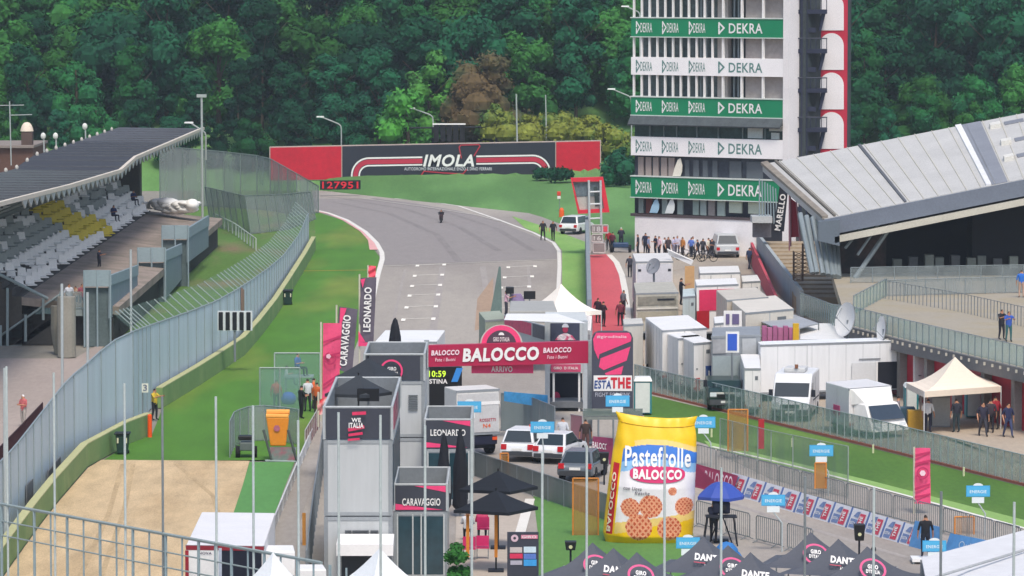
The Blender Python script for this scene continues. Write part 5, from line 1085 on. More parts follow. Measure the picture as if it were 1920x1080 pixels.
m = MB(); m.ring(c+Vector((0, .24, 0)), .74, .98, a0=0, a1=180, proud=.03); part(m, 'pink_ring', PINK, ga); m = MB(); m.ring(c+Vector((0, .24, 0)), 0, .74, a0=0, a1=180, proud=.025); part(m, 'round_face', M('#54404f', .6), ga)
m = MB(); m.text("GIRO D'ITALIA", c+Vector((0, .2, .3)), .8, .22, off=.02, proud=.03); m.ring(c+Vector((0, .2, .5)), 0, .14, proud=.03, a0=0, a1=180); part(m, 'lettering', WHITE, ga)
m = MB(); panelpx(m, 884, 1000, 683, 683, 700, 700, Y+.6, .05); part(m, 'arrival_strip', PINK, ga); m = MB(); m.text('ARRIVO', at(941, 692, Y+.5), 40*Y/FOC, 11*Y/FOC, proud=.04); part(m, 'lettering', WHITE, ga)
for px in (800, 1106): m = MB(); a = at(px, 830, Y); m.box(a.x-.12, a.x+.12, Y+.1, Y+.4, 0, 4.95); part(m, 'leg', M('#9aa0a4', .5), ga)
# totem
Y = 206; to = thing('banner_totem', 'tall dark totem with bold pink shapes above an ESTATHE panel', 'sign', at(1149, 830, Y))
m = MB(); P = [at(1110, 766, Y), at(1187, 766, Y), at(1187, 634, Y), at(1184, 626, Y), at(1176, 622, Y), at(1122, 622, Y), at(1114, 626, Y), at(1110, 636, Y)]; m.prism(P, (0, .6, 0)); part(m, 'board', M('#444654', .6, .06), to)
m = MB(); m.prism([at(x, y, Y-.012) for x, y in ((1112, 636), (1118, 624), (1180, 624), (1184, 632), (1183, 640), (1124, 664), (1122, 674), (1114, 655))], (0, .01, 0)); m.prism([at(x, y, Y-.012) for x, y in ((1126, 672), (1182, 650), (1175, 676), (1132, 694), (1123, 688))], (0, .01, 0)); m.prism([at(x, y, Y-.012) for x, y in ((1134, 700), (1169, 686), (1165, 702), (1136, 703))], (0, .01, 0)); part(m, 'pink_shape', PINK, to)
m = MB(); m.text('#giroditalia', at(1147, 632, Y), 56*Y/FOC, 7*Y/FOC, proud=.03, off=.01); part(m, 'lettering', M('#f6d0de'), to)
m = MB(); a, b = at(1113, 733, Y), at(1185, 704, Y); m.box(a.x, b.x, Y-.03, Y, a.z, b.z); wp = part(m, 'white_panel', WHITE, to)
m = MB(); m.text('ESTA', at(1130, 721, Y-.03), 32*Y/FOC, 16*Y/FOC, off=.03, proud=.02, shear=.1); part(m, 'blue_lettering', M('#2a4a8c'), wp); m = MB(); m.text('THE', at(1164, 718, Y-.03), 38*Y/FOC, 21*Y/FOC, off=.05, proud=.02); part(m, 'red_lettering', M('#cf1f35'), wp)
m = MB(); m.prism([at(x, y, Y-.05) for x, y in ((1120, 708), (1140, 707), (1136, 711), (1122, 712))], (0, .02, 0)); part(m, 'red_dash', RED, wp)
m = MB(); m.text('FIGHT FOR PINK', at(1149, 740, Y), 66*Y/FOC, 8*Y/FOC, off=.01, proud=.02); part(m, 'lettering', M('#b9bcc8'), to)
m = MB(); a, b = at(1094, 792, Y-1), at(1205, 766, Y-1); m.box(a.x, b.x, Y-1.2, Y+1.5, a.z+.15, a.z+.3); pf = part(m, 'platform', M('#7f8580', .8, .1), to)
for px in (1096, 1122, 1150, 1178, 1203): m = MB(); p = at(px, 790, Y-1.2); m.tube((p.x, p.y, 0), (p.x, p.y, p.z+.1), .05, n=6); part(m, 'platform_leg', MIDG, to)
m = MB(); a, b = at(1094, 780, Y-1.2), at(1205, 766, Y-1.2); m.box(a.x, b.x, Y-1.22, Y-1.2, a.z, b.z); part(m, 'platform_mesh', meshmat('#6f7f78', .6), to)
# clock screen
Y = 214; t = thing('clock_screen', 'black race clock screen with glowing green digits left of the finish arch', 'screen', at(835, 830, Y)); m = MB(); a, b = at(803, 772, Y), at(866, 688, Y); m.box(a.x, b.x, Y, Y+.4, 0, b.z); part(m, 'housing', BLACK, t)
m = MB(); m.text('10:59', at(820, 701, Y), 32*Y/FOC, 12*Y/FOC, off=.02, proud=.02); part(m, 'digits', M('#b7d838', .5, 0, emit=.7), t); m = MB(); m.text('STINA', at(822, 715, Y), 34*Y/FOC, 9*Y/FOC, off=.03, proud=.02); part(m, 'lettering', WHITE, t)
m = MB(); m.prism([at(x, y, Y-.03) for x, y in ((846, 716), (858, 716), (868, 690), (856, 690))], (0, .02, 0)); part(m, 'blue_stripe', M('#3b8fe0', .4, 0), t)
# ------------------------------------------------------------ stage truck behind the arch
Y = 222; sg_ = thing('stage_truck', 'grey podium truck with dark opening and a rider poster behind the arch', 'truck', at(1060, 778, Y))
m = MB(); a, b = at(1024, 778, Y), at(1101, 602, Y); zt = b.z
m.box(a.x, b.x, Y+.3, Y+6, zt-.25, zt); part(m, 'roof', M('#cfd2d0', .5, .06), sg_)
for px0, px1 in ((1022, 1031), (1093, 1102)): m = MB(); p, q = at(px0, 700, Y), at(px1, 700, Y); m.box(p.x, q.x, Y, Y+.4, 0, zt); part(m, 'column', M('#b4bac0', .4, .08), sg_)
m = MB(); p, q = at(1031, 700, Y), at(1093, 603, Y); m.box(p.x, q.x, Y+.05, Y+.3, p.z, q.z); part(m, 'header_panel', M('#bfc5ca', .5, .06), sg_)
m = MB(); p, q = at(1032, 640, Y), at(1087, 606, Y); m.box(p.x, q.x, Y, Y+.05, p.z, q.z); ps = part(m, 'poster', M('#3b4055', .5, .1), sg_)
m = MB(); c = at(1060, 618, Y); m.ring(c, 0, .17, proud=.02, sx=.85); part(m, 'poster_face', M('#a22c50'), ps); m = MB(); m.prism([c+Vector((x, -.03, z)) for x, z in ((-.55, -.55), (.55, -.55), (.35, -.3), (.1, -.2), (-.1, -.2), (-.35, -.3))], (0, .01, 0)); part(m, 'poster_jersey', M('#e8dfe6', .6, .3, 3, 8, alt='#b8466c', altscale=3), ps); m = MB(); m.ring(c+Vector((0, 0, .12)), 0, .2, a0=0, a1=180, proud=.03, sx=.9); part(m, 'poster_helmet', M('#c9ccd8'), ps)
m = MB(); p, q = at(1033, 697, Y), at(1089, 683, Y); m.box(p.x, q.x, Y-.05, Y+.05, p.z, q.z); ps = part(m, 'pink_board', M('#c9486e'), sg_); m = MB(); m.text('GIRO  D ITALIA', at(1061, 690, Y-.06), 46*Y/FOC, 5*Y/FOC, proud=.02); part(m, 'lettering', WHITE, ps)
m = MB(); p, q = at(1031, 776, Y), at(1093, 700, Y); m.box(p.x, q.x, Y+2.5, Y+2.6, .3, q.z); part(m, 'dark_backdrop', M('#0d1020', .8, .2), sg_); m = MB(); m.box(p.x, q.x, Y+.1, Y+2.5, .2, .5); part(m, 'stage_floor', M('#6d7074'), sg_)
m = MB(); m.ring(at(1043, 745, Y+2.4), 0, .3, proud=.02, sx=.7); part(m, 'pink_disc', M('#b32650'), sg_)
for px in (1038, 1086): m = MB(); m.tube(at(px, 776, Y+.2), at(px, 700, Y+.2), .06); part(m, 'white_pillar', WHITE, sg_)
m = MB(); a, b = at(945, 640, Y+6), at(1022, 596, Y+6); m.hull8([(a.x, Y+8, a.z), (b.x, Y+.6, a.z), (b.x, Y+1.0, a.z), (a.x, Y+8.4, a.z)], [(a.x, Y+8, b.z), (b.x, Y+.6, b.z), (b.x, Y+1.0, b.z), (a.x, Y+8.4, b.z)]); w_ = part(m, 'side_wing', M('#a9adb0', .5, .08), sg_)
p0, p1 = Vector((a.x, Y+8, 0)), Vector((b.x, Y+.6, 0)); d = (p1-p0).normalized()
for f0, f1, z0, z1, mt in ((.02, .66, .45, .95, '#c2305f'), (.7, .97, .42, .97, '#454552')):
    m = MB(); zz = lambda f: a.z+(b.z-a.z)*f; n_ = Vector((d.y, -d.x, 0)); q0, q1 = p0.lerp(p1, f0)+n_*.03, p0.lerp(p1, f1)+n_*.03; m.prism([Vector((q.x, q.y, z)) for q, z in ((q0, zz(z0)), (q1, zz(z0)), (q1, zz(z1)), (q0, zz(z1)))], -n_*.02); part(m, 'wing_board', M(mt, .5, .15, 3, 6), w_)
m = MB(); m.hull8([G(x, y, 5.2) for x, y in ((945, 600), (1100, 606), (1045, 588), (950, 588))], [G(x, y, 5.3) for x, y in ((945, 600), (1100, 606), (1045, 588), (950, 588))]); part(m, 'white_cover', WHITE, sg_)
rbox('grey_trailer', 'flat grey roofed unit behind the pink boards of the podium truck', 'trailer', [(955, 583), (1045, 583), (1038, 564), (957, 564)], 3.6, M('#a7a7a3', .7, .08), 2.9, wheel=False, trim=False)
rbox('beige_hut', 'small green-grey roofed hut left of the podium truck behind the round sign', 'hut', [(910, 600), (950, 597), (940, 583), (898, 585)], 2.8, M('#9da596', .8, .1), 0, wheel=False)
gaz_at('gazebo', 'large white peaked tent behind the grey roofed unit', (at(1052, 532, 258).x, 258), 1.8, 2.5, 23-587*258/FOC, M('#f4ebe0', .7, .05), R(28))
gazebo('gazebo', 'small white tent at the foot of the grey wall beside the red lane', [G(1068, 612, 2.2), G(1108, 620, 2.2), G(1110, 590, 2.2), G(1080, 585, 2.2)], G(1092, 584, 3), M('#f0ebe6', .7, .05), 2.2)
Y = 262
t = thing('tv_monitor', 'pair of black monitors on stands left of the white peaked tent', 'monitor', at(993, 575, Y)); m = MB(); a, b = at(982, 561, Y), at(1004, 546, Y); m.box(a.x, b.x, Y, Y+.1, a.z, b.z); part(m, 'screen', BLACK, t); m = MB(); m.tube(((a.x+b.x)/2, Y+.05, 0), ((a.x+b.x)/2, Y+.05, a.z), .04); part(m, 'stand', MIDG, t)
t = thing('tv_camera', 'black television camera on a tripod with a mauve cover', 'camera', at(957, 580, Y)); m = MB(); m.obox(at(956, 544, Y), (.5, .7, .4)); part(m, 'camera_body', BLACK, t, bevel=.04); m = MB(); c = at(960, 560, Y); m.tube((c.x, Y, 0), at(957, 548, Y), .05); part(m, 'tripod', MIDG, t); m = MB(); m.prism([at(x, y, Y+.1) for x, y in ((953, 566), (985, 566), (977, 551), (958, 552))], (0, .3, 0)); part(m, 'cover', M('#9a86b0', .8, .1), t)
person(at(949, 565, 262)-Vector((0, 0, 1.0)), '#d9b0c0', '#3a3a46', 'camera operator in pale pink beside the mauve covered camera', 'bend', R(90), 1.75)
t = thing('green_spire', 'narrow dark green folded net rising over the start grid', 'net', at(930, 612, 258)); m = MB(); a, b, c = at(915, 610, 258), at(942, 610, 258), at(939, 500, 258); m.hull8([a, b, b+Vector((0, .8, 0)), a+Vector((0, .8, 0))], [c+Vector((-.12, 0, 0)), c, c+Vector((0, .1, 0)), c+Vector((-.12, .1, 0))]); part(m, 'net', M('#6a7d78', .9, .15), t)
# trucks on the track
rt = rbox('box_truck', 'white box truck with small red lettering on its rear door, on the finish straight', 'truck', [(856, 732), (936, 728), (924, 719), (833, 725)], 3.2, M('#dcdad6', .5, .06), 1.05)
onface(rt, .03, .97, 1.15, 3.0, M('#c9c8c8', .5, .08), 'rear_shutter', .035); onface(rt, .0, 1, 2.45, 2.6, WHITE, 'white_rib', .05); ontext(rt, 'ROSSETTI', .72, 1.72, .85, .15, M('#b5344a'), .05); ontext(rt, 'N4', .7, 1.45, .4, .2, M('#e86a3a'), .05); onface(rt, .05, .95, .55, .95, M('#1c2038', .7), 'rear_underframe', .0); onface(rt, .84, .95, .75, .9, M('#f05a2a', .4, 0), 'tail_light', .02)
wt = rbox('camper_truck', 'white truck with a magenta front stripe behind the black folded parasol', 'truck', [(703, 640), (819, 640), (812, 619), (722, 619)], 2.9, M('#ecebe9', .5, .05), .7)
onface(wt, .05, .62, 2.35, 2.6, M('#d23a6a'), 'magenta_stripe', .04); onface(wt, .3, .62, 1.5, 2.3, M('#2c3138', .3, .2), 'windscreen', .04); onface(wt, .0, .28, 1.0, 2.2, M('#b9c3c2', .5, .1), 'side_curtain', .04)
# barriers with blue banners near the truck
fence('mesh_fence', 'grey mesh fence with blue banners right of the box truck on the straight', 'fence', [G(940, 808), G(985, 812), G(1040, 835)], 1.9, meshmat('#8b9796', .8), MIDG, 1.6, .035)
m = MB(); a, b = at(948, 757, 212), at(1026, 766, 209); m.prism([at(945, 752, 211), at(1027, 765, 210), at(1027, 741, 210), at(945, 734, 211)], (0, .04, 0)); single(m, 'blue_banner', M('#4aa4e0', .6, .15, 2, 6), 'blue banner hung on the mesh fence right of the box truck', 'banner')
# cars and small kit on the straight
for i, (px, py, lab) in enumerate(((960, 838, 'orange traffic cone left of the patrol car'), (1046, 858, 'orange traffic cone beside the walking man'), (1112, 872, 'orange traffic cone next to the crimson banner piece'))):
    p = G(px, py); t = thing('traffic_cone', lab, 'traffic cone', p, 'traffic cones on the straight'); m = MB(); m.lathe([(.17, .03), (.04, .55)], p, 10); part(m, 'cone_body', M('#f0581c', .6, .05), t); m = MB(); m.obox(p+Vector((0, 0, .02)), (.4, .4, .04)); part(m, 'cone_base', RUBBER, t)
car('police_car', 'white patrol car with an orange beacon, seen from behind on the straight', G(988, 868)+Vector((0, 2, 0)), R(166), M('#e6e9ec', .25, .03), suv=True, H=1.52, L=3.9, W=1.68, lightbar=True).rotation_euler[2] = R(166)
car('parked_car', 'silver grey car with dark rear window behind the crowd fence', G(1095, 905)+Vector((0, 2, 0)), R(168), M('#70787f', .25, .05, metal=.3), H=1.35, L=4.0, W=1.66)
car('parked_car', 'white car with red tail lights between the patrol car and the silver car', G(1052, 884)+Vector((0, 4.5, 0)), R(162), M('#dfe1e4', .25, .04), H=1.4, L=3.8, W=1.6)
car('white_suv', 'white car parked on the pit exit below the red framed tower', G(1082, 440)+Vector((0, 2, 0)), R(158), M('#eceded', .25, .03), suv=True, H=1.6)
v_ = car('silver_car', 'silver people carrier at the foot of the white tower', G(1361, 484)+Vector((0, 2.4, 0)), R(184), M('#b9bdbf', .3, .05), suv=True, H=1.85, W=1.95, L=4.7)
# fence in front of the cars
fence('crowd_fence', 'dark grey mesh crowd fence crossing in front of the parked cars', 'fence', [G(886, 893), G(1000, 931), G(1150, 982)], 1.15, meshmat('#6f7a78', .78), MIDG, 2.0, .03)
for x0, x1, y0, y1, Y, lab, al in ((938, 953, 850, 888, 194, 'translucent orange panel beside the patrol car', .4), (1074, 1122, 897, 1012, 173, 'tall translucent brown-orange gate left of the yellow bag', .42), (1365, 1402, 768, 846, 200, 'tall orange gate on the grass right behind the yellow bag', .4), (1528, 1549, 868, 916, 184, 'orange panel below the blue sign on the grass edge', .65), (1790, 1826, 969, 1002, 172, 'orange hoop gate near the right white roof', .25)):
    t = thing('orange_gate', lab, 'gate', at((x0+x1)/2, y1, Y)); a, b = at(x0, y1, Y), at(x1, y0, Y); m = MB(); m.box(a.x, b.x, Y, Y+.02, a.z, b.z); part(m, 'panel', meshmat('#b9823a', al), t); m = MB(); m.path([(a.x, Y, max(0, a.z)), (a.x, Y, b.z), (b.x, Y, b.z), (b.x, Y, max(0, a.z))], .035); part(m, 'frame', M('#d98a3a', .6, .1), t)
m = MB(); p = G(1427, 842); a, b = at(1422, 842, p.y), at(1433, 787, p.y); m.box(a.x, b.x, p.y, p.y+.25, 0, b.z); single(m, 'red_post', M('#b3222e', .6, .1), 'red marshal post with white top on the right grass strip', 'post')
# ------------------------------------------------------------ inflatable bag
Yg = 171.0; k = Yg/FOC
def bagL(v): # left x px as function of py
    P = [(778, 1155), (792, 1160), (812, 1157), (850, 1149), (900, 1142), (960, 1135), (1000, 1131), (1018, 1136), (1027, 1160)]
    return ip(P, v)
def bagR(v):
    P = [(778, 1308), (792, 1303), (812, 1306), (850, 1307), (900, 1304), (960, 1303), (1000, 1300), (1018, 1297), (1027, 1272)]
    return ip(P, v)
def ip(P, v):
    if v <= P[0][0]: return P[0][1]
    for (a, x), (b, y) in zip(P[:-1], P[1:]):
        if v <= b: return x+(y-x)*(v-a)/(b-a)
    return P[-1][1]
def bagpt(u, v, back=False):
    """u 0..1 across, v photo row"""
    top = 775+9*u+5*math.sin(math.pi*u)-3*abs(2*u-1)**6; vv = top+(v-776)*(1030-top)/(1030-776); x = bagL(v)+(bagR(v)-bagL(v))*u
    f = (1030-v)/254; thick = .95*min(1, (1-f)*1.9)**.75*min(1, f*7+.25)**.5; e = (1-abs(2*u-1)**3.2)**.6; e2 = max(0, e)
    p = at(x, vv, Yg); p.y += (.035*math.sin(u*30+f*14)*abs(2*u-1)**2+.02*math.sin(f*40+u*6)*abs(2*u-1)**3+.03*math.sin(u*22)*max(0, f-.85)/.15)*(-1); p.y += (thick if back else -thick)*e2+(.3 if not back else .3); return p
def bagcol(x, y, u):
    if x < 1159-(y-778)*.0+max(0, (y-880))*(-.0)+3: pass
    if u < .12: 
        return 5 if (.03 < u < .10 and 868 < y < 1000 and y > 868) else 0
    c = x-1232; arc_t = 826+c*c*.0035; arc_b = 880+c*c*.0022-8
    if y < arc_t-10: return 0
    if y < arc_t: return 4 if (x > 1190) else 0
    if y < arc_b-18: return 1
    if y < arc_b: return 2
    for cx, cy, r in ((1181, 947, 18), (1219, 943, 22), (1282, 944, 17.5), (1197, 984, 25), (1254, 986, 23), (1260, 914, 8)):
        dx, dy = x-cx, y-cy; d2 = dx*dx+dy*dy
        if d2 < r*r:
            a, b = (dx+dy*.8), (dx-dy*.8); q = r*.42
            return 7 if (a % q < q*.42) or (b % q < q*.42) else 6
    if y > 992-((x-1165)/135)*25+abs(c)*.05: return 0
    if y > 975-((x-1165)/135)*20: return 4
    return 3
bag = thing('inflatable_bag', 'giant yellow inflatable biscuit bag reading Pastefrolle and BALOCCO', 'inflatable', at(1220, 1030, Yg))
NU, NV = 104, 150; m = MB(); gi = {}
for j in range(NV+1):
    for i in range(NU+1): gi[i, j] = len(m.v); m.v.append(bagpt(i/NU, 1030-254*j/NV))
for j in range(NV):
    for i in range(NU):
        vv = 1030-254*(j+.5)/NV; u = (i+.5)/NU; x = bagL(vv)+(bagR(vv)-bagL(vv))*u; c_ = bagcol(x, vv, u)
        m.f.append((gi[i, j], gi[i+1, j], gi[i+1, j+1], gi[i, j+1])); m.mi.append(c_)
bi = {}
for j in range(0, NV+1, 5):
    for i in range(0, NU+1, 4): bi[i, j] = len(m.v); m.v.append(bagpt(i/NU, 1030-254*j/NV, True))
for j in range(0, NV, 5):
    for i in range(0, NU, 4): m.f.append((bi[i, j], bi[i, j+5], bi[i+4, j+5], bi[i+4, j])); m.mi.append(0)
BM = [M('#f4c60a', .4, .04), M('#3577d0', .4, .05), M('#8fbfe8', .4, .04), M('#ece8ec', .4, .04), M('#f0cf7c', .4, .06), M('#c9202c', .4, .05), M('#c2502c', .5, .12, 4, 12), M('#e8a07c', .5, .1, 4, 12)]
part(m, 'bag_skin', BM, bag, smooth=True)
def bagmap(mb, b0, px0, py0):
    for i in range(b0, len(mb.v)):
        v = mb.v[i]; x, y = px0+v.x, py0-v.z; u = (x-bagL(y))/(bagR(y)-bagL(y)); q = bagpt(u, y); q.y -= .045+v.y*-1*0; mb.v[i] = q
m = MB(); m.text('Pastefrolle', (0, 0, 0), 124, 38, shear=.05, off=.022, proud=0); 
for v in m.v: v.z += 5*math.cos(v.x/66*1.2)-3
bagmap(m, 0, 1233, 851); part(m, 'lettering', WHITE, bag)
m = MB(); P = []
for i in range(36): a = 2*math.pi*i/36; P.append(Vector((52*math.copysign(abs(math.cos(a))**.8, math.cos(a)), 0, 16*math.copysign(abs(math.sin(a))**.75, math.sin(a)))))
for i in range(8):
    for j in range(-1, 1): pass
for i in range(36): m.face([Vector((0, 0, 0)), P[i], P[(i+1) % 36]]) if False else None
for r in range(5):
    for i in range(36): j = (i+1) % 36; m.face([P[i]*(r/5), P[j]*(r/5), P[j]*((r+1)/5), P[i]*((r+1)/5)] if r else [Vector((0, 0, 0)), P[i]*.2, P[j]*.2][::1])
bagmap(m, 0, 1232, 882); part(m, 'brand_oval', MAG, bag)
m = MB(); m.text('BALOCCO', (0, 0, 0), 92, 19, off=.05, shear=.06, proud=0); bagmap(m, 0, 1232, 882)
for v in m.v: v.y -= .03
part(m, 'lettering', WHITE, bag)
m = MB(); m.text('con Uova', (0, 0, 0), 34, 7, shear=.3); bagmap(m, 0, 1185, 910); b0 = len(m.v); m.text('fresche', (0, 0, 0), 28, 7, shear=.3); bagmap(m, b0, 1203, 918); part(m, 'small_lettering', M('#6f6a78'), bag)
m = MB(); m.text('BALOCCO', (0, 0, 0), 1, 1, off=.03)
for v in m.v: x, z = v.x, v.z; y = 940-x*110; xx = bagL(y)+8.5+z*7; q = bagpt((xx-bagL(y))/(bagR(y)-bagL(y)), y); q.y -= .05; v.x, v.y, v.z = q
m.f = [f[::-1] for f in m.f]; part(m, 'side_lettering', M('#f3e2c8'), bag)
m = MB(); m.path([bagpt(i/20, 793)+Vector((0, -.01, 0)) for i in range(21)], .022); part(m, 'top_seam', M('#d9a800', .5), bag)
for px, b_ in ((1160, 1120), (1270, 1330)): m = MB(); q = bagpt(.2 if px < 1200 else .8, 1022); m.tube(q, (at(b_, 1040, 168).x, 167, 0), .02, n=4); part(m, 'guy_rope', M('#3a3a3a'), bag)
# ------------------------------------------------------------ advert boards and crowd barriers
for kk in range(-5, 6):
    tl = (1535.6+32.5*kk, 933+9.4*kk); BL, BR_ = G(tl[0]-12.8, tl[1]+38), G(tl[0]+15.2, tl[1]+46)
    TLp, TRp = at(*tl, BL.y+.08), at(tl[0]+29, tl[1]+8, BR_.y+.08)
    where = ['first, nearest the yellow bag', 'second from the yellow bag', 'third from the yellow bag', 'fourth from the yellow bag', 'fifth from the yellow bag', 'sixth from the yellow bag', 'seventh from the yellow bag', 'eighth from the yellow bag', 'ninth from the yellow bag', 'tenth from the yellow bag', 'last before the light blue panel'][kk+5]
    t = thing('advert_board', 'white red and blue ESTATHE board, '+where, 'advert board', BL, 'leaning ESTATHE boards along the straight')
    u = (BR_-BL); w_ = u.length; u.normalize(); up = (TLp-BL); h = up.length; up.normalize(); n = u.cross(up).normalized()
    m = MB(); m.prism([BL, BR_, TRp, TLp], -n*.04); bo = part(m, 'board', M('#dcdde4', .5, .05), t)
    m = MB(); m.prism([BR_+u*.02, BR_+u*.12, TRp+u*.12, TRp+u*.02], -n*.04); part(m, 'blue_edge', M('#5a72a8', .5, .08), bo)
    q = lambda a, b: BL+u*(w_*a)+up*(h*b)+n*.012
    m = MB(); m.face([q(.5, .08), q(.9, .08), q(.93, .82), q(.58, .82)]); part(m, 'red_block', M('#d0405a', .5, .15, 4, 12), bo)
    m = MB(); m.face([q(.06, .08), q(.46, .08), q(.52, .5), q(.08, .5)]); m.face([q(.18, .62), q(.5, .6), q(.55, .9), q(.35, .86)]); part(m, 'blue_block', M('#7488b4', .5, .2, 4, 12), bo)
    m = MB(); m.text('ESTA', q(.28, .3), w_*.34, h*.14, u, up, off=.02, proud=.012); m.text('THE', q(.72, .45), h*.5, w_*.2, up, -u, off=.03, proud=.014); part(m, 'lettering', WHITE, bo)
t = thing('crimson_banner', 'crimson banner with large white BALOCCO letters along the straight', 'banner', G(1300, 920)); A_, B_ = G(1296, 912), G(1372, 930)
m = MB(); tA, tB = at(1300, 868, A_.y+.1), at(1384, 892, B_.y+.1); m.prism([A_, B_, tB, tA], (0, .04, 0)); part(m, 'cloth', M('#9c3356', .6, .08), t)
m = MB(); u = (B_-A_).normalized(); m.text('CO BALOCCO', (A_+B_+tA+tB)/4, (B_-A_).length*.95, .72, u, (tA-A_).normalized(), off=.0, proud=.03, shear=.0); part(m, 'lettering', M('#f0dce4'), t)
A2, B2 = G(1090, 868), G(1150, 880)
t = thing('crimson_banner', 'crimson and white banner piece between the car and the yellow bag', 'banner', A2); m = MB(); m.prism([at(1105, 872, 199), at(1148, 876, 198), at(1150, 822, 198), at(1112, 818, 199)], (0, .04, 0)); part(m, 'cloth', M('#a04468', .6, .15, 3, 8), t); m = MB(); m.text('BALOCCO', at(1128, 836, 198.4), .85, .3, Vector((1, -.2, -.15)), proud=.06, off=.02); part(m, 'lettering', WHITE, t)
for x0, x1, yt, yb_, lab in ((1716, 1765, 976, 1030, 'light blue leaning panel right after the ESTATHE boards'), (1782, 1850, 1000, 1040, 'light blue panel behind the right white roof')):
    A_, B_ = G(x0-12, yb_-6), G(x1-8, yb_+8); t = thing('advert_board', lab, 'advert board', A_); tA, tB = at(x0, yt, A_.y+.1), at(x1, yt+13, B_.y+.1); m = MB(); m.prism([A_, B_, tB, tA], (0, .04, 0)); part(m, 'board', M('#5b95cc', .5, .1, 2, 5), t)
    m = MB(); m.text('Qui', (A_+B_+tA+tB)/4, .8, .35, (B_-A_).normalized(), off=.0, shear=.3, proud=.04); part(m, 'lettering', M('#cfe2f2'), t)
def barrier_proto():
    t = thing('crowd_barrier', 'grey steel crowd barrier', 'barrier', (0, 0, 0), 'crowd barriers along the right side of the straight'); SM = M('#83898a', .45, .08, metal=.3)
    m = MB(); m.path([(-1.05, 0, .12), (-1.05, 0, 1.0), (-.95, 0, 1.08), (.95, 0, 1.08), (1.05, 0, 1.0), (1.05, 0, .12), (-1.05, 0, .12)], .024); part(m, 'frame', SM, t)
    m = MB(); [m.tube((-1.05+i*.175, 0, .12), (-1.05+i*.175, 0, 1.08), .013, n=5) for i in range(1, 12)]; part(m, 'bars', SM, t)
    for x in (-.8, .8): m = MB(); m.path([(x, -.3, 0), (x, 0, .14), (x, .3, 0)], .02); part(m, 'foot', SM, t)
    return t
bp = barrier_proto(); km = kidmap(bp); first = True
def barrier_row(a, b, lab, grp):
    global first
    d = b-a; n = int(d.length/2.2); rz = math.atan2(d.y, d.x); 
    for i in range(n):
        if first: o = bp; first = False
        else: o = copy_tree(bp, None, km)
        o.location = a+d*((i+.5)/n); o.rotation_euler = (0, 0, rz); o['label'] = lab; o['group'] = grp
barrier_row(G(1305, 876), G(1915, 1040), 'grey steel crowd barrier in the row behind the ESTATHE boards', 'crowd barriers behind the ESTATHE boards')
barrier_row(G(1300, 985), G(1530, 1045), 'grey steel crowd barrier in the short row below the blue umbrella', 'crowd barriers below the blue umbrella')
fence('net_fence', 'tall thin net fence on the right grass edge around the middle blue sign', 'fence', [G(1350, 855), G(1455, 905), G(1590, 935)], [1.8, 2.3, 2.3], meshmat('#8c9c94', .2), M('#98a29c', .5), 2.5, .025)
fence('mesh_fence', 'curved grey mesh fence round the orange machine at left', 'fence', [G(431, 858), G(440, 838), G(475, 826), G(520, 828), G(560, 835)], 1.75, meshmat('#9aa3a3', .42), M('#8d9799', .5), 1.3, .03)
# signs
for px, py, Y, lab, dx in ((880, 763, 193, 'light blue sign in front of the white box truck on the straight', 8), (1017, 801, 192, 'light blue sign above the patrol car', 2), (1158, 752, 197, 'light blue sign at the foot of the dark ESTATHE totem', 12), (1319, 792, 197, 'light blue sign just right of the yellow bag top', 14),
                          (1540, 845, 186, 'light blue sign on the grass edge right of the net fence', 14), (1450, 938, 168, 'light blue sign over the ESTATHE boards', 17), (1834, 921, 173, 'light blue sign on the right grass, rightmost of all', 14), (1752, 1024, 161, 'light blue sign beside the man in black', 6), (1290, 1018, 158, 'light blue sign low behind the front dark tents', 8)): bluesign(px, py, Y, lab, dx)
# flags
def flag(label, pts, Y, pole, mat, text=None, tp=None, bits=None, name='banner_flag'):
    t = thing(name, label, 'flag', at(pole[0], pole[2], Y)); m = MB(); P = [at(x, y, Y) for x, y in pts]; N = 14; rows = []
    for i in range(N+1):
        f = i/N; a, b = P[0].lerp(P[3], f), P[1].lerp(P[2], f); rows.append([a.lerp(b, j/4)+Vector((0, .05*math.sin(f*9+j), 0)) for j in range(5)])
    for i in range(N):
        for j in range(4): m.face([rows[i][j], rows[i+1][j], rows[i+1][j+1], rows[i][j+1]]); m.face([q+Vector((0, .02, 0)) for q in (rows[i][j], rows[i][j+1], rows[i+1][j+1], rows[i+1][j])])
    cl_ = part(m, 'cloth', mat, t, smooth=True); m = MB(); m.tube(at(pole[0], pole[2], Y+.04), at(pole[0], pole[1], Y+.04), .045, n=6); part(m, 'pole', M('#cfc9b4', .5), t)
    if text: m = MB(); u = (P[0]-P[3]).normalized(); m.text(text, at(*tp[:2], Y), tp[2]*Y/FOC, tp[3]*Y/FOC, u, Vector((-u.z, 0, u.x)), off=.03, proud=.09); part(m, 'lettering', WHITE, cl_)
    for q, mt in (bits or []): m = MB(); m.face([at(x, y, Y-.09) for x, y in q][::1]); part(m, 'colour_patch', mt, cl_)
    return t
DP = M('#c22f62', .7, .08); GA = M('#625a68', .7, .08)
flag('pink flag with a faint ring logo, left of the lettered flags', [(606, 606), (641, 606), (634, 757), (604, 757)], 191, (602, 604, 790), M('#e8507c', .7, .08), bits=[([(606, 640), (640, 628), (640, 632), (606, 644)], DP), ([(606, 720), (636, 700), (636, 704), (606, 725)], DP), ([(606, 668), (638, 660), (638, 663), (606, 671)], DP)])
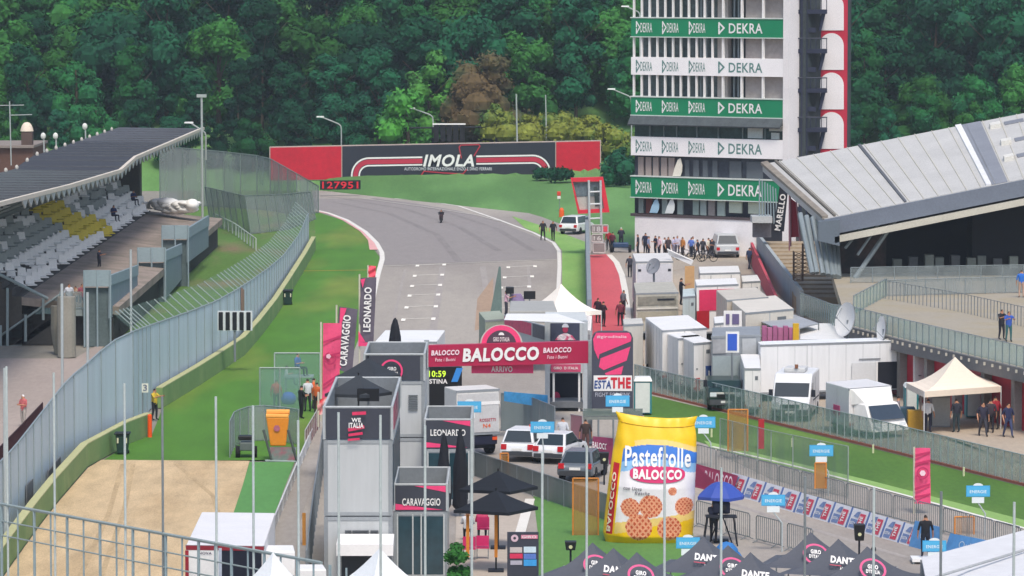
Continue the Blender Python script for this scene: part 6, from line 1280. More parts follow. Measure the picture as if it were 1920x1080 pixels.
t = [o for o in COL.objects if o.name.startswith('banner_flag')][-1]; m = MB(); m.ring(at(619, 672, 190.85), .22, .28, proud=.02, a0=100, a1=400); part(m, 'ring_logo', DP, t); m = MB(); m.ring(at(616, 668, 190.85), 0, .12, proud=.02, n=5); part(m, 'white_mark', M('#f0c0d0'), t)
flag('grey and pink flag reading CARAVAGGIO, middle of the three left flags', [(636, 575), (671, 580), (660, 702), (626, 690)], 200, (631, 572, 760), GA, 'CARAVAGGIO', (647, 638, 96, 15), bits=[([(638, 577), (650, 578), (636, 620)], PINK), ([(628, 668), (640, 690), (628, 690)], PINK)])
flag('grey and pink flag reading LEONARDO, tallest of the three left flags', [(676, 521), (706, 520), (700, 648), (672, 646)], 211, (674, 514, 740), GA, 'LEONARDO', (689, 580, 84, 14), bits=[([(676, 524), (685, 522), (680, 540)], PINK), ([(672, 641), (699, 643), (699, 649), (672, 649)], PINK), ([(672, 620), (685, 641), (672, 641)], PINK)])
flag('small plain pink flag peeking above the LEONARDO flag', [(691, 498), (705, 499), (704, 520), (690, 519)], 222, (690, 497, 650), M('#ee5568', .7, .06))
flag('tall pink flag with a ring logo standing on the right grass', [(1716, 840), (1744, 840), (1745, 945), (1714, 944)], 180, (1714, 838, 965), M('#ee5282', .7, .08), bits=[([(1716, 852), (1744, 846), (1744, 850), (1716, 857)], DP), ([(1716, 868), (1744, 862), (1744, 866), (1716, 873)], DP), ([(1715, 915), (1744, 906), (1744, 910), (1715, 920)], DP), ([(1715, 930), (1744, 925), (1744, 928), (1715, 935)], DP)])
t = [o for o in COL.objects if o.name.startswith('banner_flag')][-1]; 
for o in [x for x in COL.objects if x.get('label') == 'tall pink flag with a ring logo standing on the right grass']: m = MB(); m.ring(at(1730, 887, 179.85), .2, .26, proud=.02); part(m, 'ring_logo', DP, o); m = MB(); m.ring(at(1730, 887, 179.85), 0, .13, proud=.02, n=6); part(m, 'white_mark', M('#f6d5de'), o)
# ------------------------------------------------------------ dark DANTE tents
TG = M('#555861', .75, .06); rdm = random.Random(9)
names = {0: 'leftmost group', 1: 'middle group', 2: 'right group'}
TTS = [(1111, 1017, 0, 0), (1150, 1027, 1, 0), (1194, 1035, 0, 0), (1319, 1005, 1, 1), (1365, 1022, 0, 1), (1407, 1035, 1, 1), (1520, 997, 0, 2), (1572, 1010, 1, 2), (1626, 1024, 0, 2)]
for i, (px, py, dante, g) in enumerate(TTS):
    pk = G(px, py, 3.25); order = ('back', 'middle', 'front')[i % 3]
    t = gaz_at('gazebo', f'dark grey star tent {"reading DANTE" if dante else "with pink ring"}, {order} of the {names[g]}', (pk.x, pk.y), 1.62, 2.15, 3.25, TG, R(-20+rdm.uniform(-4, 4)), group='dark grey peaked tents at the bottom', sag=.55, val=.0)
    n = Vector((0, -.86, .5)); c = pk+Vector((.12, -.95, -.72)); up = Vector((0, .5, .86)); ri = Vector((.97, -.12, -.1))
    if dante: m = MB(); m.text('DANTE', c+Vector((.0, -.05, .04)), .95, .26, ri, up, off=.045, proud=.14, shear=.12); m.text('ALIGHIERI', c+Vector((.1, -.1, -.26)), .5, .14, ri, up, off=.03, proud=.14); part(m, 'lettering', WHITE, t); m = MB(); m.flat([(-.5, -.2), (-.1, -.2), (-.1, -.17), (-.5, -.17)], c, ri, up, .15); part(m, 'red_line', M('#c9405c'), t)
    else:
        m = MB(); m.ring(c, .33, .4, ri, up, proud=.13, sx=1.15); part(m, 'pink_ring', M('#e0558c', .6), t); m = MB(); m.text("GIRO", c+up*.09, .36, .16, ri, up, off=.04, proud=.14); m.text("D'ITALIA", c-up*.09, .48, .14, ri, up, off=.04, proud=.14); part(m, 'lettering', WHITE, t)
# white canopy at lower right
t = thing('canopy_roof', 'large white fabric roof at the bottom right corner', 'canopy', G(1850, 1090, 3)); P = [G(x, y, 2.9) for x, y in ((1740, 1120), (2010, 1120), (2010, 1030), (1730, 1044))]; Q = [G(1728, 1046, 2.9), G(1990, 975, 3.2), G(2010, 1120, 3.0), G(1745, 1130, 2.6)]
m = MB(); m.hull8([q-Vector((0, 0, .12)) for q in Q], Q); part(m, 'roof_sheet', M('#d9d9db', .7, .05, .5, 2), t)
m = MB(); m.tube(G(1728, 1090, 3.05), G(1990, 1010, 3.2), .05); part(m, 'ridge_tube', M('#a9acae'), t)
for px in (1740, 1790, 1850): m = MB(); q = G(px, 1075, 2.6); m.tube((q.x, q.y+1.5, 0), (q.x, q.y+1.5, 2.7), .06); part(m, 'post', MIDG, t)
m = MB(); a = G(1726, 1050, 2.8); b = G(1880, 1085, 2.3); m.hull8([Vector((a.x, a.y, .2)), Vector((b.x, b.y, .2)), Vector((b.x, b.y+.1, .2)), Vector((a.x, a.y+.1, .2))], [a, b, b+Vector((0, .1, 0)), a+Vector((0, .1, 0))]); part(m, 'side_mesh', M('#8b8f92', .7, .1), t)
# camera platform man
Y = 165; t = thing('camera_platform', 'small white topped platform carrying the man in black', 'platform', at(1735, 1043, Y)); p = at(1735, 1043, Y); m = MB(); m.obox((p.x, Y, p.z-.1), (1.1, 1.0, .12)); part(m, 'platform_top', WHITE, t)
for dx in (-.5, .5):
    for dy in (-.45, .45): m = MB(); m.tube((p.x+dx, Y+dy, 0), (p.x+dx, Y+dy, p.z-.15), .035, n=6); part(m, 'leg', MIDG, t)
person(p-Vector((0, 0, .035)), '#14161f', '#1c2030', 'man in black seen from behind, standing on a small platform', 'stand', R(180), 1.72)
# speakers
for px, y0, y1, Y, wpx, lab in ((1612, 984, 1014, 166, 21, 'black loudspeaker on a pole above the right dark tents'), (1133, 849, 870, 190, 18, 'black loudspeaker left of the yellow bag'), (1070, 1016, 1032, 160, 22, 'black covered box on the grass left of the dark tents')):
    t = thing('loudspeaker', lab, 'speaker', at(px, y1, Y)); a, b = at(px-wpx/2, y1, Y), at(px+wpx/2, y0, Y); m = MB(); m.hull8([(a.x+.05, Y, a.z), (b.x-.05, Y, a.z), (b.x-.05, Y+.4, a.z), (a.x+.05, Y+.4, a.z)], [(a.x, Y, b.z), (b.x, Y, b.z), (b.x, Y+.45, b.z), (a.x, Y+.45, b.z)]); part(m, 'cabinet', BLACK, t, bevel=.02)
    m = MB(); m.tube(((a.x+b.x)/2, Y+.2, 0), ((a.x+b.x)/2, Y+.2, a.z), .04); part(m, 'pole', DARK, t); m = MB(); m.ring(((a.x+b.x)/2, Y, (a.z*.6+b.z*.4)), 0, .07, proud=.02); part(m, 'mark', M('#cfcfa0'), t)
m = MB(); q = at(1638, 1030, 160); m.tube((q.x, 160, 0), (q.x, 160, q.z), .035); m.ell(q, (.1, .1, .12), 8, 6); single(m, 'microphone_stand', BLACK, 'small black round microphone on a stand right of the rightmost dark tent', 'microphone')
# blue umbrella with camera
Y = 171; c = at(1352, 930, Y); t = parasol('umbrella', 'blue umbrella sheltering a camera right of the yellow bag', (c.x, Y), 0, .98, c.z, at(1352, 903, Y).z, M('#3550a8', .6, .05), n=4, dome=True)
t = thing('tv_camera', 'dark covered television camera below the blue umbrella', 'camera', (c.x, Y-.4, 0)); m = MB(); q = at(1352, 950, Y-.4); m.obox(q, (.7, .8, .5)); part(m, 'camera_body', M('#161c34', .7, .2), t, bevel=.08); m = MB(); m.tube(q, q+Vector((.1, -.7, .05)), .1, n=8); part(m, 'lens', BLACK, t)
for dx in (-.45, .0, .45): m = MB(); m.tube(q-Vector((0, 0, .2)), (q.x+dx, Y-.4+abs(dx)-.3, 0), .03, n=5); part(m, 'tripod_leg', DARK, t)
t = thing('camera_table', 'dark trestle table under the television camera', 'table', (c.x, Y-1, 0)); q = at(1352, 968, Y-1); m = MB(); m.obox((q.x, Y-1, q.z), (1.25, .7, .06)); part(m, 'tabletop', DARK, t)
for dx in (-.55, .5):
    for dy in (-.3, .3): m = MB(); m.tube((q.x+dx, Y-1+dy, q.z), (q.x+dx*1.3, Y-1+dy, 0), .03, n=5); part(m, 'leg', DARK, t)
t = thing('blue_tarpaulin', 'crumpled bright blue cover below the camera table', 'tarpaulin', G(1362, 1045)); m = MB(); q = at(1362, 1014, 163); m.ell((q.x, 163, .55), (.5, .45, .55), 10, 6); m.ell((q.x+.3, 163.1, .35), (.35, .4, .4), 8, 5); part(m, 'cover', M('#2f74b8', .6, .15, 2, 6), t, smooth=True)
person(at(1338, 1000, 170.4)+Vector((0, 0, -.35)), '#20263c', '#22242e', 'camera operator in dark clothes under the blue umbrella', 'bend', R(160), 1.7)
# ------------------------------------------------------------ left side marshals
t = thing('marshal_cabin', 'green glass marshal shelter with grey frame on the left grass', 'shelter', G(525, 775)); Y = G(525, 775).y
m = MB(); a, b = at(487, 770, Y), at(562, 690, Y); m.box(a.x, b.x, Y+.1, Y+.13, 0.1, b.z); part(m, 'glass_panel', M('#7fa39a', .2, .1, alpha=.38), t)
m = MB(); a2, b2 = at(515, 762, Y+2.5), at(600, 662, Y+2.5); m.box(a2.x, b2.x, Y+2.5, Y+2.53, b2.z-1.9, b2.z); part(m, 'glass_panel', M('#7fa39a', .2, .1, alpha=.25), t)
for x in (a.x, (a.x+b.x)/2, b.x): m = MB(); m.tube((x, Y+.1, 0), (x, Y+.1, b.z), .035, n=6); part(m, 'frame_post', M('#8d9c98'), t)
for x in (a2.x, b2.x): m = MB(); m.tube((x, Y+2.5, 0), (x, Y+2.5, b2.z), .035, n=6); part(m, 'frame_post', M('#a9b4b0'), t)
m = MB(); m.tube((a.x, Y+.1, b.z), (b.x, Y+.1, b.z), .035); m.tube((a2.x, Y+2.5, b2.z), (b2.x, Y+2.5, b2.z), .035); part(m, 'top_rail', M('#a9b4b0'), t)
person(G(517, 773)+Vector((0, .6, 0)), '#c8504c', '#4c5450', 'marshal in an orange-red vest standing behind the green glass', 'stand', R(170), 1.72)
person(G(565, 785), '#191c24', '#14161c', 'person in black at the left marshal shelter, nearest', 'arms', R(120), 1.78)
person(G(577, 772), '#cfd2d6', '#2a2c34', 'person in white and dark clothes between the marshals', 'stand', R(200), 1.8)
person(G(585, 770)+Vector((.05, .8, 0)), '#e8682c', '#2f2e33', 'marshal in an orange vest facing the track', 'arms', R(90), 1.7)
person(G(594, 775), '#c8602c', '#3a2c28', 'marshal in an orange jacket nearest the flag pole', 'stand', R(150), 1.68)
t = thing('marshal_platform', 'raised grey stool platform carrying a seated marshal', 'platform', G(560, 760)); q = at(560, 705, 228); m = MB(); m.obox((q.x, 228, q.z), (1.6, 1.2, .08)); part(m, 'deck', M('#8fa09c'), t)
for dx in (-.7, .7):
    for dy in (-.5, .5): m = MB(); m.tube((q.x+dx, 228+dy, 0), (q.x+dx, 228+dy, q.z), .03, n=5); part(m, 'leg', M('#8fa09c'), t)
person(at(558, 706, 228), '#3d5fb0', '#14161c', 'marshal in a blue top seated on the raised platform', 'sit', R(60), 1.75)
person(at(537, 716, 228)-Vector((0, 0, .2)), '#dfe3e6', '#7f8c88', 'person in white beside the seated marshal', 'sit', R(100), 1.5)
m = MB(); q = G(541, 758); m.ell((q.x, q.y, .3), (.42, .35, .38), 10, 6); single(m, 'blue_bag', M('#2b52c8', .6, .1), 'bright blue bag on the grass beside the marshals', 'bag', smooth=True)
# orange machine
t = thing('orange_machine', 'orange covered kart-like machine on a grey frame behind the mesh fence', 'machine', G(520, 866)); Y = G(520, 866).y
q = lambda x, y, dy=0: at(x, y, Y+dy)
m = MB(); m.hull8([q(507, 836), q(536, 836), q(536, 836, .6), q(507, 836, .6)], [q(499, 783), q(542, 783), q(542, 783, 1.0), q(499, 783, 1.0)]); bd = part(m, 'orange_cover', M('#e08a1c', .55, .08), t, bevel=.05)
m = MB(); m.tube(q(500, 773, .3), q(543, 773, .3), .14, n=10); m.tube(q(499, 780, .1), q(541, 781, .1), .12, n=10); part(m, 'rolled_edge', M('#f2a848', .5, .06), t)
m = MB(); m.ring(q(519, 803, -.05), 0, .16, proud=.02, n=6); part(m, 'badge', M('#b0667c'), bd)
for x0, x1 in ((494, 509), (540, 556)): m = MB(); m.tube(q(x0, 806), q(x1, 862), .06); part(m, 'side_arm', M('#4f5754'), t)
m = MB(); m.hull8([q(508, 866), q(552, 866), q(552, 866, 1.2), q(508, 866, 1.2)], [q(506, 838), q(556, 838), q(556, 838, 1.2), q(506, 838, 1.2)]); part(m, 'tub', M('#7d8c88', .7, .2, 2, 6, alt='#9a5a68', altscale=1.5), t)
m = MB(); m.tube(q(497, 864), q(556, 866), .06); part(m, 'base_tube', M('#8fa09c'), t)
t = thing('quad_bike', 'small black vehicle parked inside the left mesh fence', 'quad bike', G(462, 862)); p = G(462, 858); m = MB(); m.obox(p+Vector((0, 0, .95)), (.75, .5, .22)); part(m, 'handlebar_unit', BLACK, t, bevel=.05); m = MB(); m.obox(p+Vector((0, .3, .55)), (.6, 1.2, .4)); part(m, 'body', M('#5f6a68'), t, bevel=.05)
for dx in (-.4, .4): m = MB(); m.tube(p+Vector((dx-.1, 0, .28)), p+Vector((dx+.1, 0, .28)), .28, n=12); part(m, 'wheel', RUBBER, t)
flag('red and white flag draped over the left corner of the container tower', [(594, 752), (632, 735), (618, 775), (596, 778)], 172, (597, 735, 800), M('#d9484c', .7, .1, alt='#e8dcd8', altscale=1.2), name='draped_flag')
m = MB(); a, b = at(548, 862, 200), at(556, 838, 200)
fence('marshal_railing', 'dark red and white barrier strip at the foot of the marshal area', 'railing', [G(572, 850), G(600, 800)], 1.1, meshmat('#a84a58', .5), M('#b9b9b4'), 1.5, .03)
# bins, pole, lights board, marshal with number
def bin_(px, py, lab, stripes):
    p = G(px, py); t = thing('wheelie_bin', lab, 'bin', p); m = MB(); m.hull8([p+Vector((x, y, .08)) for x, y in ((-.24, -.25), (.24, -.25), (.24, .3), (-.24, .3))], [p+Vector((x, y, .95)) for x, y in ((-.31, -.33), (.31, -.33), (.31, .38), (-.31, .38))]); part(m, 'bin_body', M('#1f3d36', .6, .1), t, bevel=.03)
    m = MB(); m.obox(p+Vector((0, 0, 1.02)), (.74, .8, .09)); part(m, 'lid', M('#1a2226', .6), t, bevel=.03)
    for x in (-.25, .25): m = MB(); m.tube(p+Vector((x-.03, .3, .1)), p+Vector((x+.03, .3, .1)), .1, n=10); part(m, 'wheel', RUBBER, t)
    for x in (-.2, .2): m = MB(); m.obox(p+Vector((x, -.345, .7)), (.08, .02, .25)); part(m, 'reflector', M('#d9d5b8'), t)
bin_(540, 572, 'dark wheelie bin on the far grass below the wall', 0); bin_(230, 852, 'dark green wheelie bin at the corner of the gravel trap', 1)
p = G(281, 820); m = MB(); m.lathe([(.11, 0), (.11, 1.1), (.04, 1.16)], p, 12); single(m, 'orange_marker', M('#ff5a10', .5, .03), 'bright orange marker post on the grass next to the green wall', 'post')
p = G(237, 810); q = at(237, 770, p.y); m = MB(); m.obox(q+Vector((0, .5, -.1)), (.25, .3, .95)); single(m, 'red_box', M('#c8525a', .6, .08), 'faded red box on the wall above the wheelie bin', 'box')
Y = VX(440, 600, -17.0).y; Yl = 244
t = thing('light_board', 'white framed board of five black light columns on the left wall', 'start lights', at(440, 640, Yl)); m = MB(); a, b = at(408, 620, Yl), at(473, 583, Yl); m.box(a.x, b.x, Yl, Yl+.12, a.z, b.z); part(m, 'frame', M('#d5dcde', .5), t)
for i in range(5): m = MB(); c = at(414+i*13, 602, Yl-.03); m.obox((c.x, Yl-.05, c.z), (8*Yl/FOC, .1, 34*Yl/FOC)); part(m, 'light_column', BLACK, t, bevel=.03)
m = MB(); q = at(440, 620, Yl); m.tube((q.x, Yl+.06, .6), (q.x, Yl+.06, q.z), .07); part(m, 'post', MIDG, t)
p = G(287, 792); person(G(290, 788), '#d9b83c', '#2a2c34', 'marshal in a yellow vest leaning on the green wall gap', 'bend', R(60), 1.7)
t = thing('number_board', 'white board with the number 3 beside the yellow vested marshal', 'sign', at(271, 745, p.y)); m = MB(); a, b = at(264, 736, p.y), at(278, 719, p.y); m.box(a.x, b.x, p.y, p.y+.05, a.z, b.z); bo = part(m, 'board', M('#ecebdc'), t); m = MB(); m.text('3', at(272, 727, p.y), .2, .32, off=.01, proud=.02); part(m, 'lettering', M('#6a6f88'), bo); m = MB(); m.tube(at(267, 780, p.y+.05), at(267, 736, p.y+.05), .03); part(m, 'post', MIDG, t)
# people on the left
L1 = at(125, 588, 260.5); person(Vector((L1.x, 262, at(125, 583, 262).z)), '#d8dae2', '#2c3350', 'man in white shirt with a bag at the top of the grandstand stairs', 'stand', R(20), 1.75)
person(Vector((at(142, 580, 262.6).x, 262.6, at(142, 583, 262.6).z)), '#b89c84', '#3a5068', 'person in beige top on the grandstand landing', 'arms', R(-30), 1.6)
person(Vector((at(154, 580, 262.2).x, 262.2, at(154, 583, 262.2).z)), '#9a5060', '#2f4a66', 'person in dark red top on the grandstand landing', 'arms', R(20), 1.75)
person(G(186, 507, 2.5), '#20263c', '#1a1c28', 'lone person in dark clothes bending on the empty grandstand terrace', 'bend', R(70), 1.5)
person(G(213, 415, 4.2), '#22305c', '#1c2030', 'spectator in dark blue among the grandstand seats', 'sit', R(40), 1.7)
person(G(250, 385, 4.0), '#22305c', '#1c2030', 'spectator in navy high among the white seats', 'sit', R(40), 1.7)
person(G(44, 800), '#c86a6a', '#b0a8a0', 'spectator in red and white with a white cap behind the brown railing', 'arms', R(-40), 1.7, hair=M('#e8e8e8'))
# ------------------------------------------------------------ track and pit exit
t = thing('motor_scooter', 'dark motorcycle with rider far away on the track', 'motorcycle', G(827, 418)); p = G(827, 418)
for dy in (0, 1.2): m = MB(); m.tube(p+Vector((-.07, dy, .28)), p+Vector((.07, dy, .28)), .28, n=12); part(m, 'wheel', RUBBER, t)
m = MB(); m.obox(p+Vector((0, .6, .55)), (.35, 1.2, .4)); part(m, 'body', M('#3a2428'), t, bevel=.06); m = MB(); m.tube(p+Vector((-.3, .2, .95)), p+Vector((.3, .2, .95)), .03); part(m, 'handlebar', BLACK, t)
person(p+Vector((0, .7, .12)), '#241c28', '#1c1a20', 'rider in dark leathers on the far motorcycle', 'sit', R(180), 1.5)
person(G(1018, 451), '#2a2830', '#1c1a20', 'left of the two people in black walking along the track edge line', 'walk', R(10), 1.78)
person(G(1037, 452), '#1e2028', '#1a1a20', 'right of the two people in black walking along the track edge line', 'walk', R(-10), 1.78)
p = G(1053, 412); m = MB(); m.lathe([(.26, 0), (.22, .9), (.12, 1.1)], p, 12); single(m, 'orange_marker', M('#f4641e', .5, .03), 'orange marker post at the far track edge', 'post')
t = thing('warning_light', 'small red and white warning light on a thin post above the orange marker', 'light', G(1050, 410)); p = G(1049, 405); m = MB(); m.tube(p, at(1049, 372, p.y), .03); part(m, 'post', MIDG, t); m = MB(); c = at(1048, 366, p.y); m.obox(c+Vector((0, 0, .15)), (.35, .3, .4)); part(m, 'red_lamp', M('#d8402c'), t, bevel=.05); m = MB(); m.obox(c-Vector((0, 0, .22)), (.32, .3, .28)); part(m, 'white_lamp', M('#e9e6e0'), t, bevel=.04)
Y = 345; t = thing('marshal_tower', 'glazed marshal cabin in a slanted red frame high on grey legs', 'tower', at(1106, 475, Y)); q = lambda x, y, dy=0: at(x, y, Y+dy)
m = MB(); O = [(1070, 334), (1131, 332), (1143, 398), (1084, 401)]; I = [(1074, 341), (1124, 340), (1133, 391), (1087, 394)]
for i in range(4): j = (i+1) % 4; m.prism([q(*O[i]), q(*O[j]), q(*I[j]), q(*I[i])], (0, .8, 0))
part(m, 'red_frame', M('#d8283c', .5, .05), t)
m = MB(); m.prism([q(*p_, .3) for p_ in I], (0, 1.2, 0)); part(m, 'cabin_body', M('#b9b8b0', .6, .08), t)
m = MB(); m.prism([q(x, y, .25) for x, y in ((1076, 343), (1124, 342), (1129, 368), (1081, 368))], (0, .04, 0)); part(m, 'window', M('#66757c', .2, .3, 2, 5), t)
m = MB(); m.prism([q(x, y, .22) for x, y in ((1113, 350), (1120, 350), (1124, 385), (1116, 386))], (0, .04, 0)); part(m, 'door', M('#3a4a48', .3), t)
for x in (1106, 1128): m = MB(); m.tube(q(x, 475, -.1), q(x-2, 338, -.1), .1); part(m, 'leg', M('#b9c2c2', .4), t)
for y in (360, 383, 410): m = MB(); m.tube(q(1106, y, -.1), q(1127, y-1, -.1), .07); part(m, 'rung', M('#d5dada', .4), t)
t = thing('pit_board_rack', 'rack of grey and white number boards at the head of the red lane', 'sign', G(1125, 470)); Y2 = 342; q = lambda x, y, dy=0: at(x, y, Y2+dy)
for x0, x1, y0, y1, s in ((1110, 1129, 422, 437, '18'), (1130, 1140, 422, 437, '1'), (1110, 1130, 440, 453, '16'), (1112, 1134, 456, 474, None)):
    m = MB(); a, b = q(x0, y1), q(x1, y0); m.box(a.x, b.x, Y2, Y2+.1, a.z, b.z); bo = part(m, 'board', M('#8f8a88', .6, .1), t); m = MB(); m.path([(a.x, Y2, a.z), (b.x, Y2, a.z), (b.x, Y2, b.z), (a.x, Y2, b.z), (a.x, Y2, a.z)], .04); part(m, 'board_frame', M('#cfcac8'), bo)
    if s: m = MB(); m.text(s, ((a.x+b.x)/2, Y2, (a.z+b.z)/2), (b.x-a.x)*.7, (b.z-a.z)*.65, off=.02, proud=.02); part(m, 'lettering', M('#e04a5a' if s == '1' else '#d5d3d0'), bo)
person(G(1141, 470), '#a8242e', '#2a2428', 'person in a red jacket behind the number boards', 'stand', R(200), 1.75)
t = thing('quad_bike', 'dark blue quad bike parked at the head of the pit exit lane', 'quad bike', G(1163, 476)); p = G(1164, 474); m = MB(); m.obox(p+Vector((0, .6, .6)), (1.3, .9, .4)); part(m, 'body', M('#2a4468', .4, .1), t, bevel=.08)
for dx in (-.75, .75): m = MB(); m.tube(p+Vector((dx-.12, .3, .32)), p+Vector((dx+.12, .3, .32)), .32, n=12); part(m, 'wheel', RUBBER, t)
person(p+Vector((.05, .9, .35)), '#262a3c', '#22242e', 'person in dark clothes with a pale helmet on the quad bike', 'arms', R(180), 1.75, hair=M('#cfd2d4'))
person(p+Vector((-.65, 1.0, 0)), '#6a2a3c', '#2a2c3c', 'person in dark red standing left of the quad bike', 'stand', R(150), 1.7)
wl = MB(); A_, B_ = G(1101, 650), G(1097, 470); wl.hull8([A_, A_+Vector((.28, 0, 0)), B_+Vector((.28, 0, 0)), B_], [p_+Vector((0, 0, 2.9)) for p_ in (A_, A_+Vector((.28, 0, 0)), B_+Vector((.28, 0, 0)), B_)]); single(wl, 'pit_wall', M('#868e94', .8, .08), 'long tall grey wall between the green strip and the red lane', 'wall')
stripe([(1142, 477), (1156, 492), (1166, 515), (1172, 545), (1176, 580), (1179, 630)], .45, 'edge_line', lineW, .03)
for px, py, sh, tr_, lab, po in ((1121, 606, '#3a2230', '#1e1c24', 'person in dark clothes on the left edge of the red lane', 'stand'), (1131, 613, '#3a2c38', '#1c1a22', 'person leaning right beside the first one on the red lane', 'arms'), (1163, 612, '#7a3040', '#20222c', 'person at the right edge of the red lane behind the pale box', 'stand'), (1169, 590, '#7c8088', '#2a2c34', 'person in grey at the right kerb of the red lane', 'stand'), (1181, 520, '#3a3c48', '#22242c', 'person in dark clothes walking beside the pale truck', 'walk')):
    person(G(px, py), sh, tr_, lab, po, R(random.uniform(120, 220)), 1.72)
# crowd at the tower foot
crowd = [(1196, '#33303c', '#22232c', 'dark clothes, leftmost of the crowd'), (1210, '#2a3048', '#20222e', 'navy jacket, second from the left'), (1216, '#7f8cb0', '#262a3c', 'pale blue top, third from the left'), (1229, '#20243c', '#1c1e2a', 'dark blue top with crossed arms'), (1236, '#e0c0cc', '#2a2c3c', 'pale pink top'), (1246, '#d9dde6', '#2e2c34', 'white top left of the pale group'), (1253, '#4a3c40', '#22222a', 'brown jacket behind the white tops'), (1263, '#c4c2e0', '#8d8a9c', 'lilac shirt'), (1270, '#c9c4d8', '#4a4858', 'pale lilac shirt'), (1280, '#c08040', '#3a3438', 'ochre vest'), (1296, '#5a78c8', '#2c3040', 'bright blue shirt'), (1299, '#dfe6f0', '#30343c', 'white shirt next to the blue one'), (1308, '#1c2438', '#20222a', 'black cycling kit'), (1318, '#3c3c44', '#1c1c22', 'dark cycling kit'), (1328, '#e2dccc', '#22222a', 'cream jersey'), (1335, '#2a2c38', '#1c1c24', 'dark top nearest the silver car')]
rd = random.Random(4)
for i, (px, sh, tr_, lab) in enumerate(crowd): person(G(px, 479+(px-1190)*.035+rd.uniform(-3, 3)), sh, tr_, 'person in '+lab+' at the tower foot', rd.choice(['stand', 'arms', 'stand', 'walk']), R(rd.uniform(0, 360)), rd.uniform(1.62, 1.85), group='people gathered at the foot of the white tower')
def bike(px, py, lab):
    p = G(px, py); t = thing('bicycle', lab, 'bicycle', p, 'bicycles in the crowd'); 
    for dx in (-.5, .5): m = MB(); m.ring(p+Vector((dx, 0, .34)), .29, .34, n=18); m.ring(p+Vector((dx, .03, .34)), .29, .34, n=18); part(m, 'wheel', RUBBER, t)
    m = MB(); m.path([p+Vector(q) for q in ((-.5, 0, .34), (-.15, 0, .85), (.35, 0, .8), (.5, 0, .34))], .025); m.path([p+Vector(q) for q in ((-.15, 0, .85), (0, 0, .3), (.35, 0, .8))], .025); part(m, 'frame', M('#3a3c48'), t); m = MB(); m.tube(p+Vector((-.2, 0, .92)), p+Vector((-.02, 0, .92)), .04); part(m, 'saddle', BLACK, t)
bike(1285, 488, 'bicycle leaning left in front of the crowd, nearest the ochre vest'); bike(1306, 490, 'bicycle in the middle between the blue shirt and the cyclists'); bike(1326, 491, 'bicycle nearest the silver car')
# ------------------------------------------------------------ paddock vehicles
WP = M('#eae8e5', .45, .06, .8, 5, an=2, k=.92); WP2 = M('#cfcbc2', .5, .1, .8, 5, an=2)
rbox('box_trailer', 'long white trailer with seams, farthest of the left paddock group', 'trailer', [(1242, 619), (1325, 614), (1292, 592), (1210, 595)], 3.3, WP, .6)
rbox('box_trailer', 'white box unit with dark slots, middle of the left paddock group', 'trailer', [(1272, 634), (1316, 630), (1300, 617), (1243, 622)], 3.1, WP, .5)
t = rbox('box_trailer', 'white box with a blue R sign and a red strip, nearest the pit fence', 'trailer', [(1301, 643), (1336, 640), (1320, 628), (1274, 630)], 3.1, WP, .5, doors=False)
onface(t, .62, 1.0, .9, 1.8, M('#2f5296'), 'blue_sign', .04); ontext(t, 'R', .8, 1.35, .22, .4, WHITE, .06, off=.05); onface(t, .1, .3, .5, 1.2, M('#c23a34'), 'red_strip', .04)
rbox('white_cabin', 'tall narrow pale cabin between the pink totem and the white trailers', 'cabin', [(1170, 608), (1206, 606), (1204, 596), (1168, 598)], 3.3, WP2, 0, wheel=False)
for px, py, lab in ((1203, 690, 'person in dark clothes sitting between the pale cabin and white trailers'), (1240, 705, 'person in dark clothes in the gap between the white trailers')): person(G(px, py+20), '#22243a', '#1c1e28', lab, 'stand', R(90), 1.7)
st_ = rbox('satellite_truck', 'pale broadcast truck with upright white body carrying a satellite dish', 'truck', [(1192, 490), (1262, 489), (1256, 474), (1186, 475)], 3.9, M('#dedbd8', .5, .06), .8)
onface(st_, .04, .96, 1.0, 3.7, M('#cfcfd6', .5, .08), 'rear_panel', .04)
for u_, z_ in ((.1, 3.3), (.9, 3.3), (.5, 2.2)): onface(st_, u_-.04, u_+.04, z_-.08, z_+.08, DARK, 'fitting', .06)
cb = rbox('truck_cab', 'beige grey truck cab with cross bars in front of the dish truck', 'truck', [(1192, 549), (1272, 547), (1262, 528), (1188, 530)], 3.0, M('#b7b3a6', .55, .12, 1, 4), .5)
onface(cb, .05, .95, 2.2, 2.75, M('#8a877c', .4, .2, 2, 5), 'windscreen', .04); onface(cb, .02, .98, 1.95, 2.05, M('#d5d2c8'), 'cross_bar', .08); onface(cb, .05, .95, 1.3, 1.8, M('#a8a290', .6, .1), 'grille', .04); onface(cb, .5, .9, 2.5, 2.6, DARK, 'vent', .08)
c = at(1226, 500, 276.5); dish('grey satellite dish on the pale broadcast truck', c, .55, R(-40), R(25), M('#8d8f96', .5, .08), 1.0)
m = MB(); m.prism([at(1251, 468, 282), at(1300, 490, 279), at(1296, 497, 279), at(1254, 478, 282)], (0, .5, .05)); single(m, 'white_ramp', M('#ece8e2', .5, .06), 'white sloping flap sticking out right of the dish truck', 'flap')
person(at(1277, 540, 272)-Vector((0, 0, 1.1)), '#16182a', '#14161e', 'person in black working beside the dish truck', 'bend', R(100), 1.8)
m = MB(); a, b = at(1284, 546, 274), at(1302, 499, 274); m.box(a.x, b.x, 274, 274.1, a.z, b.z); single(m, 'wooden_board', M('#c79c6c', .8, .08), 'tan wooden board right of the person in black', 'board')
rbox('white_truck', 'white truck box behind the pink and white truck', 'truck', [(1312, 512), (1388, 510), (1380, 499), (1310, 500)], 3.1, WP, .5, doors=True)
pt = rbox('pink_truck', 'white roofed truck with a bright pink curtain front', 'truck', [(1306, 535), (1384, 532), (1374, 522), (1303, 524)], 3.5, WP, .5)
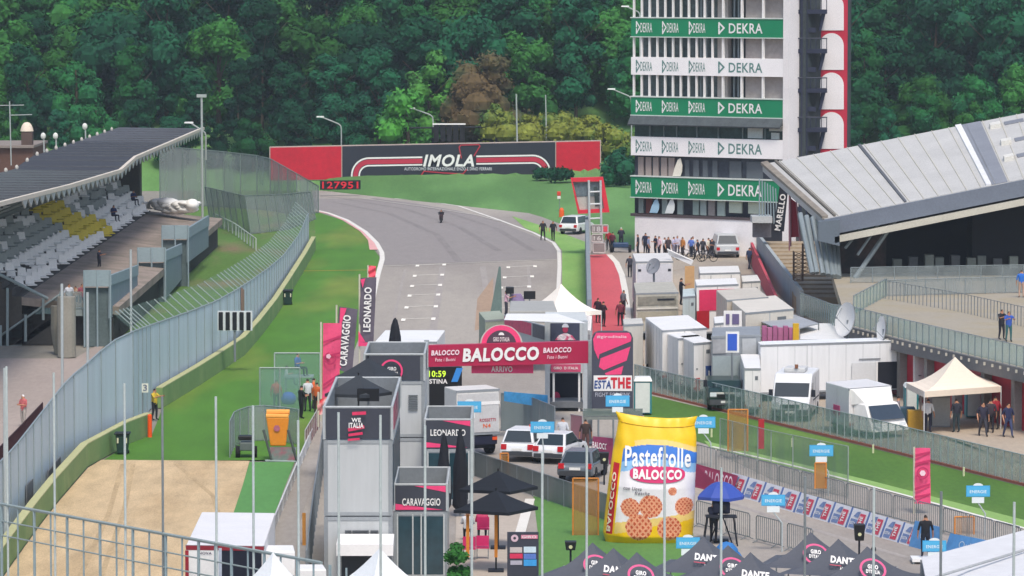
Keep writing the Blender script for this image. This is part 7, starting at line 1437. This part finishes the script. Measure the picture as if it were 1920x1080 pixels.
onface(pt, .06, .9, 1.9, 3.2, M('#d9305c', .6, .08), 'pink_curtain', .05); onface(pt, .0, .3, .8, 1.9, M('#b0202c', .4), 'red_panel', .05)
van('red_van', 'white topped cab with a red door below the pink truck', G(1332, 622)+Vector((0, 2, 0)), R(-12), M('#c9ced0', .3, .05), L=4.6, W=1.9, H=2.2)
m = MB(); q = G(1312, 612); m.hull8([q+Vector((-.5, 0, .2)), q+Vector((.1, -1, .2)), q+Vector((.3, 1, .2)), q+Vector((-.4, 1.5, .2))], [q+Vector((-.35, .2, 1.9)), q+Vector((.1, -.4, 1.5)), q+Vector((.2, 1, 2)), q+Vector((-.3, 1.3, 2))]); single(m, 'red_cab_door', M('#b3202e', .4, .06), 'open red cab door left of the white topped cab', 'door')
rbox('box_trailer', 'cream roofed long trailer in the middle of the paddock, behind', 'trailer', [(1363, 562), (1440, 556), (1425, 539), (1343, 544)], 3.4, M('#c9c1b4', .55, .08), .6)
rbox('box_trailer', 'cream roofed long trailer in the middle of the paddock, in front', 'trailer', [(1398, 586), (1488, 578), (1440, 552), (1368, 561)], 3.3, M('#d9d2c6', .55, .07), .6)
t = thing('grey_awning', 'flat grey awning stretched beside the cream trailers over pink crates', 'awning', G(1450, 640)); Q = [G(x, y, 2.7) for x, y in ((1470, 622), (1535, 606), (1490, 590), (1396, 588))]; m = MB(); m.hull8([q-Vector((0, 0, .06)) for q in Q], Q); part(m, 'roof_sheet', M('#a3a6ab', .6, .08), t)
for q in Q: m = MB(); m.tube((q.x, q.y, 0), q, .04, n=6); part(m, 'leg', MIDG, t)
rd = random.Random(8)
for i in range(6): px = 1434+i*10; a, b = at(px-5, 650, 238), at(px+4, 612+(i % 2)*3, 238); m = MB(); m.box(a.x, b.x, 238, 238.6, a.z, b.z); single(m, 'pink_crate', M(('#a86088', '#b46a90')[i % 2], .7, .12, 2, 6), f'mauve pink stacked panel under the grey awning, {["first", "second", "third", "fourth", "fifth", "sixth"][i]} from the left', 'panel', 'mauve pink panels under the grey awning')
a, b = at(1487, 648, 237), at(1498, 607, 237); m = MB(); m.box(a.x, b.x, 237, 237.4, a.z, b.z); single(m, 'yellow_column', M('#dcae1c', .6, .08), 'yellow column right of the mauve pink panels', 'column')
sc_ = rbox('tv_container', 'grey equipment container with a blue screen in front', 'container', [(1334, 630), (1426, 627), (1420, 612), (1336, 614)], 3.5, M('#8d9298', .6, .12, 1, 4), 0, wheel=False)
onface(sc_, .02, .58, .3, 2.4, M('#9fabad', .6, .08), 'pale_lower_panel', .04); onface(sc_, .02, .3, 2.55, 3.3, M('#a3a3a6', .6, .12, 2, 5), 'front_panel', .05); onface(sc_, .62, .9, 2.3, 3.3, M('#b4b7ba', .6, .1), 'white_unit', .05)
t = thing('video_screen', 'white framed blue screen on the front of the grey container', 'screen', at(1373, 662, 224)); m = MB(); a, b = at(1361, 661, 224), at(1386, 622, 224); m.box(a.x, b.x, 224, 224.12, a.z, b.z); part(m, 'frame', WHITE, t); m = MB(); a, b = at(1364, 657, 224), at(1382, 626, 224); m.box(a.x, b.x, 223.97, 224, a.z, b.z); part(m, 'display', M('#3458b8', .3, .05, emit=.15), t); m = MB(); m.tube(((a.x+b.x)/2, 224.06, 0), ((a.x+b.x)/2, 224.06, a.z), .06); part(m, 'stand', MIDG, t)
t = thing('portable_stand', 'small white portable frame with two windows left above the blue screen', 'frame', at(1372, 615, 240)); m = MB(); a, b = at(1357, 614, 240), at(1391, 583, 240); m.box(a.x, b.x, 240, 240.2, a.z-1.6, b.z); part(m, 'panel', WP, t)
for x0, x1 in ((1361, 1368), (1373, 1386)): m = MB(); p_, q_ = at(x0, 608, 239.9), at(x1, 589, 239.9); m.box(p_.x, q_.x, 239.95, 240, p_.z, q_.z); part(m, 'window', M('#6a5f88'), t)
rbox('white_truck', 'small white truck box right of the grey container', 'truck', [(1396, 690), (1426, 690), (1424, 664), (1388, 664)], 2.5, WP, .4)
rbox('box_trailer', 'huge plain white trailer in the centre of the right paddock', 'trailer', [(1426, 646), (1713, 637), (1705, 631), (1420, 640)], 3.1, M('#e6e8ea', .45, .05, .7, 5, an=2, k=.93), .45); bigt = [o for o in COL.objects if o.get('label') == 'huge plain white trailer in the centre of the right paddock'][0]
onface(bigt, .76, 1.0, .5, 1.95, M('#171a26', .8, .2), 'open_side', .03); onface(bigt, .59, .75, .5, 1.95, M('#d9dbdd', .5, .05), 'open_door', .12); onface(bigt, .745, .755, .4, 2.0, WHITE, 'door_post', .2); onface(bigt, .985, .995, .4, 2.0, WHITE, 'door_post', .2); onface(bigt, .64, .78, 2.12, 2.17, M('#8a8f94'), 'awning_rail', .06); onface(bigt, .3, .303, .5, 3.0, M('#a9adb0'), 'panel_seam', .01)
for i in range(1, 9): onface(bigt, i/9-.001, i/9+.0015, 2.0 if i > 5 else .5, 3.02, M('#bfc3c6', .5), 'panel_seam', .008)
rbox('box_trailer', 'lower plain white unit joined to the right end of the huge white trailer', 'trailer', [(1714, 655), (1781, 652), (1776, 646), (1712, 648)], 2.9, M('#d5d7d8', .5, .05), .3)
van('white_van', 'white high-roofed van parked before the huge white trailer', G(1509, 798)+Vector((-.2, 4.2, 0)), R(-10), M('#e4e5e6', .35, .04), L=5.2, W=1.95, H=2.35, vent=True)
bv = rbox('box_van', 'white box van with a pink square on its side', 'van', [(1592, 728), (1671, 722), (1636, 711), (1548, 716)], 2.45, M('#e2dfdd', .4, .05), .5)
onface(bv, .35, .62, .95, 1.45, M('#cf4f7c', .6, .06), 'pink_square', .03, side='L')
lo, P_, u, n, b, W, D, H, z0 = FR[bv.name]; f0 = lo[0].copy(); f0.z = 0; q = lambda s, y, z: f0+u*(W*s)+n*y+Vector((0, 0, z))
m = MB(); m.hull8([q(.1, 0, .35), q(.1, 1.5, .35), q(.97, 1.5, .35), q(.97, 0, .35)], [q(.1, 0, 1.75), q(.16, .75, 1.68), q(.92, .75, 1.68), q(.97, 0, 1.75)]); part(m, 'cab', WP, bv, bevel=.06)
m = MB(); m.hull8([q(.05, 0, 1.6), q(.2, .65, 1.68), q(.85, .65, 1.68), q(.98, 0, 1.6)], [q(.0, 0, 2.4), q(.05, .1, 2.4), q(.95, .1, 2.4), q(1, 0, 2.4)]); part(m, 'wind_deflector', WP, bv, bevel=.03)
m = MB(); m.face([q(.15, 1.33, .93), q(.92, 1.33, .93), q(.88, .83, 1.6), q(.2, .83, 1.6)]); part(m, 'windscreen', M('#3a4654', .2, .1), bv)
for s in (.2, .8): m = MB(); m.obox(q(s, 1.5, .7), (.3, .08, .16)); part(m, 'headlight', M('#dfe6ea', .2), bv)
# more of the packed paddock
rbox('white_truck', 'pale blue-grey truck box squeezed between the dish truck and the pink truck', 'truck', [(1280, 556), (1304, 554), (1302, 540), (1280, 542)], 2.9, M('#c3d0cf', .5, .08, .8, 5, an=2), .5)
rbox('white_truck', 'white truck box with a dark top behind the cream trailers', 'truck', [(1392, 528), (1426, 526), (1420, 515), (1390, 517)], 2.4, WP, .4)
rbox('white_truck', 'short white truck box at the foot of the low red wall', 'truck', [(1398, 552), (1432, 549), (1424, 536), (1394, 538)], 2.9, WP2, .4) if 0 else None
rbox('white_truck', 'white truck box left behind the grey container', 'truck', [(1340, 606), (1362, 604), (1358, 592), (1338, 594)], 3.0, WP, .4)
rbox('white_truck', 'long low white roof behind the huge white trailer, under the dish', 'truck', [(1600, 640), (1700, 634), (1680, 620), (1596, 624)], 2.6, WP, .4)
for i, (px, py, mt, lab) in enumerate(((1290, 618, '#2b3a4c', 'dark blue equipment case between the white trailers and red door'), (1302, 628, '#8f8a80', 'grey equipment case beside the dark blue one'), (1245, 612, '#5c6468', 'grey equipment case in front of the beige truck cab'), (1392, 640, '#30343c', 'black equipment case on the grey container side'), (1700, 800, '#3c5a6c', 'blue equipment case by the tent\'s left leg'), (1716, 806, '#b8902c', 'yellow equipment case by the tent\'s left leg'), (1758, 798, '#6d7478', 'grey equipment case under the cream tent'), (1418, 500, '#7a5a4c', 'brown case at the foot of the low red wall'), (1350, 560, '#d0c8bc', 'pale case behind the cream trailers'))):
    p = G(px, py); m = MB(); m.obox(p+Vector((0, 0, .5)), (.8, .7, 1.0)); t = single(m, 'equipment_case', M(mt, .6, .1), lab, 'case', 'equipment cases in the paddock', bevel=.03)
for px, py, sh, lab in ((1222, 560, '#3c4454', 'person in slate grey walking between the trucks near the red lane'), (1320, 560, '#c8c4c0', 'person in pale grey behind the pink truck'), (1405, 505, '#2c3a5a', 'person in navy near the low red wall'), (1648, 812, '#7c8490', 'person in grey passing behind the box van')): person(G(px, py), sh, '#26283a', lab, 'walk', R(140), 1.75)
# white vans with dishes
rbox('dish_van', 'low white van roof right of the yellow column', 'van', [(1500, 636), (1600, 636), (1572, 604), (1500, 606)], 2.3, WP, .4)
dish('large white satellite dish turned sideways above the paddock vans', at(1590, 600, 232), .95, R(-62), R(12), WP, 1.6); dish('narrow white satellite dish seen nearly edge-on beside the terrace', at(1657, 617, 230), .7, R(-75), R(5), WP, 1.8)
# cream tent and people
gazebo('gazebo', 'cream peaked tent standing in the right paddock', [G(1733, 734, 2.2), G(1877, 724, 2.2), G(1842, 704, 2.2), G(1700, 718, 2.2)], G(1785, 664, 3.7)+Vector((0, -1.5, 0)), M('#efe0cd', .7, .04), 2.2, val=.3, sag=.4)
for px, py, sh, tr_, lab, po, rz in ((1740, 811, '#e3e1de', '#26283a', 'man in white polo and dark shorts at the cream tent leg', 'stand', 160), (1793, 811, '#2a2c38', '#2a3a40', 'tall man in black in the middle below the cream tent', 'stand', 200), (1843, 818, '#2c2a3c', '#3a3a44', 'person with a white badge at the right tent leg', 'walk', 10), (1857, 812, '#3a3038', '#1e1e28', 'person in dark clothes behind the one with the badge', 'stand', 180), (1866, 806, '#9c2432', '#26262e', 'person in a red top below the tent edge', 'stand', 200), (1890, 820, '#23284c', '#3c4468', 'person in a navy jacket over a white shirt, right of the tent', 'walk', 20), (1908, 800, '#24466c', '#1c2030', 'tall person in dark blue at the right edge', 'stand', 200), (1919, 797, '#dcdcd8', '#3c3c40', 'person in white cut by the right edge of the picture', 'stand', 180), (1684, 806, '#8a8288', '#2a2c44', 'person in grey right of the box van', 'stand', 90), (1730, 775, '#a89a98', '#5a5250', 'person in beige at the left side of the tent', 'stand', 200), (1833, 782, '#c4b0a4', '#4a4a50', 'person in pale top between the teal cabins', 'arms', 180)):
    person(G(px, py), sh, tr_, lab, po, R(rz), 1.76)
def toilet(px0, px1, py, lab, h=2.2):
    p = G(px0, py); q = G(px1, py); t = thing('portable_toilet', lab, 'portable toilet', p); W = q.x-p.x; m = MB(); m.box(p.x, q.x, p.y, p.y+1.1, .1, h-.15); part(m, 'body', M('#2f8088', .6, .08), t); m = MB(); m.box(p.x+.06, q.x-.1, p.y-.04, p.y, .15, h-.25); part(m, 'door', M('#d9ddd8', .6, .06), t)
    m = MB(); m.hull8([(p.x-.04, p.y-.1, h-.18), (q.x+.04, p.y-.1, h-.18), (q.x+.04, p.y+1.15, h-.18), (p.x-.04, p.y+1.15, h-.18)], [(p.x+.06, p.y+.05, h+.02), (q.x-.06, p.y+.05, h+.02), (q.x-.06, p.y+1.05, h+.02), (p.x+.06, p.y+1.05, h+.02)]); part(m, 'roof', M('#e4e6e2', .6), t, bevel=.04)
toilet(1189, 1222, 779, 'white and teal portable toilet right beside the dark ESTATHE totem', 1.95); toilet(1812, 1848, 785, 'white and teal portable toilet behind the cream tent, right', 1.7); toilet(1697, 1722, 790, 'white and teal portable toilet behind the cream tent, left', 1.9)
rbox('grey_cabinet', 'pale grey equipment cabinet below the cream tent', 'cabinet', [(1748, 742), (1782, 742), (1780, 738), (1750, 738)], 1.6, M('#b9bfc0'), 0, wheel=False)
person(G(1894, 643, dz_)+Vector((0, .7, 0)), '#3558b0', '#3a6a6c', 'person in a blue shirt leaning on the glass terrace railing', 'bend', R(10), 1.7)
person(G(1882, 640, dz_)+Vector((0, 1.0, 0)), '#22242e', '#2a2c38', 'person in black beside the blue shirt on the terrace', 'bend', R(30), 1.7)
person(G(1915, 558, dz_), '#2a6cc8', '#c0a08c', 'person in a bright blue jacket at the right picture edge on the terrace', 'stand', R(180), 1.75, skin=None)
van('dark_van', 'dark green car parked behind the pit fence below the blue R sign', G(1362, 775)+Vector((0, 3, 0)), R(0), M('#1c3430', .3, .05), L=4.4, W=1.8, H=1.5, cat='car')
person(G(1055, 850), '#c9ccd2', '#1e2a30', 'man in a grey shirt and dark shorts walking near the arch', 'walk', R(170), 1.8)
person(G(1098, 850), '#3a2a26', '#6a4a48', 'person with long dark hair at the foot of the totem platform', 'stand', R(180), 1.7)
fence('red_fence', 'dark pink mesh screens between the podium truck and the totem', 'fence', [G(1070, 838), G(1092, 842)], 1.6, meshmat('#a8707c', .7), M('#a9a0a4'), 1.2, .03)
# ------------------------------------------------------------ lamps and poles
LM = M('#a9b0ad', .5, .05)
def lamp(label, base, top, head, Y, hw=14, name='street_lamp'):
    t = thing(name, label, 'street lamp', at(*base, Y)); m = MB(); a = at(*base, Y); b = at(top[0], top[1]+12, Y); h = at(*head, Y); mid = at(top[0]-(top[0]-head[0])*.15, top[1], Y); m.path([a, b, at(top[0]-1, top[1]+4, Y), mid, h], .07); part(m, 'post', LM, t)
    m = MB(); m.hull8([h+Vector((-.5, -.1, -.05)), h+Vector((.3, -.1, -.08)), h+Vector((.3, .15, -.08)), h+Vector((-.5, .15, -.05))], [h+Vector((-.45, -.08, .08)), h+Vector((.3, -.08, .08)), h+Vector((.3, .12, .08)), h+Vector((-.45, .12, .08))]); part(m, 'lamp_head', M('#e6e8e4', .4), t)
lamp('street lamp leaning left behind the left red billboard panel', (640, 290), (640, 232), (602, 219), 452); lamp('street lamp with left arm behind the start light panel', (812, 290), (812, 215), (773, 203), 452); lamp('street lamp beside the upper left part of the white tower', (1184, 300), (1184, 180), (1148, 167), 440); lamp('street lamp head peeking out at the tower top left', (1200, 120), (1200, 22), (1174, 12), 430); lamp('small lamp arm beside the far end of the grandstand roof', (386, 300), (386, 246), (356, 230), 376)
for px, y0, y1, Y, r, lab in ((378, 182, 445, 352, .09, 'tall pale floodlight mast at the far end of the left stand'), (968, 176, 285, 450, .08, 'thin grey utility pole in front of the brown tree'), (1023, 178, 285, 452, .06, 'thin grey utility pole right of the brown tree'), (1018, 1100, 1100, 0, 0, '')):
    if not r: continue
    m = MB(); a, b = at(px+2, y1, Y), at(px, y0, Y); m.tube(a, b, r*1.2, r); 
    if px == 378: m.obox(b+Vector((0, 0, .1)), (.8, .3, .25))
    single(m, 'utility_pole', LM, lab, 'pole')
for px, y0, y1, lab in ((160, 232, 268, 'small white lamp post behind the grandstand roof, right'), (105, 250, 288, 'small white lamp post behind the grandstand roof, middle'), (82, 250, 288, 'round sign post behind the grandstand roof, left')):
    t = thing('lamp_post', lab, 'lamp', at(px, y1, 400)); m = MB(); m.tube(at(px+1, y1+10, 400), at(px, y0+8, 400), .07); part(m, 'post', LM, t); m = MB(); m.ell(at(px-1, y0+5, 400), (.25, .25, .32), 8, 6); part(m, 'lamp_head', M('#dfe0d8'), t)
t = thing('antenna', 'thin grey antenna with crossbars at the far left in front of the trees', 'antenna', at(20, 300, 410)); m = MB(); m.tube(at(21, 310, 410), at(18, 190, 410), .06); part(m, 'mast', LM, t)
for x0, x1, y in ((-10, 45, 198), (20, 60, 216)): m = MB(); m.tube(at(x0, y, 410), at(x1, y-1, 410), .04); part(m, 'crossbar', LM, t)
# ------------------------------------------------------------ haze
mb = MB(); mb.box(-200, 200, -5, 640, -1.2, 95); hz_o = link_mesh(mb, 'haze', M('#c8d6dc'), Vector((0, 0, 0))); hz_o['kind'] = 'stuff'
hm = bpy.data.materials.new('air'); hm.use_nodes = True; n_ = hm.node_tree; n_.nodes.clear(); o_ = n_.nodes.new('ShaderNodeOutputMaterial'); v_ = n_.nodes.new('ShaderNodeVolumePrincipled')
v_.inputs['Color'].default_value = (.80, .90, 1, 1); v_.inputs['Density'].default_value = .00017; v_.inputs['Anisotropy'].default_value = .2
n_.links.new(v_.outputs[0], o_.inputs['Volume']); hz_o.data.materials.clear(); hz_o.data.materials.append(hm)
